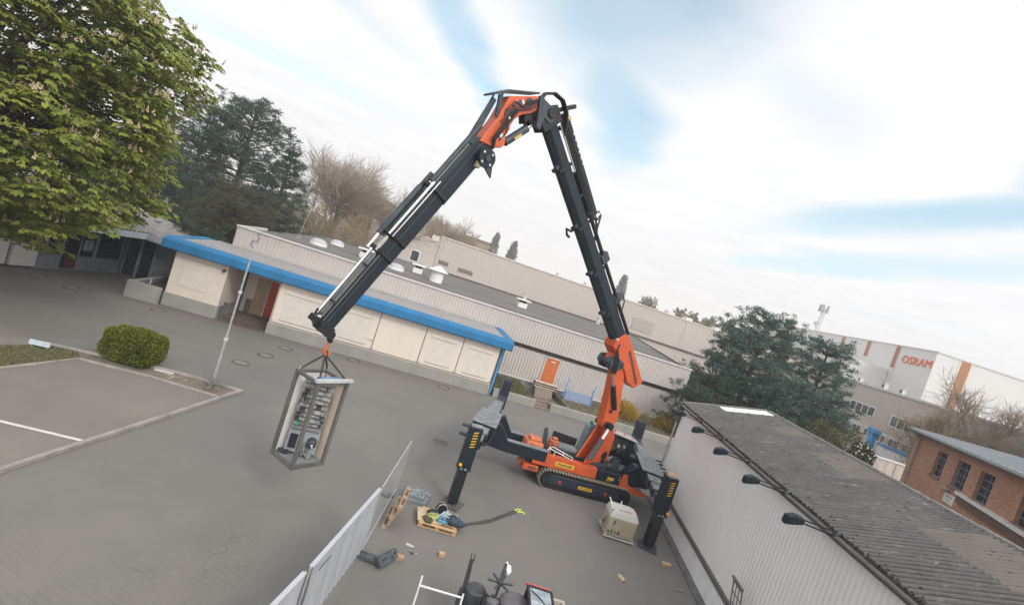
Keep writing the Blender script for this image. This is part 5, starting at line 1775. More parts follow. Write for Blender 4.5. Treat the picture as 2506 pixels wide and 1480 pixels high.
MB().cyl((-2.16, -0.6, 0.72), (-2.16, -0.75, 0.72), 0.17, n=16).build('hose_drum', mat('drum_brown', (0.25, 0.07, 0.035), 0.5), cr_, smooth=True)
# engine cover (orange, rounded) at the left end, upright black plate, rack of white rails
MB().box(-2.15, -1.35, -0.65, 0.15, 1.2, 1.62).box(-2.0, -1.45, -0.5, 0.05, 1.6, 1.76).build('engine_cover', M_ORD, cr_, bevel=0.12)
MB().ext([(-1.30, -0.3, 1.2), (-1.05, -0.3, 1.2), (-1.3, -0.3, 2.25), (-1.42, -0.3, 2.3), (-1.48, -0.3, 2.2)], (0, 0.06, 0)).build('guard_plate', M_BK2, cr_, bevel=0.01)
rk = MB()
rk.tube([(-1.18, -0.86, 1.36), (-1.22, -0.86, 1.56), (-1.1, -0.86, 1.6), (-0.05, -0.86, 1.36), (-0.02, -0.86, 1.28)], 0.022, 6)
rk.tube([(-1.05, -0.72, 1.4), (-1.1, -0.72, 1.62), (-0.98, -0.72, 1.66), (0.02, -0.72, 1.42), (0.05, -0.72, 1.34)], 0.022, 6)
rk.tube([(-0.9, -0.86, 1.3), (-0.88, -0.86, 1.55)], 0.018, 6).tube([(-0.5, -0.86, 1.46), (-0.45, -0.72, 1.52)], 0.018, 6).tube([(-1.2, -0.86, 1.55), (-1.08, -0.72, 1.62)], 0.02, 6)
rk.build('tool_rail', mat('rail_white', (0.72, 0.71, 0.70), 0.4), cr_, smooth=True)
rr_ = MB()
rr_.tube([(-1.2, -0.55, 1.7), (-0.7, -0.55, 1.62)], 0.03, 6).tube([(-1.15, -0.45, 1.85), (-0.8, -0.45, 1.6)], 0.02, 6)
rr_.build('strap_red', mat('strap_dark_red', (0.18, 0.03, 0.035), 0.6), cr_)
MB().box(-0.95, -0.55, -0.1, 0.25, 1.3, 1.75).box(-0.85, -0.6, -0.05, 0.2, 1.75, 1.85).build('valve_cover', M_ORD, cr_, bevel=0.03)
MB().ext([(-0.70, 0.6, 1.62), (0.5, 0.6, 1.45), (0.5, 0.6, 1.90), (-0.70, 0.6, 1.98)], (0, 0.08, 0)).build('rear_tray', M_BLACK, cr_, bevel=0.01)
MB().ext([(-0.9, -0.45, 1.15), (0.75, -0.45, 1.15), (0.75, -0.45, 1.38), (-0.8, -0.45, 1.55)], (0, 0.9, 0)).build('deck_box', M_BK, cr_, bevel=0.02)
MB().box(-0.55, 0.35, -0.2, 0.4, 1.46, 1.62).build('deck_cover', M_BK3, cr_, bevel=0.02)
tkk = MB().ext([(0.62, 0.35, 1.35), (1.15, 0.35, 1.35), (1.15, 0.35, 2.65), (1.0, 0.35, 2.85), (0.72, 0.35, 2.65)], (0, 0.5, 0)).build('oil_tank', mat('tank_bluegrey', (0.16, 0.22, 0.255), 0.45, var=0.15), cr_, bevel=0.06)
sub(tkk, MB().cyl((0.85, 0.5, 2.80), (0.85, 0.5, 2.93), 0.07, n=10), 'filler_cap', mat('cap_green', (0.02, 0.25, 0.16), 0.4))
MB().ext([(0.6, 0.2, 1.4), (0.7, 0.2, 1.4), (0.85, 0.2, 1.95), (0.75, 0.2, 1.95)], (0, 0.06, 0)).build('grab_strip', mat('rail_white', (0.72, 0.71, 0.70), 0.4), cr_)
# dark tool locker with yellow tag on the near right side
lk = MB().box(1.25, 2.42, -0.97, -0.55, 0.84, 1.30).build('tool_locker', M_BK, cr_, bevel=0.04)
sub(lk, MB().box(1.75, 2.05, -0.985, -0.972, 0.98, 1.10).box(1.72, 1.77, -0.985, -0.972, 0.90, 0.95).box(1.86, 1.91, -0.985, -0.972, 0.90, 0.95), 'warning_label', M_YEL)
sub(lk, MB().cyl((2.3, -0.99, 1.2), (2.3, -0.972, 1.2), 0.03).cyl((2.3, -0.99, 1.08), (2.3, -0.972, 1.08), 0.03), 'lock', M_SILVER)
# orange plough shaped end at the right
MB().ext([(2.44, -1.0, 1.35), (2.34, -1.0, 0.95), (2.45, -1.0, 0.72), (3.0, -1.0, 0.60), (3.85, -1.0, 0.62), (3.85, -1.0, 0.70), (2.9, -1.0, 0.92), (2.75, -1.0, 1.0), (2.62, -1.0, 1.4)], (0, 0.10, 0)).box(2.45, 3.8, -0.9, 0.9, 0.62, 0.70).build('end_plough', M_OR, cr_, bevel=0.012)
# outriggers ------------------------------------------------------------
LEG = {'NL': (-5.2, -4.48), 'FL': (-2.65, 4.36), 'NR': (2.53, -4.18), 'FR': (5.26, 4.21)}
arm_prof = [(-1.2, 0.98), (-3.0, 0.98), (-4.15, 1.10), (-4.45, 1.5), (-4.4, 2.05), (-3.5, 2.08), (-3.05, 1.48), (-1.2, 1.45)]
for y0 in (-0.98, 0.30):
    am = MB().ext([(x + (0.28 * (y0 + 0.98) if x < -2.5 else 0), y0, z) for x, z in arm_prof], (0, 0.30, 0)).build('outrigger_arm', M_BK, cr_, bevel=0.03)
    tp = MB()
    for (xa, za), (xb, zb) in zip(arm_prof[5:-1], arm_prof[6:]):
        o_ = 0.28 * (y0 + 0.98)
        oa, ob2 = (o_ if xa < -2.5 else 0), (o_ if xb < -2.5 else 0)
        tp.ext([(xa + oa, y0 - 0.006, za + 0.004), (xb + ob2, y0 - 0.006, zb + 0.004), (xb + ob2, y0 - 0.006, zb + 0.02), (xa + oa, y0 - 0.006, za + 0.02)], (0, 0.312, 0))
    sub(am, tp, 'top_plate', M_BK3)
    sub(am, MB().cyl((-3.35 + 0.28 * (y0 + 0.98), y0 - 0.01, 1.25), (-3.35 + 0.28 * (y0 + 0.98), y0 - 0.004, 1.25), 0.09, n=16), 'pin_hole', M_BLACK)
# right side arms are short boxes folded under the beam
MB().ext([(2.45, -0.95, 0.95), (3.7, -0.95, 0.95), (4.0, -0.95, 1.3), (3.7, -0.95, 1.80), (2.9, -0.95, 1.85), (2.55, -0.95, 1.5)], (0, 0.5, 0)).build('outrigger_arm', M_BK, cr_, bevel=0.05)
MB().ext([(2.45, 0.35, 0.95), (3.9, 0.35, 0.95), (4.3, 0.35, 1.3), (4.0, 0.35, 1.80), (3.1, 0.35, 1.85), (2.55, 0.35, 1.5)], (0, 0.5, 0)).build('outrigger_arm', M_BK, cr_, bevel=0.05)


def P3(a, z):
    return Vector((a[0], a[1], z))


for near, far, zt in (('NL', 'FL', 1.92), ('NR', 'FR', 1.74)):
    A, B = P3(LEG[near], zt), P3(LEG[far], zt)
    d = (B - A)
    f0, f1 = (0.30, 0.56) if near == 'NL' else (0.30, 0.60)
    bx = MB().beam(A + d * f0, A + d * f1, 0.95, 0.36)
    bo = bx.build('outrigger_beam', M_BK, cr_, bevel=0.03)
    tp = MB()
    nseg = 3
    for k in range(nseg):
        a0, a1 = f0 + (f1 - f0) * k / nseg, f0 + (f1 - f0) * (k + 1) / nseg
        sh = 0.02 * (nseg - k)
        tp.beam(A + d * (a0 - 0.004) + Vector((0, 0, 0.20 + sh)), A + d * a1 + Vector((0, 0, 0.195 + sh)), 1.02 - 0.03 * k, 0.025)
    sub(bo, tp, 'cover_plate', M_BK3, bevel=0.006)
    if near == 'NR':
        for k in range(5):
            pl_ = MB()
            q = f0 + (f1 - f0) * (k + 0.5) / 5
            c_ = A + d * q + Vector((0.50, 0.0, 0.16))
            pl_.box(c_.x, c_.x + 0.32, c_.y - 0.04, c_.y + 0.04, c_.z, c_.z + 0.05)
            sub(bo, pl_, 'step_rung', M_BLACK)
    # telescopes toward both legs, each a bit slimmer, with a collar at its mouth
    for tgt, fs_ in ((A, (f0, 0.20, 0.11, 0.0)), (B, (f1, 0.69, 0.82, 1.0))):
        for k in range(3):
            w = 0.62 - 0.10 * k
            t0, t1 = A + d * fs_[k], A + d * fs_[k + 1]
            te = MB().beam(t0, t1, w, 0.34 - 0.05 * k).build('telescope', M_BK2, cr_, bevel=0.015)
            dn = (t1 - t0).normalized()
            sub(te, MB().beam(t0 - dn * 0.03, t0 + dn * 0.05, w + 0.10, 0.41 - 0.05 * k), 'collar', M_BK, bevel=0.01)
            if k < 2:
                sub(te, MB().beam(t0 + dn * 0.06 + Vector((0, 0, 0.18 - 0.025 * k)), t1 + Vector((0, 0, 0.18 - 0.025 * k)), w * 0.9, 0.012), 'top_plate', M_BK3)
        # hose bundle along the beam
    hz = MB().tube([A + d * 0.1 + Vector((0.35, 0, 0.05)), A + d * 0.22 + Vector((0.42, 0, -0.25)), A + d * 0.34 + Vector((0.5, 0, -0.02))], 0.04, 6)
    hz.tube([A + d * 0.12 + Vector((0.30, 0, 0.0)), A + d * 0.24 + Vector((0.36, 0, -0.32)), A + d * 0.36 + Vector((0.44, 0, -0.05))], 0.035, 6)
    hz.build('hose', M_BLACK, cr_, smooth=True)
stub = MB().beam((-4.5, -2.05, 1.98), (-5.25, -1.85, 1.98), 0.22, 0.1).beam((-4.6, -2.6, 1.80), (-5.35, -2.4, 1.80), 0.2, 0.1)
stub.build('beam_stub', M_BK2, cr_, bevel=0.01)
for key, (lx, ly) in LEG.items():
    low = key in ('NL', 'NR')
    top = 2.86 if key != 'FR' else 2.8
    lw = MB().box(lx - 0.23, lx + 0.23, ly - 0.2, ly + 0.2, 1.38, top).build('outrigger_leg', M_BK if low else MATS['track_frame'], cr_, bevel=0.03)
    sub(lw, MB().box(lx - 0.17, lx + 0.17, ly - 0.15, ly + 0.15, 0.14, 1.40), 'inner_leg', mat('inner_leg_black', (0.018, 0.021, 0.026), 0.35, var=0.2))
    sub(lw, MB().box(lx - 0.24, lx + 0.24, ly - 0.21, ly + 0.21, 1.34, 1.40), 'leg_collar', M_BK2)
    sub(lw, MB().cyl((lx, ly, 0.06), (lx, ly, 0.16), 0.1, n=12).box(lx - 0.13, lx + 0.13, ly - 0.05, ly + 0.05, 0.06, 0.16), 'foot_joint', M_BLACK)
    fp = MB()
    fp.ext([(lx + 0.5 * math.cos(a), ly + 0.5 * math.sin(a), 0.005) for a in (0.35, 0.35 + math.pi / 2, 0.35 + math.pi, 0.35 + 1.5 * math.pi)], (0, 0, 0.055))
    sub(lw, fp, 'foot_plate', M_IRON if key == 'NL' else M_BK2, bevel=0.008)
    ws = MB()
    for k in range(6 if low else 0):
        z0 = 2.15 + 0.10 * k
        ws.ext([(lx - 0.06, ly - 0.208, z0), (lx + 0.10, ly - 0.208, z0 + 0.05), (lx + 0.10, ly - 0.208, z0 + 0.09), (lx - 0.06, ly - 0.208, z0 + 0.04)], (0, 0.006, 0))
    if low:
        sub(lw, ws, 'warning_stripes', M_STRIPE)
        lx2 = lx - 0.17 if key == 'NL' else lx + 0.2
        sub(lw, MB().cyl((lx2, ly - 0.2, 1.52), (lx2, ly - 0.27, 1.52), 0.06, n=12).ball((lx2, ly - 0.27, 1.52), 0.055), 'warning_lamp', mat('amber_lamp', (0.75, 0.33, 0.02), 0.3))
        sub(lw, MB().box(lx - 0.12, lx - 0.07, ly - 0.222, ly - 0.212, 1.36, 1.41).box(lx + 0.02, lx + 0.08, ly - 0.222, ly - 0.212, 1.36, 1.42), 'bolt', M_SILVER)
    sub(lw, MB().box(lx - 0.2, lx + 0.2, ly - 0.17, ly + 0.17, top + 0.002, top + 0.02), 'leg_cap', M_BK3 if low else M_BLACK)
    if key == 'NR':
        sub(lw, MB().ext([(lx - 0.2, ly - 0.05, top + 0.02), (lx + 0.15, ly - 0.1, top + 0.02), (lx + 0.1, ly + 0.12, top + 0.12), (lx - 0.15, ly + 0.1, top + 0.1)], (0, 0, 0.03)), 'board', mat('plywood', (0.45, 0.27, 0.16), 0.8, var=0.2))
# slewing column with control block
D3 = Vector((-0.7546, -0.6562, 0))
NN = Vector((-0.6562, 0.7546, 0))
COLP = Vector((5.93, 22.06, 0))


def Bp(r, z, w=0.0):
    return COLP + D3 * r + Vector((0, 0, z)) + NN * w


def bprism(poly, w0, w1):
    return MB().ext([Bp(r, z, w0) for r, z in poly], NN * (w1 - w0))


MB().cyl(Bp(0.15, 1.12), Bp(0.15, 1.42), 0.62, n=28).build('slew_ring', M_BK2, cr_, world=True, smooth=True)
MB().cyl(Bp(0.0, 1.42), Bp(0.0, 1.75), 0.36, 0.30, n=20).build('slew_drum', M_BLACK, cr_, world=True, smooth=True)
ped = bprism([(1.22, 1.38), (-0.30, 1.42), (-0.34, 2.6), (0.05, 3.12), (0.42, 3.16), (0.55, 2.75), (0.95, 1.9)], -0.30, -0.20)
ped.ext([Bp(r, z, 0.20) for r, z in [(1.22, 1.38), (-0.30, 1.42), (-0.34, 2.6), (0.05, 3.12), (0.42, 3.16), (0.55, 2.75), (0.95, 1.9)]], NN * 0.10)
ped.ext([Bp(r, z, -0.198) for r, z in [(0.0, 1.5), (-0.30, 1.5), (-0.34, 2.6), (-0.1, 2.9)]], NN * 0.396)
ped.build('pedestal', M_OR, cr_, world=True, bevel=0.015)
MB().cyl(Bp(0.02, 1.75, -0.315), Bp(0.02, 1.75, -0.302), 0.2, n=18).build('gear_cover', M_BLACK, cr_, world=True)
lc = MB().cyl(Bp(1.16, 1.62, -0.42), Bp(0.74, 2.58, -0.42), 0.115, n=14).build('lift_cylinder', mat('cylinder_grey', (0.06, 0.07, 0.075), 0.4, var=0.15), cr_, world=True, smooth=True)
sub(lc, MB().cyl(Bp(0.735, 2.59, -0.42), Bp(0.52, 3.08, -0.42), 0.065, n=12), 'rod', mat('rod_bright', (0.85, 0.85, 0.85), 0.35, metal=0.6, var=0.02), world=True, smooth=True)
sub(lc, MB().cyl(Bp(0.48, 3.16, -0.52), Bp(0.48, 3.16, 0.35), 0.15, n=14).cyl(Bp(0.62, 3.25, -0.55), Bp(0.62, 3.25, -0.35), 0.12, n=12), 'pin_joint', M_BLACK, world=True, smooth=True)
cb = MB().box(1.95, 3.05, 0.15, 0.75, 1.7, 2.62).build('control_block', M_BK, cr_, bevel=0.03)
sub(cb, MB().ext([(1.75, 0.0, 2.78), (3.15, 0.0, 2.62), (3.15, 0.8, 2.62), (1.75, 0.8, 2.78)], (0, 0, 0.05)), 'top_cover', mat('cover_beige', (0.38, 0.36, 0.34), 0.6, var=0.1), bevel=0.01)
hz = MB()
for k in range(9):
    y = 0.0 - 0.02 * k
    hz.tube([(1.75 + 0.08 * k, 0.1, 1.5 + 0.05 * k), (1.8 + 0.09 * k, -0.12, 1.9 + 0.08 * (k % 4)), (1.95 + 0.08 * k, 0.0, 2.35 - 0.05 * (k % 3)), (2.1 + 0.08 * k, 0.16, 2.5)], 0.032, 6)
sub(cb, hz, 'hose', M_BLACK, smooth=True)
sub(cb, MB().box(1.85, 2.05, -0.02, 0.1, 2.0, 2.2).box(2.15, 2.3, -0.05, 0.05, 2.2, 2.35).cyl((2.5, 0.1, 2.3), (2.5, -0.05, 2.3), 0.07), 'valve', M_SILVER)
sub(cb, MB().ball((1.95, 0.2, 2.88), 0.06).box(2.5, 2.54, 0.3, 0.34, 2.7, 2.86).box(2.95, 2.99, 0.3, 0.34, 2.66, 2.82), 'knob', M_ORD)
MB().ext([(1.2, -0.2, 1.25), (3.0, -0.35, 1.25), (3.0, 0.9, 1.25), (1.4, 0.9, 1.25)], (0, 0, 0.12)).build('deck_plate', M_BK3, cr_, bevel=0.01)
MB().ext([(1.9, -0.6, 1.12), (2.35, -0.6, 1.12), (2.25, -0.6, 1.85), (1.95, -0.6, 1.75)], (0, 0.05, 0)).build('side_shield', M_BK2, cr_, bevel=0.01)
mp_ = MB()
for k in range(14):
    x, y, z = random.uniform(1.2, 2.3), random.uniform(-0.6, 0.2), random.uniform(1.12, 1.4)
    mp_.box(x, x + random.uniform(.05, .2), y, y + random.uniform(.05, .2), z, z + random.uniform(.05, .2))
mp_.build('valve_bank', mat('oily_brown', (0.10, 0.06, 0.05), 0.5, var=0.3, scale=10), cr_)

# mast
mast = bprism([(0.72, 3.05), (0.1, 2.95), (-0.28, 3.45), (0.12, 4.7), (0.42, 5.6), (0.62, 6.15), (1.5, 6.5), (1.78, 5.95), (1.15, 5.5), (0.98, 4.6)], -0.19, 0.19)
mast.build('mast', M_OR, cr_, world=True, bevel=0.03)
ml = MB().cyl(Bp(0.40, 3.95, -0.28), Bp(1.05, 4.95, -0.28), 0.115, n=14)
mlo = ml.build('mast_cylinder', M_BLACK, cr_, world=True, smooth=True)
sub(mlo, MB().cyl(Bp(1.055, 4.96, -0.28), Bp(1.5, 5.62, -0.28), 0.06, n=10), 'rod', M_CHROME, world=True, smooth=True)
sub(mlo, MB().cyl(Bp(0.55, 3.8, -0.30), Bp(0.55, 3.8, 0.25), 0.06, n=10), 'pin', M_BLACK, world=True)
el = bprism([(2.02, 5.95), (1.75, 5.65), (1.35, 5.6), (0.95, 5.75), (0.9, 6.05), (1.5, 6.25), (1.9, 6.2)], -0.32, -0.192)
el.ext([Bp(r, z, 0.192) for r, z in [(2.02, 5.95), (1.75, 5.65), (1.35, 5.6), (0.95, 5.75), (0.9, 6.05), (1.5, 6.25), (1.9, 6.2)]], NN * 0.12)
el.cyl(Bp(1.78, 5.95, -0.38), Bp(1.78, 5.95, 0.38), 0.14, n=14).cyl(Bp(1.0, 5.9, -0.38), Bp(1.0, 5.9, 0.38), 0.10, n=12)
el.build('elbow_link', M_BK2, cr_, world=True, bevel=0.012)
hz = MB()
for k in range(4):
    hz.tube([Bp(1.3 + 0.1 * k, 5.5, -0.36), Bp(1.45 + 0.1 * k, 6.1, -0.40), Bp(1.7, 6.6 + 0.05 * k, -0.34), Bp(1.55, 6.8, -0.3)], 0.025, 6)
hz.build('elbow_hose', M_BLACK, cr_, world=True, smooth=True)
# main boom
mb0 = bprism([(-1.02, 5.38), (-0.55, 5.0), (0.12, 5.22), (0.62, 5.72), (1.30, 6.12), (1.95, 6.62), (1.95, 6.88), (1.42, 7.25), (0.86, 7.02), (0.63, 6.82)], -0.28, 0.28).build('main_boom_base', M_OR, cr_, world=True, bevel=0.03)
sub(mb0, bprism([(-0.62, 5.28), (-0.50, 5.18), (0.82, 6.55), (0.70, 6.66)], -0.287, -0.281), 'slot', mat('slot_brown', (0.10, 0.045, 0.03), 0.6), world=True)
sub(mb0, MB().beam(Bp(1.18, 6.62), Bp(1.52, 6.92), 0.66, 0.86), 'collar', M_OR, world=True, bevel=0.02)
sub(mb0, MB().ball(Bp(1.95, 6.95, -0.33), 0.07), 'lamp', M_SILVER, world=True)


def axis(a, b, f):
    return (a[0] + (b[0] - a[0]) * f, a[1] + (b[1] - a[1]) * f)


MA, MBt = (1.28, 6.80), (8.95, 13.22)
bdv = Vector((MBt[0] - MA[0], MBt[1] - MA[1])).normalized()
bnv = Vector((-bdv.y, bdv.x))


def mpt(f, off=0.0, w=0.0):
    r, z = axis(MA, MBt, f)
    return Bp(r + bnv.x * off, z + bnv.y * off, w)


fr = [0.0, 0.20, 0.40, 0.61, 0.84, 1.0]
hs = [0.74, 0.68, 0.63, 0.58, 0.55]
for k in range(5):
    sec = MB()
    a, b = mpt(fr[k] - (0.0 if k == 0 else 0.01)), mpt(fr[k + 1])
    # hexagonal beam: flat top, keel below
    h, w = hs[k], 0.44 - 0.02 * k
    poly = [(-w / 2, h * 0.42), (w / 2, h * 0.42), (w / 2, -h * 0.18), (w * 0.22, -h * 0.5), (-w * 0.22, -h * 0.5), (-w / 2, -h * 0.18)]
    p3 = [a + NN * q + (D3 * bnv.x + Z3 * bnv.y) * v for q, v in poly]
    sec.ext(p3, b - a)
    so = sec.build('boom_section', M_BK, cr_, world=True, bevel=0.015)
    if k:
        dn = (b - a).normalized()
        sub(so, MB().beam(a - dn * 0.05, a + dn * 0.05, w + 0.07, h + 0.05), 'collar', M_BLACK, world=True, bevel=0.01)
        sub(so, MB().beam(mpt(fr[k], -h / 2 - 0.02, -0.1), mpt(fr[k] + 0.012, -h / 2 - 0.02, -0.1), 0.1, 0.14), 'wear_pad', M_BK2, world=True)
tubes = MB()
tubes.tube([mpt(0.02, 0.50, -0.15), mpt(0.40, 0.46, -0.15), mpt(0.62, 0.44, -0.15)], 0.075, 8)
tubes.build('hose_tube', M_BLACK, cr_, world=True, smooth=True)
tubes = MB().tube([mpt(0.0, 0.46, 0.06), mpt(0.22, 0.5, 0.06)], 0.055, 8).tube([mpt(0.2, 0.62, 0.0), mpt(0.4, 0.62, 0.0)], 0.05, 8)
tubes.build('extension_cylinder', M_CHROME, cr_, world=True, smooth=True)
br_ = MB().beam(mpt(0.195, 0.55, -0.05), mpt(0.23, 0.55, -0.05), 0.3, 0.42).beam(mpt(0.40, 0.5, -0.05), mpt(0.44, 0.5, -0.05), 0.34, 0.4)
br_.build('tube_bracket', M_BK2, cr_, world=True, bevel=0.02)
up_ = MB().beam(mpt(0.60, 0.74, 0.0), mpt(0.985, 0.78, 0.0), 0.26, 0.20)
upo = up_.build('hose_carrier', M_BK, cr_, world=True, bevel=0.02)
hh_ = MB()
for k in range(4):
    hh_.tube([mpt(0.63, 0.40 + 0.06 * k, -0.20), mpt(0.97, 0.42 + 0.07 * k, -0.20)], 0.028, 6)
hh_.beam(mpt(0.61, 0.50, -0.06), mpt(0.79, 0.52, -0.06), 0.16, 0.34).beam(mpt(0.79, 0.60, -0.06), mpt(0.975, 0.62, -0.06), 0.14, 0.16)
for f_ in (0.70, 0.95):
    hh_.beam(mpt(f_, 0.5, -0.14), mpt(f_ + 0.012, 0.5, -0.14), 0.12, 0.5)
sub(upo, hh_, 'hose', M_BLACK, world=True, smooth=True)
sub(upo, MB().tube([mpt(0.60, 0.75, -0.05), mpt(0.575, 0.80, -0.05), mpt(0.58, 0.98, -0.05)], 0.03, 6).tube([mpt(0.6, 0.6, -0.1), mpt(0.58, 0.68, -0.1), mpt(0.55, 0.62, -0.1), mpt(0.51, 0.42, -0.1)], 0.045, 6), 'end_hook', M_BLACK, world=True, smooth=True)
sub(upo, MB().tube([mpt(0.80, 0.30, -0.24), mpt(0.965, 0.30, -0.24)], 0.03, 8), 'rod', M_CHROME, world=True, smooth=True)
fv = MB()
for k in range(6):
    fv.box(0, 0.001, 0, 0.001, 0, 0.001) if False else None
    c_ = mpt(0.80 + 0.022 * k, 0.82, -0.14)
    fv.ball(c_, 0.05, 0.05, 0.06)
sub(upo, fv, 'fitting', M_SILVER, world=True, smooth=True)
tri = MB().tube([mpt(0.605, 0.35), mpt(0.595, 1.05), mpt(0.575, 1.08), mpt(0.52, 0.50), mpt(0.50, 0.40)], 0.035, 6).tube([mpt(0.585, 0.55), mpt(0.565, 0.95)], 0.02, 6)
tri.build('guide_bracket', M_BK2, cr_, world=True, smooth=True)
cw = MB().tube([mpt(0.60, -0.28), mpt(0.605, -0.52), mpt(0.625, -0.66), mpt(0.605, -0.74), mpt(0.59, -0.68)], 0.05, 6)
cw.build('hook_bracket', M_BLACK, cr_, world=True, smooth=True)
MB().tube([mpt(0.19, -0.36), mpt(0.215, -0.50)], 0.04, 6).build('pad_bracket', M_BK2, cr_, world=True)
MB().tube([mpt(0.84, -0.3), mpt(0.84, -0.42)], 0.06, 8).build('pad_bracket', M_BK2, cr_, world=True)
tri2 = MB().tube([mpt(0.215, 0.72), mpt(0.205, 1.0), mpt(0.16, 0.96), mpt(0.13, 0.66)], 0.03, 6)
tri2.build('guide_bracket', M_BK2, cr_, world=True, smooth=True)
# boom head and links to the knuckle
hd = MB().beam(mpt(0.975), mpt(1.03), 0.54, 0.86)
hd.cyl(Bp(9.05, 13.38, -0.36), Bp(9.05, 13.38, 0.36), 0.17, n=16)
hd.build('boom_head', M_BLACK, cr_, world=True, bevel=0.02)
lk_ = bprism([(8.8, 13.25), (9.0, 13.05), (9.35, 13.15), (9.62, 13.45), (9.5, 13.62), (9.15, 13.56)], -0.30, -0.20)
lk_.ext([Bp(r, z, 0.2) for r, z in [(8.8, 13.25), (9.0, 13.05), (9.35, 13.15), (9.62, 13.45), (9.5, 13.62), (9.15, 13.56)]], NN * 0.1)
lk_.ext([Bp(r, z, -0.34) for r, z in [(9.52, 13.62), (9.72, 13.62), (9.55, 13.0), (9.50, 12.72), (9.32, 12.70), (9.30, 13.1)]], NN * 0.12)
lk_.ext([Bp(r, z, 0.22) for r, z in [(9.52, 13.62), (9.72, 13.62), (9.55, 13.0), (9.50, 12.72), (9.32, 12.70), (9.30, 13.1)]], NN * 0.12)
lk_.build('knuckle_link', M_BK2, cr_, world=True, bevel=0.01)
MB().beam(Bp(8.75, 13.62, -0.1), Bp(8.05, 14.1, -0.1), 0.20, 0.14).build('spray_stub', M_BK, cr_, world=True, bevel=0.04)
hl = MB()
for k in range(3):
    hl.tube([Bp(9.65, 13.45, -0.28 + 0.06 * k), Bp(9.5, 13.80, -0.3 + 0.06 * k), Bp(9.15, 13.98, -0.3 + 0.06 * k), Bp(8.75, 13.95, -0.3 + 0.06 * k), Bp(8.45, 13.70, -0.3 + 0.06 * k), Bp(8.3, 13.35, -0.3 + 0.06 * k), Bp(8.2, 13.0, -0.25)], 0.042, 8)
hl.build('hose_loop', M_BLACK, cr_, world=True, smooth=True)
MB().ball(Bp(8.3, 13.55, -0.25), 0.09).ball(Bp(8.2, 13.62, -0.2), 0.07).box(0, 0, 0, 0, 0, 0).build('brass_fitting', mat('brass', (0.5, 0.38, 0.2), 0.4, metal=0.5), cr_, world=True)
# jib knuckle
kn = bprism([(10.72, 13.11), (9.73, 13.60), (9.60, 13.21), (9.79, 13.02), (10.09, 12.83), (10.29, 12.60), (10.37, 12.36), (10.34, 12.25), (10.43, 12.08), (10.34, 11.76), (10.45, 11.62), (10.72, 11.52), (11.23, 11.50), (11.05, 11.95), (10.88, 12.38)], -0.24, 0.24).build('jib_knuckle', M_OR, cr_, world=True, bevel=0.025)
sub(kn, MB().cyl(Bp(9.98, 13.28, -0.275), Bp(9.98, 13.28, -0.242), 0.13, n=18).cyl(Bp(10.55, 12.62, -0.285), Bp(10.55, 12.62, -0.242), 0.17, n=18), 'pin_cover', M_BK2, world=True)
sub(kn, MB().ball(Bp(10.55, 12.50, -0.30), 0.06).beam(Bp(10.22, 13.20, -0.27), Bp(10.30, 13.0, -0.27), 0.05, 0.12).beam(Bp(10.4, 13.1, -0.27), Bp(10.46, 12.96, -0.27), 0.05, 0.12).beam(Bp(10.55, 11.98, -0.26), Bp(10.62, 11.88, -0.26), 0.04, 0.16), 'valve', M_SILVER, world=True)
sub(kn, MB().tube([Bp(9.7, 13.3, -0.28), Bp(10.1, 13.05, -0.33), Bp(10.5, 13.05, -0.3), Bp(10.7, 12.7, -0.3)], 0.03, 6).tube([Bp(9.8, 13.15, -0.28), Bp(10.2, 12.95, -0.33), Bp(10.5, 12.85, -0.3), Bp(10.75, 12.3, -0.27)], 0.03, 6).tube([Bp(10.5, 12.45, -0.27), Bp(10.45, 12.1, -0.29), Bp(10.6, 11.8, -0.27)], 0.025, 6)
    .beam(Bp(10.25, 13.12, -0.27), Bp(10.5, 12.9, -0.27), 0.06, 0.2), 'hose', mat('hose_red_brown', (0.10, 0.035, 0.03), 0.5), world=True, smooth=True)
kp = MB().ext([Bp(r, z, -0.26) for r, z in [(11.30, 12.92), (10.85, 13.25), (9.7, 13.74), (9.7, 13.68), (10.75, 13.22), (11.28, 12.86)]], NN * 0.52)
kp.ext([Bp(r, z, -0.2) for r, z in [(11.05, 13.0), (10.92, 13.1), (10.85, 12.4), (10.95, 12.4)]], NN * 0.08)
kp.build('top_plate', M_BK2, cr_, world=True, bevel=0.01)
jc = MB().cyl(Bp(10.30, 11.86, -0.10), Bp(9.66, 12.60, -0.10), 0.125, n=14).build('jib_cylinder', M_BK2, cr_, world=True, smooth=True)
sub(jc, MB().cyl(Bp(9.655, 12.605, -0.10), Bp(9.42, 12.88, -0.10), 0.055, n=10), 'rod', M_CHROME, world=True, smooth=True)
sub(jc, MB().beam(Bp(10.06, 12.08, -0.225), Bp(9.86, 12.31, -0.225), 0.02, 0.08), 'label', mat('label_yellow', (0.62, 0.42, 0.10), 0.5), world=True)
bprism([(9.95, 12.92), (9.66, 13.12), (9.45, 12.85), (9.62, 12.70), (9.72, 12.85), (9.82, 12.66)], -0.16, 0.16).build('cylinder_bracket', M_BLACK, cr_, world=True, bevel=0.02)
# fly jib
JA, JB = (10.93, 11.65), (13.92, 5.18)
jd = Vector((JB[0] - JA[0], JB[1] - JA[1])).normalized()
jn = Vector((-jd.y, jd.x))            # points outward (away from the column)


def jpt(f, off=0.0, w=0.0):
    r, z = axis(JA, JB, f)
    return Bp(r + jn.x * off, z + jn.y * off, w)


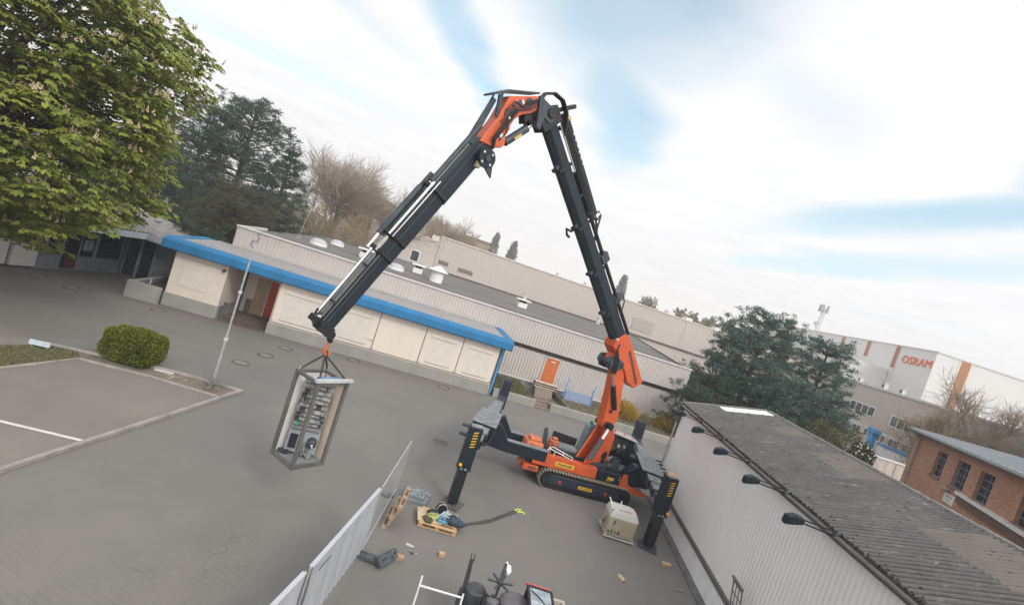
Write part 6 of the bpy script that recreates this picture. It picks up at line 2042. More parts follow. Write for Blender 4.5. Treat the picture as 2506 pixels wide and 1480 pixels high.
jf = [-0.02, 0.33, 0.58, 0.66, 1.0]
jh = [0.56, 0.50, 0.46, 0.40]
for k in range(4):
    a, b = jpt(jf[k] - (0.01 if k else 0)), jpt(jf[k + 1])
    h, w = jh[k], 0.40 - 0.025 * k
    poly = [(-w / 2, h * 0.46), (w / 2, h * 0.46), (w / 2, -h * 0.34), (w * 0.25, -h * 0.5), (-w * 0.25, -h * 0.5), (-w / 2, -h * 0.34)]
    so = MB().ext([a + NN * q + (D3 * jn.x + Z3 * jn.y) * (v - 0.04) for q, v in poly], b - a).build('jib_section', M_BK, cr_, world=True, bevel=0.012)
    sub(so, MB().ext([a + NN * q + (D3 * jn.x + Z3 * jn.y) * v for q, v in [(-w / 2 - 0.012, h * 0.20), (-w / 2 - 0.002, h * 0.20), (-w / 2 - 0.002, h * 0.13), (-w / 2 - 0.012, h * 0.13)]], b - a), 'edge_strip', M_BK2, world=True)
    if k:
        dn = (b - a).normalized()
        up3 = (D3 * jn.x + Z3 * jn.y)
        sub(so, MB().beam(a - dn * 0.045, a + dn * 0.045, w + 0.07, h + 0.07, NN).beam(a + up3 * 0.42 - dn * 0.06, a + up3 * 0.42 + dn * 0.06, 0.26, 0.26, NN), 'collar', M_BLACK, world=True, bevel=0.012)
jr = MB().tube([jpt(0.66, 0.46, -0.10), jpt(0.985, 0.42, -0.10)], 0.045, 10)
jr.build('extension_rod', M_CHROME, cr_, world=True, smooth=True)
MB().tube([jpt(0.30, 0.38, -0.14), jpt(0.575, 0.38, -0.14)], 0.05, 10).tube([jpt(0.28, 0.27, -0.19), jpt(0.575, 0.27, -0.19)], 0.018, 6).build('extension_rod', M_CHROME, cr_, world=True, smooth=True)
MB().tube([jpt(0.58, 0.56, -0.02), jpt(0.665, 0.54, -0.02)], 0.055, 10).build('extension_rod', M_CHROME, cr_, world=True, smooth=True)
MB().tube([jpt(0.35, 0.56, -0.02), jpt(0.60, 0.56, -0.02)], 0.085, 10).tube([jpt(0.27, 0.50, 0.10), jpt(0.57, 0.50, 0.12)], 0.075, 10).beam(jpt(0.31, 0.40, 0.06), jpt(0.59, 0.40, 0.06), 0.12, 0.26, NN).tube([jpt(-0.02, 0.42, -0.05), jpt(0.30, 0.42, -0.05)], 0.085, 10).build('extension_cylinder', M_BK2, cr_, world=True, smooth=True)
MB().beam(jpt(0.585, 0.36, -0.05), jpt(0.655, 0.36, -0.05), 0.05, 0.16, NN).build('jib_plate', mat('jib_plate_white', (0.5, 0.5, 0.5), 0.5), cr_, world=True)
MB().beam(jpt(0.67, 0.27, -0.05), jpt(0.97, 0.25, -0.05), 0.08, 0.07, NN).beam(jpt(0.67, 0.35, -0.02), jpt(0.97, 0.33, -0.02), 0.05, 0.03, NN).tube([jpt(0.66, 0.20, -0.19), jpt(0.98, 0.18, -0.18)], 0.014, 6).build('jib_guide', mat('guide_grey', (0.20, 0.205, 0.21), 0.4, metal=0.4), cr_, world=True)
jb = MB()
for f_ in (0.72, 0.90):
    jb = MB().beam(jpt(f_, 0.28, -0.04), jpt(f_ + 0.005, 0.28, -0.04), 0.13, 0.26, NN)
    jb.build('guide_clamp', M_BLACK, cr_, world=True)
MB().beam(Bp(11.1, 12.85, -0.05), Bp(11.42, 11.35, -0.05), 0.14, 0.12, NN).tube([Bp(11.05, 13.0, 0.1), Bp(11.5, 11.3, 0.1)], 0.03, 6).build('jib_bar', M_BK2, cr_, world=True, bevel=0.01)
rl_ = MB().cyl(Bp(10.93, 11.10, -0.46), Bp(10.93, 11.10, -0.36), 0.29, n=28).build('hose_reel', M_BK, cr_, world=True, smooth=True)
sub(rl_, MB().cyl(Bp(10.93, 11.10, -0.50), Bp(10.93, 11.10, -0.461), 0.09, n=16), 'hub', M_BK2, world=True, smooth=True)
sub(rl_, bprism([(10.68, 11.0), (10.95, 10.85), (10.60, 10.62)], -0.45, -0.37), 'reel_guard', M_BK2, world=True)
wl_ = MB()
for a in (0.7, 2.3, 3.9, 5.5):
    wl_.box(0, 0, 0, 0, 0, 0)
    c_ = Bp(10.93 + 0.21 * math.cos(a), 11.10 + 0.21 * math.sin(a), -0.464)
    wl_.beam(c_ - D3 * 0.03, c_ + D3 * 0.03, 0.006, 0.06, Z3)
sub(rl_, wl_, 'reel_label', M_SILVER, world=True)
hz = MB()
for k in range(4):
    hz.tube([Bp(10.75, 11.45, -0.26 - 0.02 * k), Bp(10.9 - 0.04 * k, 11.75, -0.34), Bp(10.72 - 0.05 * k, 12.2, -0.33), Bp(10.5 - 0.05 * k, 12.75, -0.32), Bp(10.1, 13.1 + 0.04 * k, -0.32), Bp(9.72, 13.4 + 0.03 * k, -0.30)], 0.02, 6)
hz.build('knuckle_hose', M_BLACK, cr_, world=True, smooth=True)
MB().beam(Bp(11.05, 10.95, -0.30), Bp(11.1, 10.75, -0.30), 0.12, 0.18, NN).build('winch_box', mat('winch_brass', (0.42, 0.36, 0.24), 0.5), cr_, world=True, bevel=0.01)
th_ = MB().beam(jpt(0.98, -0.04), jpt(1.02, -0.04), 0.40, 0.46, NN).beam(jpt(0.98, 0.34), jpt(1.005, 0.34), 0.24, 0.20, NN).cyl(Bp(13.72, 5.05, -0.22), Bp(13.72, 5.05, 0.22), 0.13, n=14).cyl(Bp(14.0, 5.28, -0.25), Bp(14.0, 5.28, 0.25), 0.07, n=10)
th_.tube([jpt(0.955, 0.5, -0.16), jpt(1.0, 0.44, -0.16), jpt(1.01, 0.3, -0.2)], 0.035, 6).tube([jpt(0.96, 0.34, -0.2), jpt(0.985, 0.52, -0.2), jpt(1.0, 0.48, -0.2)], 0.03, 6)
th_.build('jib_tip', M_BLACK, cr_, world=True, bevel=0.012)
HR = 13.62
hk = MB().cyl(Bp(HR, 4.98), Bp(HR, 4.80), 0.045, n=10).cyl(Bp(HR, 4.86, -0.09), Bp(HR, 4.86, 0.09), 0.06, n=12).build('hook_swivel', M_BLACK, cr_, world=True, smooth=True)
hkp = [(HR, 4.80), (HR, 4.70), (HR + 0.06, 4.62), (HR + 0.07, 4.52), (HR + 0.0, 4.44), (HR - 0.09, 4.47), (HR - 0.12, 4.56)]
MB().tube([Bp(a, b) for a, b in hkp], [0.045, 0.05, 0.055, 0.06, 0.06, 0.05, 0.02], 10).build('hook', mat('hook_orange', (0.50, 0.15, 0.06), 0.5), cr_, world=True, smooth=True)

# ------------------------------------------------------------------ hoisted cabinet frame and its slings
HP = Bp(HR, 4.46)
lx0 = Vector((HP.x + 0.12, HP.y, 1.46))
LROT = rad(-33)
lf = thing('switch_cabinet', 'open grey steel frame cabinet full of electrical gear hanging from the hook', 'cabinet', lx0, LROT)
M_FR = mat('frame_grey', (0.125, 0.12, 0.113), 0.55, var=0.15, scale=3)
LW, LD, LH = 0.96, 0.92, 2.42
x0, x1, y0, y1 = -LW / 2, LW / 2, -LD / 2, LD / 2
pw = 0.045
for x in (x0, x1):
    for y in (y0, y1):
        MB().box(x - pw, x + pw, y - pw, y + pw, 0.1, LH - 0.09).build('post', M_FR, lf, bevel=0.006)
bm = MB().box(x0 - pw, x1 + pw, y0 - pw, y0 + pw, 0, 0.098).box(x0 - pw, x1 + pw, y1 - pw, y1 + pw, 0, 0.098).box(x0 - pw, x0 + pw, y0 + pw, y1 - pw, 0.001, 0.097).box(x1 - pw, x1 + pw, y0 + pw, y1 - pw, 0.001, 0.097)
bm.build('base_frame', M_FR, lf, bevel=0.006)
tm = MB().box(x0 - pw, x1 + pw, y0 - pw, y0 + pw, LH - 0.088, LH).box(x0 - pw, x1 + pw, y1 - pw, y1 + pw, LH - 0.088, LH).box(x0 - pw, x0 + pw, y0 + pw, y1 - pw, LH - 0.087, LH - 0.001).box(x1 - pw, x1 + pw, y0 + pw, y1 - pw, LH - 0.087, LH - 0.001)
tm.build('top_frame', M_FR, lf, bevel=0.006)
MB().box(x1 - 0.03, x1 + 0.09, y0 - 0.12, y1 + 0.12, LH + 0.002, LH + 0.085).build('lift_channel', mat('channel_light', (0.45, 0.46, 0.47), 0.5, var=0.1), lf, bevel=0.008)
MB().box(x1 - 0.25, x1 - 0.06, y0 + 0.1, y1 - 0.15, LH + 0.002, LH + 0.05).build('blue_clamp', mat('clamp_blue', (0.10, 0.22, 0.38), 0.5), lf)
M_BACK = mat('back_panel', (0.62, 0.52, 0.41), 0.6, var=0.06)
MB().box(x0 + 0.05, x1 - 0.05, y1 - 0.03, y1 - 0.01, 0.1, LH - 0.09).build('back_panel', M_BACK, lf)
MB().box(x0 + 0.01, x0 + 0.03, y0 + 0.05, y1 - 0.05, 0.1, LH - 0.09).build('side_panel', mat('side_panel_white', (0.66, 0.65, 0.62), 0.55, var=0.05), lf)
# the gear sits on a mounting plate set diagonally in the frame
GRO = rad(51)
cg, sg_ = math.cos(GRO), math.sin(GRO)


def G2(mb):
    mb.v = [(cg * x - sg_ * y - 0.03, sg_ * x + cg * y + 0.02, z) for x, y, z in mb.v]
    return mb


PX = 0.40
G2(MB().box(-PX, PX, 0.02, 0.05, 0.15, LH - 0.2)).build('mounting_plate', mat('mount_plate', (0.34, 0.335, 0.32), 0.5, var=0.1), lf)
rows = [(LH - 0.22, 'duct'), (LH - 0.34, 'mod'), (LH - 0.48, 'mod'), (LH - 0.61, 'mod'), (LH - 0.74, 'mod'), (LH - 0.88, 'mod'), (LH - 1.02, 'mod'), (LH - 1.15, 'term'), (LH - 1.28, 'mod'), (LH - 1.40, 'term'), (LH - 1.52, 'duct')]
R2 = random.Random(3)
mcols = [mat('module_light', (0.38, 0.375, 0.35), 0.5), mat('module_dark', (0.045, 0.045, 0.05), 0.5), mat('module_tan', (0.40, 0.32, 0.22), 0.5), mat('module_grey', (0.24, 0.245, 0.25), 0.5)]
for z, kd in rows:
    ro = G2(MB().box(-PX + 0.02, PX - 0.02, -0.02, 0.018, z - 0.01, z + 0.02)).build('rail_row', M_SILVER, lf)
    if kd == 'duct':
        sub(ro, G2(MB().box(-PX + 0.02, PX - 0.02, -0.08, -0.022, z - 0.03, z + 0.03)), 'cable_duct', mcols[3])
    else:
        x = -PX + 0.03
        grp = [MB(), MB(), MB(), MB()]
        while x < PX - 0.08:
            ww = R2.choice([0.018, 0.036, 0.05, 0.09, 0.14])
            hh = R2.uniform(0.05, 0.095) if kd == 'mod' else 0.05
            grp[R2.choice([0, 0, 0, 0, 0, 1, 1, 2, 3, 3])].box(x, min(x + ww - 0.004, PX - 0.02), -R2.uniform(0.07, 0.14), -0.022, z - hh / 2, z + hh / 2)
            x += ww
        for g_, m_ in zip(grp, mcols):
            if g_.v:
                sub(ro, G2(g_), 'module', m_)
wr = MB()
for k in range(12):
    xa = R2.choice([-PX + 0.03, PX - 0.03]) + R2.uniform(-0.03, 0.03)
    za = R2.uniform(1.1, LH - 0.25)
    wr.tube([(xa, -0.09, za), (xa + R2.uniform(-.03, .03), -0.13, za - 0.12), (xa + R2.uniform(-.03, .03), -0.09, za - R2.uniform(0.2, 0.4))], 0.007, 5)
G2(wr).build('wire', mcols[1], lf)
G2(MB().box(-PX + 0.10, -PX + 0.17, -0.17, -0.03, LH - 1.44, LH - 1.34)).build('green_relay', mat('relay_green', (0.05, 0.35, 0.22), 0.5), lf)
bxk = G2(MB().box(-PX, PX, -0.10, 0.018, 0.22, 0.80)).build('drive_unit', mat('drive_grey', (0.27, 0.30, 0.33), 0.5, var=0.06), lf)
sub(bxk, G2(MB().box(-PX + 0.06, -PX + 0.26, -0.125, -0.102, 0.32, 0.72)), 'screen', mat('screen_dark', (0.022, 0.028, 0.035), 0.25))
mt_ = G2(MB().cyl((PX - 0.16, -0.26, 0.58), (PX - 0.16, -0.103, 0.58), 0.13, n=18).ball((PX - 0.16, -0.26, 0.58), 0.12, 0.07, 0.12)).build('blower_motor', mcols[1], lf, smooth=True)
sub(mt_, G2(MB().ball((PX - 0.14, -0.33, 0.56), 0.035).ball((PX - 0.12, -0.32, 0.50), 0.025)), 'fitting', M_SILVER)
jk = MB()
for k in range(22):
    x, z = R2.uniform(-PX + 0.3, PX - 0.1), R2.uniform(0.13, 0.48)
    jk.box(x, x + R2.uniform(.03, .08), -R2.uniform(0.14, 0.26), -0.103, z, z + R2.uniform(.03, .12))
G2(jk).build('terminal_block', mcols[3], lf)
MB().box(x0 + 0.05, x1 - 0.05, y0 + 0.06, y1 - 0.06, 0.099, 0.12).build('floor_plate', mcols[3], lf)
MB().box(x0 + 0.1, x0 + 0.3, y0 + 0.06, y0 + 0.2, 0.121, 0.2).box(x0 + 0.3, x0 + 0.36, y0 + 0.1, y0 + 0.2, 0.121, 0.25).build('loose_part', mcols[1], lf)
sl_ = thing('lifting_slings', 'four dark webbing slings from the crane hook to the cabinet frame', 'sling', HP)
Mr = Matrix.Rotation(LROT, 4, 'Z')
for x in (x0, x1):
    for y in (y0, y1):
        tgt = lx0 + Mr @ Vector((x * 0.94, y * 0.94, LH + 0.02)) - HP
        leg_ = MB().tube([(0, 0, -0.02), tuple(tgt * 0.5), tuple(tgt)], 0.028, 6).build('sling_leg', mat('sling_black', (0.045, 0.04, 0.033), 0.8), sl_)
        sub(leg_, MB().ring(tuple(tgt + Vector((0, 0, 0.02))), (1, 0.4, 0), 0.05, 0.016, 12, 4), 'shackle', M_SILVER)
MB().ring((0, 0, 0.02), (0.3, 1, 0), 0.07, 0.022, 14, 5).build('master_ring', mat('ring_dark', (0.10, 0.08, 0.06), 0.5, metal=0.6), sl_)

# ------------------------------------------------------------------ lamp post
M_GALV = mat('galvanised', (0.42, 0.43, 0.44), 0.45, metal=0.3, var=0.12, scale=6)
t = thing('lamp_post', 'slim grey street lamp post with curled head by the verge tip', 'lamp post', (-10.5, 19.56, 0))
MB().cyl((0, 0, 0), (0, 0, 2.0), 0.062, 0.058, 12).cyl((0, 0, 2.0), (0, 0, 5.9), 0.045, 0.035, 12).build('post', M_GALV, t, smooth=True)
MB().cyl((0, 0, 1.96), (0, 0, 2.06), 0.085, n=12).cyl((0, 0, 3.95), (0, 0, 4.05), 0.075, n=12).build('collar', mat('collar_pale', (0.6, 0.6, 0.58), 0.5), t, smooth=True)
hd = MB().tube([(-0.02, 0, 5.85), (-0.14, 0, 5.95), (-0.12, 0, 6.15), (0.06, 0, 6.12), (0.1, 0, 6.3), (0.0, 0, 6.45), (0.18, 0, 6.5)], 0.035, 8)
hd.build('lamp_head', mat('lamp_head_grey', (0.22, 0.225, 0.235), 0.5), t, smooth=True)
t = thing('info_board', 'small white board lying flat on the strip right of the hedge', 'board', (-12.43, 19.5, 0.005), 0.25)
MB().box(-0.35, 0.35, -0.22, 0.22, 0, 0.03).build('board', mat('board_white', (0.55, 0.54, 0.52), 0.6, var=0.1), t)
MB().box(-0.30, 0.30, -0.01, 0.01, 0.031, 0.034).build('slot', M_PLINTH, t)
t = thing('info_board', 'small pale blue and white board on the grass verge at the left edge', 'board', (-16.05, 17.75, 0.0), 0.3)
MB().box(-0.32, 0.32, -0.03, 0.03, 0.12, 0.30).build('board', mat('board_pale', (0.55, 0.62, 0.68), 0.5, var=0.1), t)
MB().cyl((-0.25, 0, 0), (-0.25, 0, 0.12), 0.02).cyl((0.25, 0, 0), (0.25, 0, 0.12), 0.02).build('peg', M_GALV, t)
t = thing('loose_planks', 'short weathered planks on the strip between hedge and lamp post', 'plank', (-11.75, 19.15, 0.004), 0.1)
MB().box(-0.5, 0.5, -0.05, 0.05, 0, 0.05).build('plank', mat('weathered_wood', (0.28, 0.23, 0.17), 0.9, var=0.2, scale=6), t)
MB().box(-0.1, 0.0, -0.4, -0.06, 0, 0.05).build('plank', MATS['weathered_wood'], t)
# dry weeds round the lamp post foot
twig_bush('weed_tuft', 'grey blue dry weed tuft round the lamp post foot', (-10.3, 19.3, 0), 0.45, 0.35, 0.35, mat('weed_grey', (0.16, 0.165, 0.17), 0.9, island=True), 101, 160, 0.3, 0.008)

# ------------------------------------------------------------------ site fence with tarpaulin
M_TARP = mat('tarp_pale', (0.46, 0.475, 0.50), 0.5, var=0.10, scale=1.2, col2=(0.38, 0.40, 0.435))
M_FTUBE = mat('fence_tube', (0.50, 0.51, 0.51), 0.4, metal=0.5, var=0.1)


def mesh_wire(mb, p0, p1, z0, z1, nx, nz, r=0.0035):
    for i in range(nx + 1):
        q = Vector(p0).lerp(Vector(p1), i / nx)
        mb.cyl((q.x, q.y, z0), (q.x, q.y, z1), r, n=3, cap=False)
    for k in range(nz + 1):
        z = z0 + (z1 - z0) * k / nz
        mb.cyl((p0[0], p0[1], z), (p1[0], p1[1], z), r, n=3, cap=False)


def fence_panel(pa, pb, label, tarp, wires=True):
    pa, pb = Vector(pa), Vector(pb)
    base = (pa + pb) / 2
    ax = (pb - pa)
    t = thing('site_fence', label, 'fence', base, math.atan2(ax.y, ax.x), 'site fence panels beside the crane')
    L_ = ax.length
    fr = MB()
    for x in (-L_ / 2 + 0.03, L_ / 2 - 0.03):
        fr.cyl((x, 0, 0.06), (x, 0, 1.86), 0.02, n=8)
    fr.cyl((-L_ / 2, 0, 1.84), (L_ / 2, 0, 1.84), 0.02, n=8).cyl((-L_ / 2, 0, 0.16), (L_ / 2, 0, 0.16), 0.018, n=8)
    fr.build('frame', M_FTUBE, t, smooth=True)
    if wires:
        w = MB()
        mesh_wire(w, (-L_ / 2, 0, 0), (L_ / 2, 0, 0), 0.16, 1.84, 22, 8, 0.0025)
        w.build('mesh', M_FTUBE, t)
    if tarp:
        # slightly billowing sheet, folded over the top tube
        nx, nz = 60, 16
        vs, fs = [], []
        for side in (0, 1):
            for i in range(nx + 1):
                for k in range(nz + 1):
                    x = -L_ / 2 + 0.05 + (L_ - 0.1) * i / nx
                    z = 0.2 + 1.66 * k / nz
                    y = -0.035 - 0.03 * math.sin(i * 0.55 + k * 0.2) * math.sin(math.pi * k / nz) - 0.02 * math.sin(i * 1.7 + 0.6 * k) * (1 - k / nz)
                    vs.append((x, y - 0.004 * side, z))
        m_ = (nx + 1) * (nz + 1)
        for i in range(nx):
            for k in range(nz):
                a = i * (nz + 1) + k
                fs.append((a, a + 1, a + nz + 2, a + nz + 1))
                fs.append((m_ + a, m_ + a + nz + 1, m_ + a + nz + 2, m_ + a + 1))
        q = MB()
        q.add(vs, fs)
        q.box(-L_ / 2 + 0.05, L_ / 2 - 0.05, -0.045, 0.045, 1.858, 1.872)
        tp = q.build('tarpaulin', M_TARP, t, smooth=True, ang=80)
        sub(tp, MB().box(-L_ / 2 + 0.25, -L_ / 2 + 0.75, -0.10, -0.09, 1.70, 1.715), 'seam', M_DARK)
    return t


fence_panel((-1.66, 12.36, 0), (-1.70, 16.0, 0), 'bare wire mesh fence panel, the far one near the drain grate', False)
fence_panel((-1.95, 8.62, 0), (-1.68, 12.28, 0), 'fence panel covered with a pale grey tarpaulin', True)
fence_panel((-2.35, 5.1, 0), (-1.98, 8.52, 0), 'tarpaulin covered fence panel at the bottom edge of the picture', True)

M_FOOT = mat('fence_foot_dark', (0.075, 0.09, 0.10), 0.75, var=0.2, scale=6)


def fence_foot(loc, rz, label, tilt=None, m=None):
    t = thing('ballast_block', label, 'fence foot', loc, rz, 'fence foot blocks')
    b = MB().ext([(-0.36, -0.12, 0), (0.36, -0.12, 0), (0.36, 0.12, 0), (-0.36, 0.12, 0)], (0, 0, 0.13))
    o = b.build('block', m or M_FOOT, t, bevel=0.02)
    h = MB()
    for x in (-0.24, -0.14, 0.12, 0.24):
        h.cyl((x, 0.02 if x != 0.12 else -0.03, 0.131), (x, 0.02 if x != 0.12 else -0.03, 0.136), 0.035, n=12)
    sub(o, h, 'hole', M_BLACK)
    if tilt:
        t.rotation_euler = tilt
    return t


fence_foot((-1.38, 12.2, 0), -0.1, 'dark concrete fence foot under the tarpaulin panel end')
fence_foot((-1.02, 12.32, 0.11), 0, 'dark fence foot tipped up against the other one', (0.9, 0.0, 1.15))
M_FOOT2 = mat('fence_foot_grey', (0.22, 0.25, 0.275), 0.75, var=0.15, scale=5)
for k in range(3):
    fence_foot((-0.95 + 0.02 * k, 16.1 - 0.28 + 0.28 * k, 0.0), -0.02, ('grey blue fence foot, front one of the flat row', 'grey blue fence foot, middle one of the flat row', 'grey blue fence foot, rear one of the flat row')[k], m=M_FOOT2)
fence_foot((-1.0, 16.15, 0.137), 0.05, 'grey blue fence foot lying on top of the row', m=M_FOOT2)
fence_foot((-1.05, 15.85, 0.137), -0.06, 'grey blue fence foot on top of the row nearest the leaning pallet', m=M_FOOT2)
t = thing('ballast_block', 'small dark block behind the leaning pallet', 'fence foot', (-1.85, 15.6, 0), 0.6)
MB().box(-0.18, 0.18, -0.09, 0.09, 0, 0.1).build('block', M_FOOT, t, bevel=0.02)
MB().cyl((0, 0, 0.101), (0, 0, 0.105), 0.03).build('hole', M_BLACK, t)

M_WOOD = mat('pallet_wood', (0.44, 0.31, 0.205), 0.8, var=0.2, scale=5, stretch=(1, 8, 8), col2=(0.30, 0.21, 0.14))
M_WOOD2 = mat('fresh_wood', (0.56, 0.36, 0.19), 0.75, var=0.15, scale=5, col2=(0.42, 0.27, 0.15))


def pallet(name, label, loc, rot, m, lx=1.2, ly=0.8):
    t = thing(name, label, 'pallet', loc, 0)
    t.rotation_euler = rot
    d = MB()
    for k in range(5):
        y = -ly / 2 + 0.05 + k * (ly - 0.1) / 4
        d.box(-lx / 2, lx / 2, y - (0.072 if k % 2 == 0 else 0.05), y + (0.072 if k % 2 == 0 else 0.05), 0.122, 0.144)
    d.build('deck_board', m, t, bevel=0.004)
    s = MB()
    for x in (-lx / 2 + 0.07, 0, lx / 2 - 0.07):
        s.box(x - 0.07, x + 0.07, -ly / 2, ly / 2, 0.10, 0.1215)
        for y in (-ly / 2 + 0.05, 0, ly / 2 - 0.05):
            s.box(x - 0.07, x + 0.07, y - 0.05, y + 0.05, 0.022, 0.0995)
    s.build('block', m, t, bevel=0.004)
    f = MB()
    for y in (-ly / 2 + 0.05, 0, ly / 2 - 0.05):
        f.box(-lx / 2, lx / 2, y - 0.05, y + 0.05, 0, 0.0215)
    f.build('runner', m, t, bevel=0.004)
    return t


# standing on its long edge, leaning back on the fence
pl = pallet('pallet', 'wooden pallet standing on edge and leaning against the mesh fence', (-1.50, 14.42, 0.40), (0, 0, 0), M_WOOD, 1.3, 0.85)
pl.rotation_euler = (Matrix.Rotation(rad(92), 3, 'Z') @ Matrix.Rotation(rad(112), 3, 'X')).to_euler()
pl.location = (-1.42, 14.4, 0.40)
pf = pallet('pallet', 'fresh wooden pallet lying flat and loaded with chains and ropes', (-0.02, 15.0, 0.0), (0, 0, rad(4)), M_WOOD2, 1.2, 0.95)
MBX = MB().box(-0.6, 0.15, -0.47, 0.3, 0, 0.02)
t = thing('plywood_sheet', 'pale plywood sheet under the ropes on the flat pallet', 'plywood', (-0.15, 15.12, 0.146), rad(12))
MBX.build('board', mat('plywood_pale', (0.52, 0.40, 0.26), 0.8, var=0.15, scale=3), t)
MB().box(0.2, 0.45, 0.0, 0.42, 0, 0.018).build('strip', MATS['plywood_pale'], t)


def rope_coil(label, loc, m, r=0.16, turns=4, th=0.014, seed=1, name='rope_coil', cat='rope'):
    R = random.Random(seed)
    t = thing(name, label, cat, loc, R.uniform(0, 3), 'rigging gear on the flat pallet')
    pts = []
    for k in range(turns * 14):
        a = 2 * math.pi * k / 14
        rr = r * (1 + 0.25 * math.sin(a * 0.37 + seed) + R.uniform(-.08, .08))
        pts.append((rr * math.cos(a), rr * 0.8 * math.sin(a), 0.02 + 0.10 * (k / (turns * 14)) + R.uniform(-.015, .015)))
    MB().tube(pts, th, 6).build('rope', m, t, smooth=True)
    MB().tube([pts[-1], (r * 1.3, 0.1, 0.06), (r * 1.7, -0.05, 0.01)], th, 6).build('loose_end', m, t, smooth=True)
    return t


M_RBLUE = mat('rope_blue', (0.13, 0.36, 0.55), 0.7, var=0.2, scale=20)
M_RLIME = mat('rope_lime', (0.50, 0.58, 0.20), 0.7, var=0.2, scale=20)
M_RDARK = mat('rope_dark', (0.03, 0.04, 0.04), 0.7)
M_RCYAN = mat('rope_cyan', (0.42, 0.66, 0.74), 0.7, var=0.15)
rope_coil('bright blue rope coil in the middle of the pallet', (0.12, 14.88, 0.15), M_RBLUE, 0.17, 5, 0.015, 1)
rope_coil('pale cyan rope loop on top of the blue coil', (0.2, 14.98, 0.25), M_RCYAN, 0.15, 3, 0.013, 2)
rope_coil('lime green rope coil on the left of the pallet', (-0.22, 14.85, 0.17), M_RLIME, 0.15, 3, 0.014, 3)
rope_coil('dark coil of chain beside the lime rope', (-0.3, 15.12, 0.17), M_RDARK, 0.13, 4, 0.018, 4)
rope_coil('pale grey rope loop at the pallet rear', (0.42, 15.25, 0.15), mat('rope_pale', (0.5, 0.5, 0.5), 0.7), 0.11, 2, 0.013, 5)
rope_coil('dark green strap coil at the front edge of the pallet', (-0.34, 14.66, 0.15), mat('rope_olive', (0.07, 0.075, 0.03), 0.7), 0.13, 3, 0.018, 6)
t = thing('cable_reel', 'dark reel with silver rim among the ropes on the pallet', 'reel', (-0.05, 15.3, 0.15), 0.4)
MB().cyl((0, -0.06, 0.19), (0, 0.06, 0.19), 0.18, n=20).build('drum', M_BLACK, t, smooth=True)
MB().ring((0, -0.065, 0.19), (0, 1, 0), 0.17, 0.014, 20, 5).ring((0, 0.065, 0.19), (0, 1, 0), 0.17, 0.014, 20, 5).build('rim', M_SILVER, t)
t = thing('tool_bag', 'dark blue canvas bag slumped on the right side of the pallet', 'bag', (0.42, 14.92, 0.14), 0.3)
bg = MB().ball((0, 0, 0.13), 0.26, 0.17, 0.15, 14, 9, 0.08).ball((0.2, -0.05, 0.09), 0.2, 0.14, 0.11, 12, 8, 0.08).build('bag', mat('canvas_blue', (0.045, 0.065, 0.10), 0.85, var=0.3, scale=12), t, smooth=True)
sub(bg, MB().tube([(-0.15, 0, 0.26), (-0.05, 0.02, 0.34), (0.08, 0, 0.27)], 0.012, 6), 'handle', M_BLACK)
t = thing('strap_pair', 'two long dark straps with neon yellow loops stretched over the yard', 'strap', (0.67, 15.29, 0))
MB().tube([(-0.05, -0.22, 0.12), (0.12, 0.1, 0.04), (0.9, 0.75, 0.025), (1.9, 2.15, 0.022)], [0.05, 0.035, 0.028, 0.024], 8).build('strap', mat('strap_grey', (0.075, 0.068, 0.06), 0.8), t, smooth=True)
MB().tube([(-0.02, -0.15, 0.10), (0.2, 0.13, 0.04), (0.95, 0.95, 0.025), (1.8, 2.2, 0.022)], [0.05, 0.035, 0.028, 0.024], 8).build('strap', MATS['strap_grey'], t, smooth=True)
M_NEON = mat('neon_loop', (0.62, 0.75, 0.12), 0.6)
MB().tube([(1.9, 2.15, 0.022), (2.02, 2.25, 0.03), (2.16, 2.25, 0.03), (2.2, 2.19, 0.02)], 0.028, 6).build('loop', M_NEON, t, smooth=True)
MB().tube([(1.8, 2.2, 0.022), (1.92, 2.36, 0.03), (2.05, 2.42, 0.03)], 0.028, 6).build('loop', M_NEON, t, smooth=True)


def wood_block(loc, rz, label, s=(0.3, 0.12, 0.1), m=None):
    t = thing('wood_block', label, 'wood block', loc, rz, 'loose wood blocks on the yard')
    mm_ = m or M_WOOD2
    b = MB().box(-s[0] / 2, s[0] / 2, -s[1] / 2, s[1] / 2, 0, s[2]).build('block', mm_, t, bevel=0.006)
    e = MB()
    for x in (-s[0] / 2 - 0.0015, s[0] / 2 + 0.0005):
        e.box(x, x + 0.001, -s[1] * 0.45, s[1] * 0.45, s[2] * 0.08, s[2] * 0.92)
    sub(b, e, 'end_grain', mat('end_grain', (0.36, 0.23, 0.13), 0.85, var=0.25, scale=30))


wood_block((-0.75, 12.62, 0), 0.0, 'greyish wood block beside the dark fence feet', (0.36, 0.13, 0.12), M_WOOD)
wood_block((0.36, 13.36, 0), 0.2, 'short orange wood block left of the black pole', (0.16, 0.13, 0.12))
wood_block((6.1, 15.3, 0), 1.9, 'pale wood block lying alone in the yard before the garage', (0.30, 0.1, 0.08), mat('pale_wood', (0.55, 0.43, 0.27), 0.75, var=0.15))
wood_block((8.2, 17.2, 0), 0.25, 'orange brown wood block near the garage wall', (0.36, 0.15, 0.1))
wood_block((8.2, 15.75, 0), 0.1, 'grey scrap wood piece at the garage wall foot', (0.34, 0.06, 0.06), mat('grey_wood', (0.28, 0.24, 0.21), 0.85, var=0.25))
t = thing('paper_scrap', 'white crumpled scrap on the ground below the pallet', 'scrap', (-0.58, 13.37, 0), -0.3)
MB().ball((0, 0, 0.02), 0.12, 0.06, 0.02, 10, 6, 0.25).build('sheet', mat('scrap_white', (0.5, 0.5, 0.5), 0.8), t)
MB().ball((0.1, 0.02, 0.02), 0.05, 0.04, 0.02, 8, 5, 0.25).build('fold', MATS['scrap_white'], t)
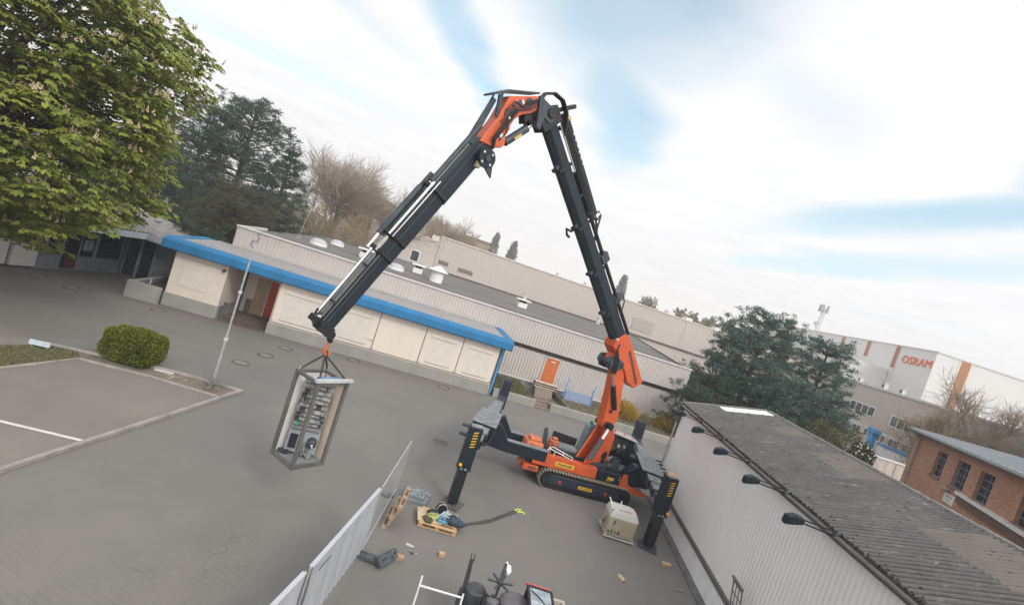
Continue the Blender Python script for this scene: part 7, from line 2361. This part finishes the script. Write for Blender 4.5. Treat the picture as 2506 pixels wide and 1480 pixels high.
t = thing('metal_scrap', 'small dark bent metal piece next to the white scrap', 'scrap', (-0.43, 13.05, 0), 0.6)
MB().tube([(-0.06, 0.06, 0.01), (0.04, 0, 0.015), (-0.05, -0.05, 0.01)], 0.012, 5).build('clip', M_BLACK, t)
MB().ball((0.13, -0.01, 0.012), 0.03, 0.02, 0.012, 8, 5).build('bit', MATS['scrap_white'], t)

# ------------------------------------------------------------------ beige compressor box
ge = thing('compressor', 'beige box shaped compressor with chamfered lid beside the crane leg', 'compressor', (5.98, 17.92, 0), rad(2))
M_GB = mat('beige_paint', (0.40, 0.365, 0.27), 0.5, var=0.08, scale=2.0, col2=(0.33, 0.30, 0.215))
M_GT = mat('beige_lid', (0.52, 0.51, 0.46), 0.5, var=0.07, scale=3)
base = [(0, 0), (1.08, 0.0), (1.2, 0.16), (1.2, 0.80), (1.02, 0.95), (0.05, 0.95)]
bdy = MB().ext([(x, y, 0.16) for x, y in base], (0, 0, 0.62)).build('body', M_GB, ge, bevel=0.02)
lid = MB()
up_ = [(0.08, 0.10), (0.95, 0.12), (1.06, 0.24), (1.06, 0.74), (0.92, 0.88), (0.12, 0.88)]
nb = len(base)
lid.add([(x, y, 0.782) for x, y in base] + [(x, y, 1.02) for x, y in up_], [tuple(range(nb))[::-1], tuple(range(nb, 2 * nb))] + [(i, (i + 1) % nb, nb + (i + 1) % nb, nb + i) for i in range(nb)])
lo_ = lid.build('lid', M_GT, ge, bevel=0.015)
sub(lo_, MB().box(0.34, 0.62, 0.2, 0.235, 1.021, 1.03).box(0.04, 0.12, 0.1, 0.13, 1.021, 1.03), 'lid_slot', M_DARK)
sub(lo_, MB().ext([(0.60, 0.18, 1.022), (0.86, 0.22, 1.022), (0.84, 0.30, 1.022), (0.62, 0.30, 1.022)], (0, 0, 0.012)), 'red_rag', mat('rag_red', (0.55, 0.22, 0.22), 0.8))
sub(bdy, MB().box(0.46, 1.0, -0.012, -0.002, 0.33, 0.74), 'door_panel', mat('beige_door', (0.345, 0.31, 0.205), 0.5, var=0.05))
sub(bdy, MB().beam((0.22, -0.02, 0.52), (0.25, -0.02, 0.70), 0.02, 0.03), 'handle', M_DARK)
sub(bdy, text_mb('e 2 1 0', 0.17, (0.30, -0.012, 0.245), (1, 0, 0), (0, 0, 1), 0.006, bold=0.012), 'lettering', mat('letter_grey', (0.10, 0.095, 0.08), 0.6))
sub(bdy, MB().box(1.19, 1.21, 0.3, 0.5, 0.3, 0.6), 'side_vent', M_DARK)
sk = MB().box(-0.03, 1.12, -0.06, 0.98, 0.05, 0.155).build('skid', M_GB, ge, bevel=0.01)
sub(sk, MB().box(0.05, 1.05, -0.068, -0.061, 0.11, 0.14), 'fork_slot', M_DARK)
sub(sk, MB().box(-0.05, 1.13, -0.11, -0.062, 0.05, 0.10), 'bumper', M_GT)
wh = MB()
for x in (0.1, 1.0):
    for y in (0.1, 0.85):
        wh.cyl((x - 0.03, y, 0.045), (x + 0.03, y, 0.045), 0.045, n=10)
wh.build('castor', M_BLACK, ge)
rl = MB().tube([(0.02, 0.10, 1.02), (-0.02, 0.42, 1.22), (-0.03, 0.60, 1.25)], 0.022, 6).tube([(0.42, 0.5, 1.02), (0.45, 0.55, 1.25)], 0.022, 6)
rl.build('lift_bar', mat('rail_white', (0.72, 0.71, 0.70), 0.4), ge, smooth=True)
MB().tube([(-0.02, 0.3, 0.6), (-0.14, 0.1, 0.45), (-0.16, 0.0, 0.2), (-0.02, 0.05, 0.12)], 0.02, 6).ball((-0.12, 0.16, 0.5), 0.06).build('hose', M_DARK, ge, smooth=True)

# ------------------------------------------------------------------ dark work machine at the bottom edge
wm = thing('work_machine', 'dark work machine with star shaped handwheel, tanks and glass cab at the bottom edge', 'machine', (1.9, 10.2, 0), rad(2))
M_WM = mat('machine_dark', (0.045, 0.05, 0.055), 0.5, var=0.25, scale=4)
M_WM2 = mat('machine_grey', (0.13, 0.125, 0.13), 0.55, var=0.2, scale=5)
MB().box(-0.9, 1.45, -0.9, 1.15, 0.28, 0.70).build('chassis', M_WM, wm, bevel=0.03)
for i, (x, y) in enumerate(((-0.75, -0.55), (-0.75, 0.8), (1.2, -0.55), (1.2, 0.8))):
    w = MB().cyl((x - 0.12, y, 0.32), (x + 0.12, y, 0.32), 0.32, n=24).build('wheel', M_BLACK, wm, bevel=0.02, smooth=True)
    sub(w, MB().cyl((x - 0.13, y, 0.32), (x + 0.13, y, 0.32), 0.16, n=16), 'hub', M_WM2)
MB().cyl((-0.60, 0.58, 0.62), (-0.60, 0.58, 1.10), 0.26, 0.24, 24).ball((-0.60, 0.58, 1.10), 0.24, 0.24, 0.07, 20, 6).build('tank', M_WM, wm, smooth=True)
MB().cyl((-0.20, 0.42, 0.62), (-0.20, 0.42, 1.08), 0.17, 0.15, 20).ball((-0.20, 0.42, 1.08), 0.15, 0.15, 0.05, 18, 6).build('tank', M_WM2, wm, smooth=True)
MB().cyl((0.36, 0.55, 0.62), (0.36, 0.55, 1.02), 0.44, 0.42, 28).ball((0.36, 0.55, 1.02), 0.42, 0.42, 0.16, 28, 8).build('hood', M_WM2, wm, bevel=0.06, smooth=True)
hp = MB()
for k in range(6):
    hp.tube([(-0.42 + 0.05 * k, 0.25, 0.75), (-0.40 + 0.06 * k, 0.45, 1.18 - 0.03 * (k % 3)), (-0.25 + 0.06 * k, 0.66, 0.8)], 0.022, 6)
hp.build('hose', M_BLACK, wm, smooth=True)
st_ = MB().cyl((-0.12, 0.62, 0.6), (-0.12, 0.62, 1.38), 0.03, n=8)
st_.build('wheel_post', M_WM, wm)
hw = MB()
hub = Vector((-0.12, 0.62, 1.38))
for k in range(6):
    a = math.pi / 3 * k + 0.1
    ln = 0.30
    hw.beam(hub, hub + Vector((ln * math.cos(a), ln * math.sin(a), 0.02)), 0.045, 0.035, w1=0.05)
hw.cyl(hub - Vector((0, 0, 0.04)), hub + Vector((0, 0, 0.05)), 0.07, n=12)
hwo = hw.build('handwheel', mat('wheel_teal_dark', (0.035, 0.052, 0.06), 0.4), wm, bevel=0.01)
sub(hwo, MB().beam(hub + Vector((0.0, 0.02, 0.03)), hub + Vector((0.12, 0.62, 0.10)), 0.09, 0.07), 'lever', M_WM, bevel=0.02)
sub(hwo, MB().ext([hub + Vector(p) for p in ((0.15, 0.22, 0.08), (0.24, 0.38, 0.08), (0.22, 0.55, 0.12), (0.14, 0.60, 0.12), (0.12, 0.4, 0.08))], (0, 0, 0.02)), 'white_tag', mat('tag_white', (0.72, 0.71, 0.74), 0.6))
sub(hwo, MB().ball(hub + Vector((0.13, 0.66, 0.11)), 0.035), 'lever_knob', mat('rail_white', (0.72, 0.71, 0.70), 0.4))
pr = MB().beam((-0.86, 0.42, 0.9), (-0.78, 1.60, 1.12), 0.12, 0.07, w1=0.09).beam((-0.80, 1.58, 1.12), (-0.80, 1.82, 1.16), 0.018, 0.05).beam((-0.72, 1.58, 1.12), (-0.72, 1.82, 1.16), 0.018, 0.05)
pr.build('fork_bar', M_BLACK, wm, bevel=0.008)
cb = MB()
for x, y in ((0.56, 0.82), (1.12, 0.82), (0.56, 0.02), (1.12, 0.02)):
    cb.box(x - 0.025, x + 0.025, y - 0.025, y + 0.025, 0.62, 1.36)
cb.box(0.53, 1.15, -0.01, 0.05, 1.361, 1.41).box(0.53, 1.15, 0.79, 0.85, 1.361, 1.41).box(0.53, 0.59, 0.05, 0.79, 1.362, 1.409).box(1.09, 1.15, 0.05, 0.79, 1.362, 1.409)
cbo = cb.build('cab_frame', M_BLACK, wm, bevel=0.01)
sub(cbo, MB().box(0.59, 1.09, 0.05, 0.79, 1.38, 1.39), 'roof_glass', mat('cab_glass', (0.36, 0.42, 0.45), 0.08, var=0.3, scale=6))
sub(cbo, MB().box(0.59, 1.09, 0.82, 0.83, 0.8, 1.36), 'front_glass', mat('cab_glass_dark', (0.10, 0.13, 0.15), 0.08, var=0.4, scale=5))
sub(cbo, MB().tube([(0.62, 0.7, 1.395), (0.8, 0.5, 1.40), (1.0, 0.2, 1.395)], 0.012, 5), 'wiper', M_BLACK)
MB().box(0.50, 1.10, 0.87, 0.91, 1.36, 1.41).build('red_trim', mat('trim_red', (0.55, 0.12, 0.10), 0.5), wm)
bt = MB().box(0.95, 1.62, 1.16, 1.23, 0.62, 1.05).box(1.55, 1.62, -0.9, 1.16, 0.62, 1.045).box(1.16, 1.55, -0.9, 1.16, 0.71, 0.75)
bt.build('cargo_tray', mat('tray_beige', (0.42, 0.39, 0.32), 0.6, var=0.15), wm, bevel=0.012)
ju = MB()
for k in range(12):
    x, y = random.uniform(1.2, 1.45), random.uniform(0.1, 1.0)
    ju.beam((x, y, 0.80), (x + random.uniform(-.12, .08), y + random.uniform(-.2, .2), 0.98), 0.08, 0.02)
ju.build('sheet_metal', M_SILVER, wm)
gr_ = MB()
M_RW = mat('rail_white', (0.72, 0.71, 0.70), 0.4)
A_, B_ = (-1.86, 0.2), (-0.9, 0.12)
gr_.cyl((A_[0], A_[1] - 0.35, 0.35), (A_[0], A_[1], 1.28), 0.022, n=8).cyl((B_[0], B_[1] - 0.25, 0.6), (B_[0], B_[1], 1.22), 0.022, n=8)
gr_.cyl((A_[0], A_[1] - 0.07, 1.10), (B_[0], B_[1], 1.12), 0.022, n=8).cyl((A_[0], A_[1] - 0.25, 0.62), (B_[0], B_[1] - 0.2, 0.72), 0.022, n=8)
gr_.build('guard_rail', M_RW, wm, smooth=True)
hs_ = MB()
for k in range(3):
    hs_.tube([(-1.35 + 0.05 * k, -0.3, 0.3), (-1.3 + 0.05 * k, 0.1, 0.62), (-1.05, 0.15 + 0.04 * k, 0.75), (-0.85, -0.05, 0.65)], 0.04, 8)
hs_.build('suction_hose', mat('hose_brown', (0.10, 0.085, 0.075), 0.7), wm, smooth=True)

# ------------------------------------------------------------------ thin haze in the air
hz = MB().box(-420, 420, -60, 420, -1.0, 62).build('haze', bpy.data.materials.new('haze_air'))
hz['kind'] = 'stuff'
hz['label'] = 'thin pale haze over the whole site'
hz['category'] = 'haze'
hm = hz.data.materials[0]
hm.use_nodes = True
hm.node_tree.nodes.clear()
pv_ = hm.node_tree.nodes.new('ShaderNodeVolumePrincipled')
pv_.inputs['Color'].default_value = (0.93, 0.95, 1.0, 1)
pv_.inputs['Density'].default_value = 0.0009
mo_ = hm.node_tree.nodes.new('ShaderNodeOutputMaterial')
hm.node_tree.links.new(pv_.outputs[0], mo_.inputs['Volume'])
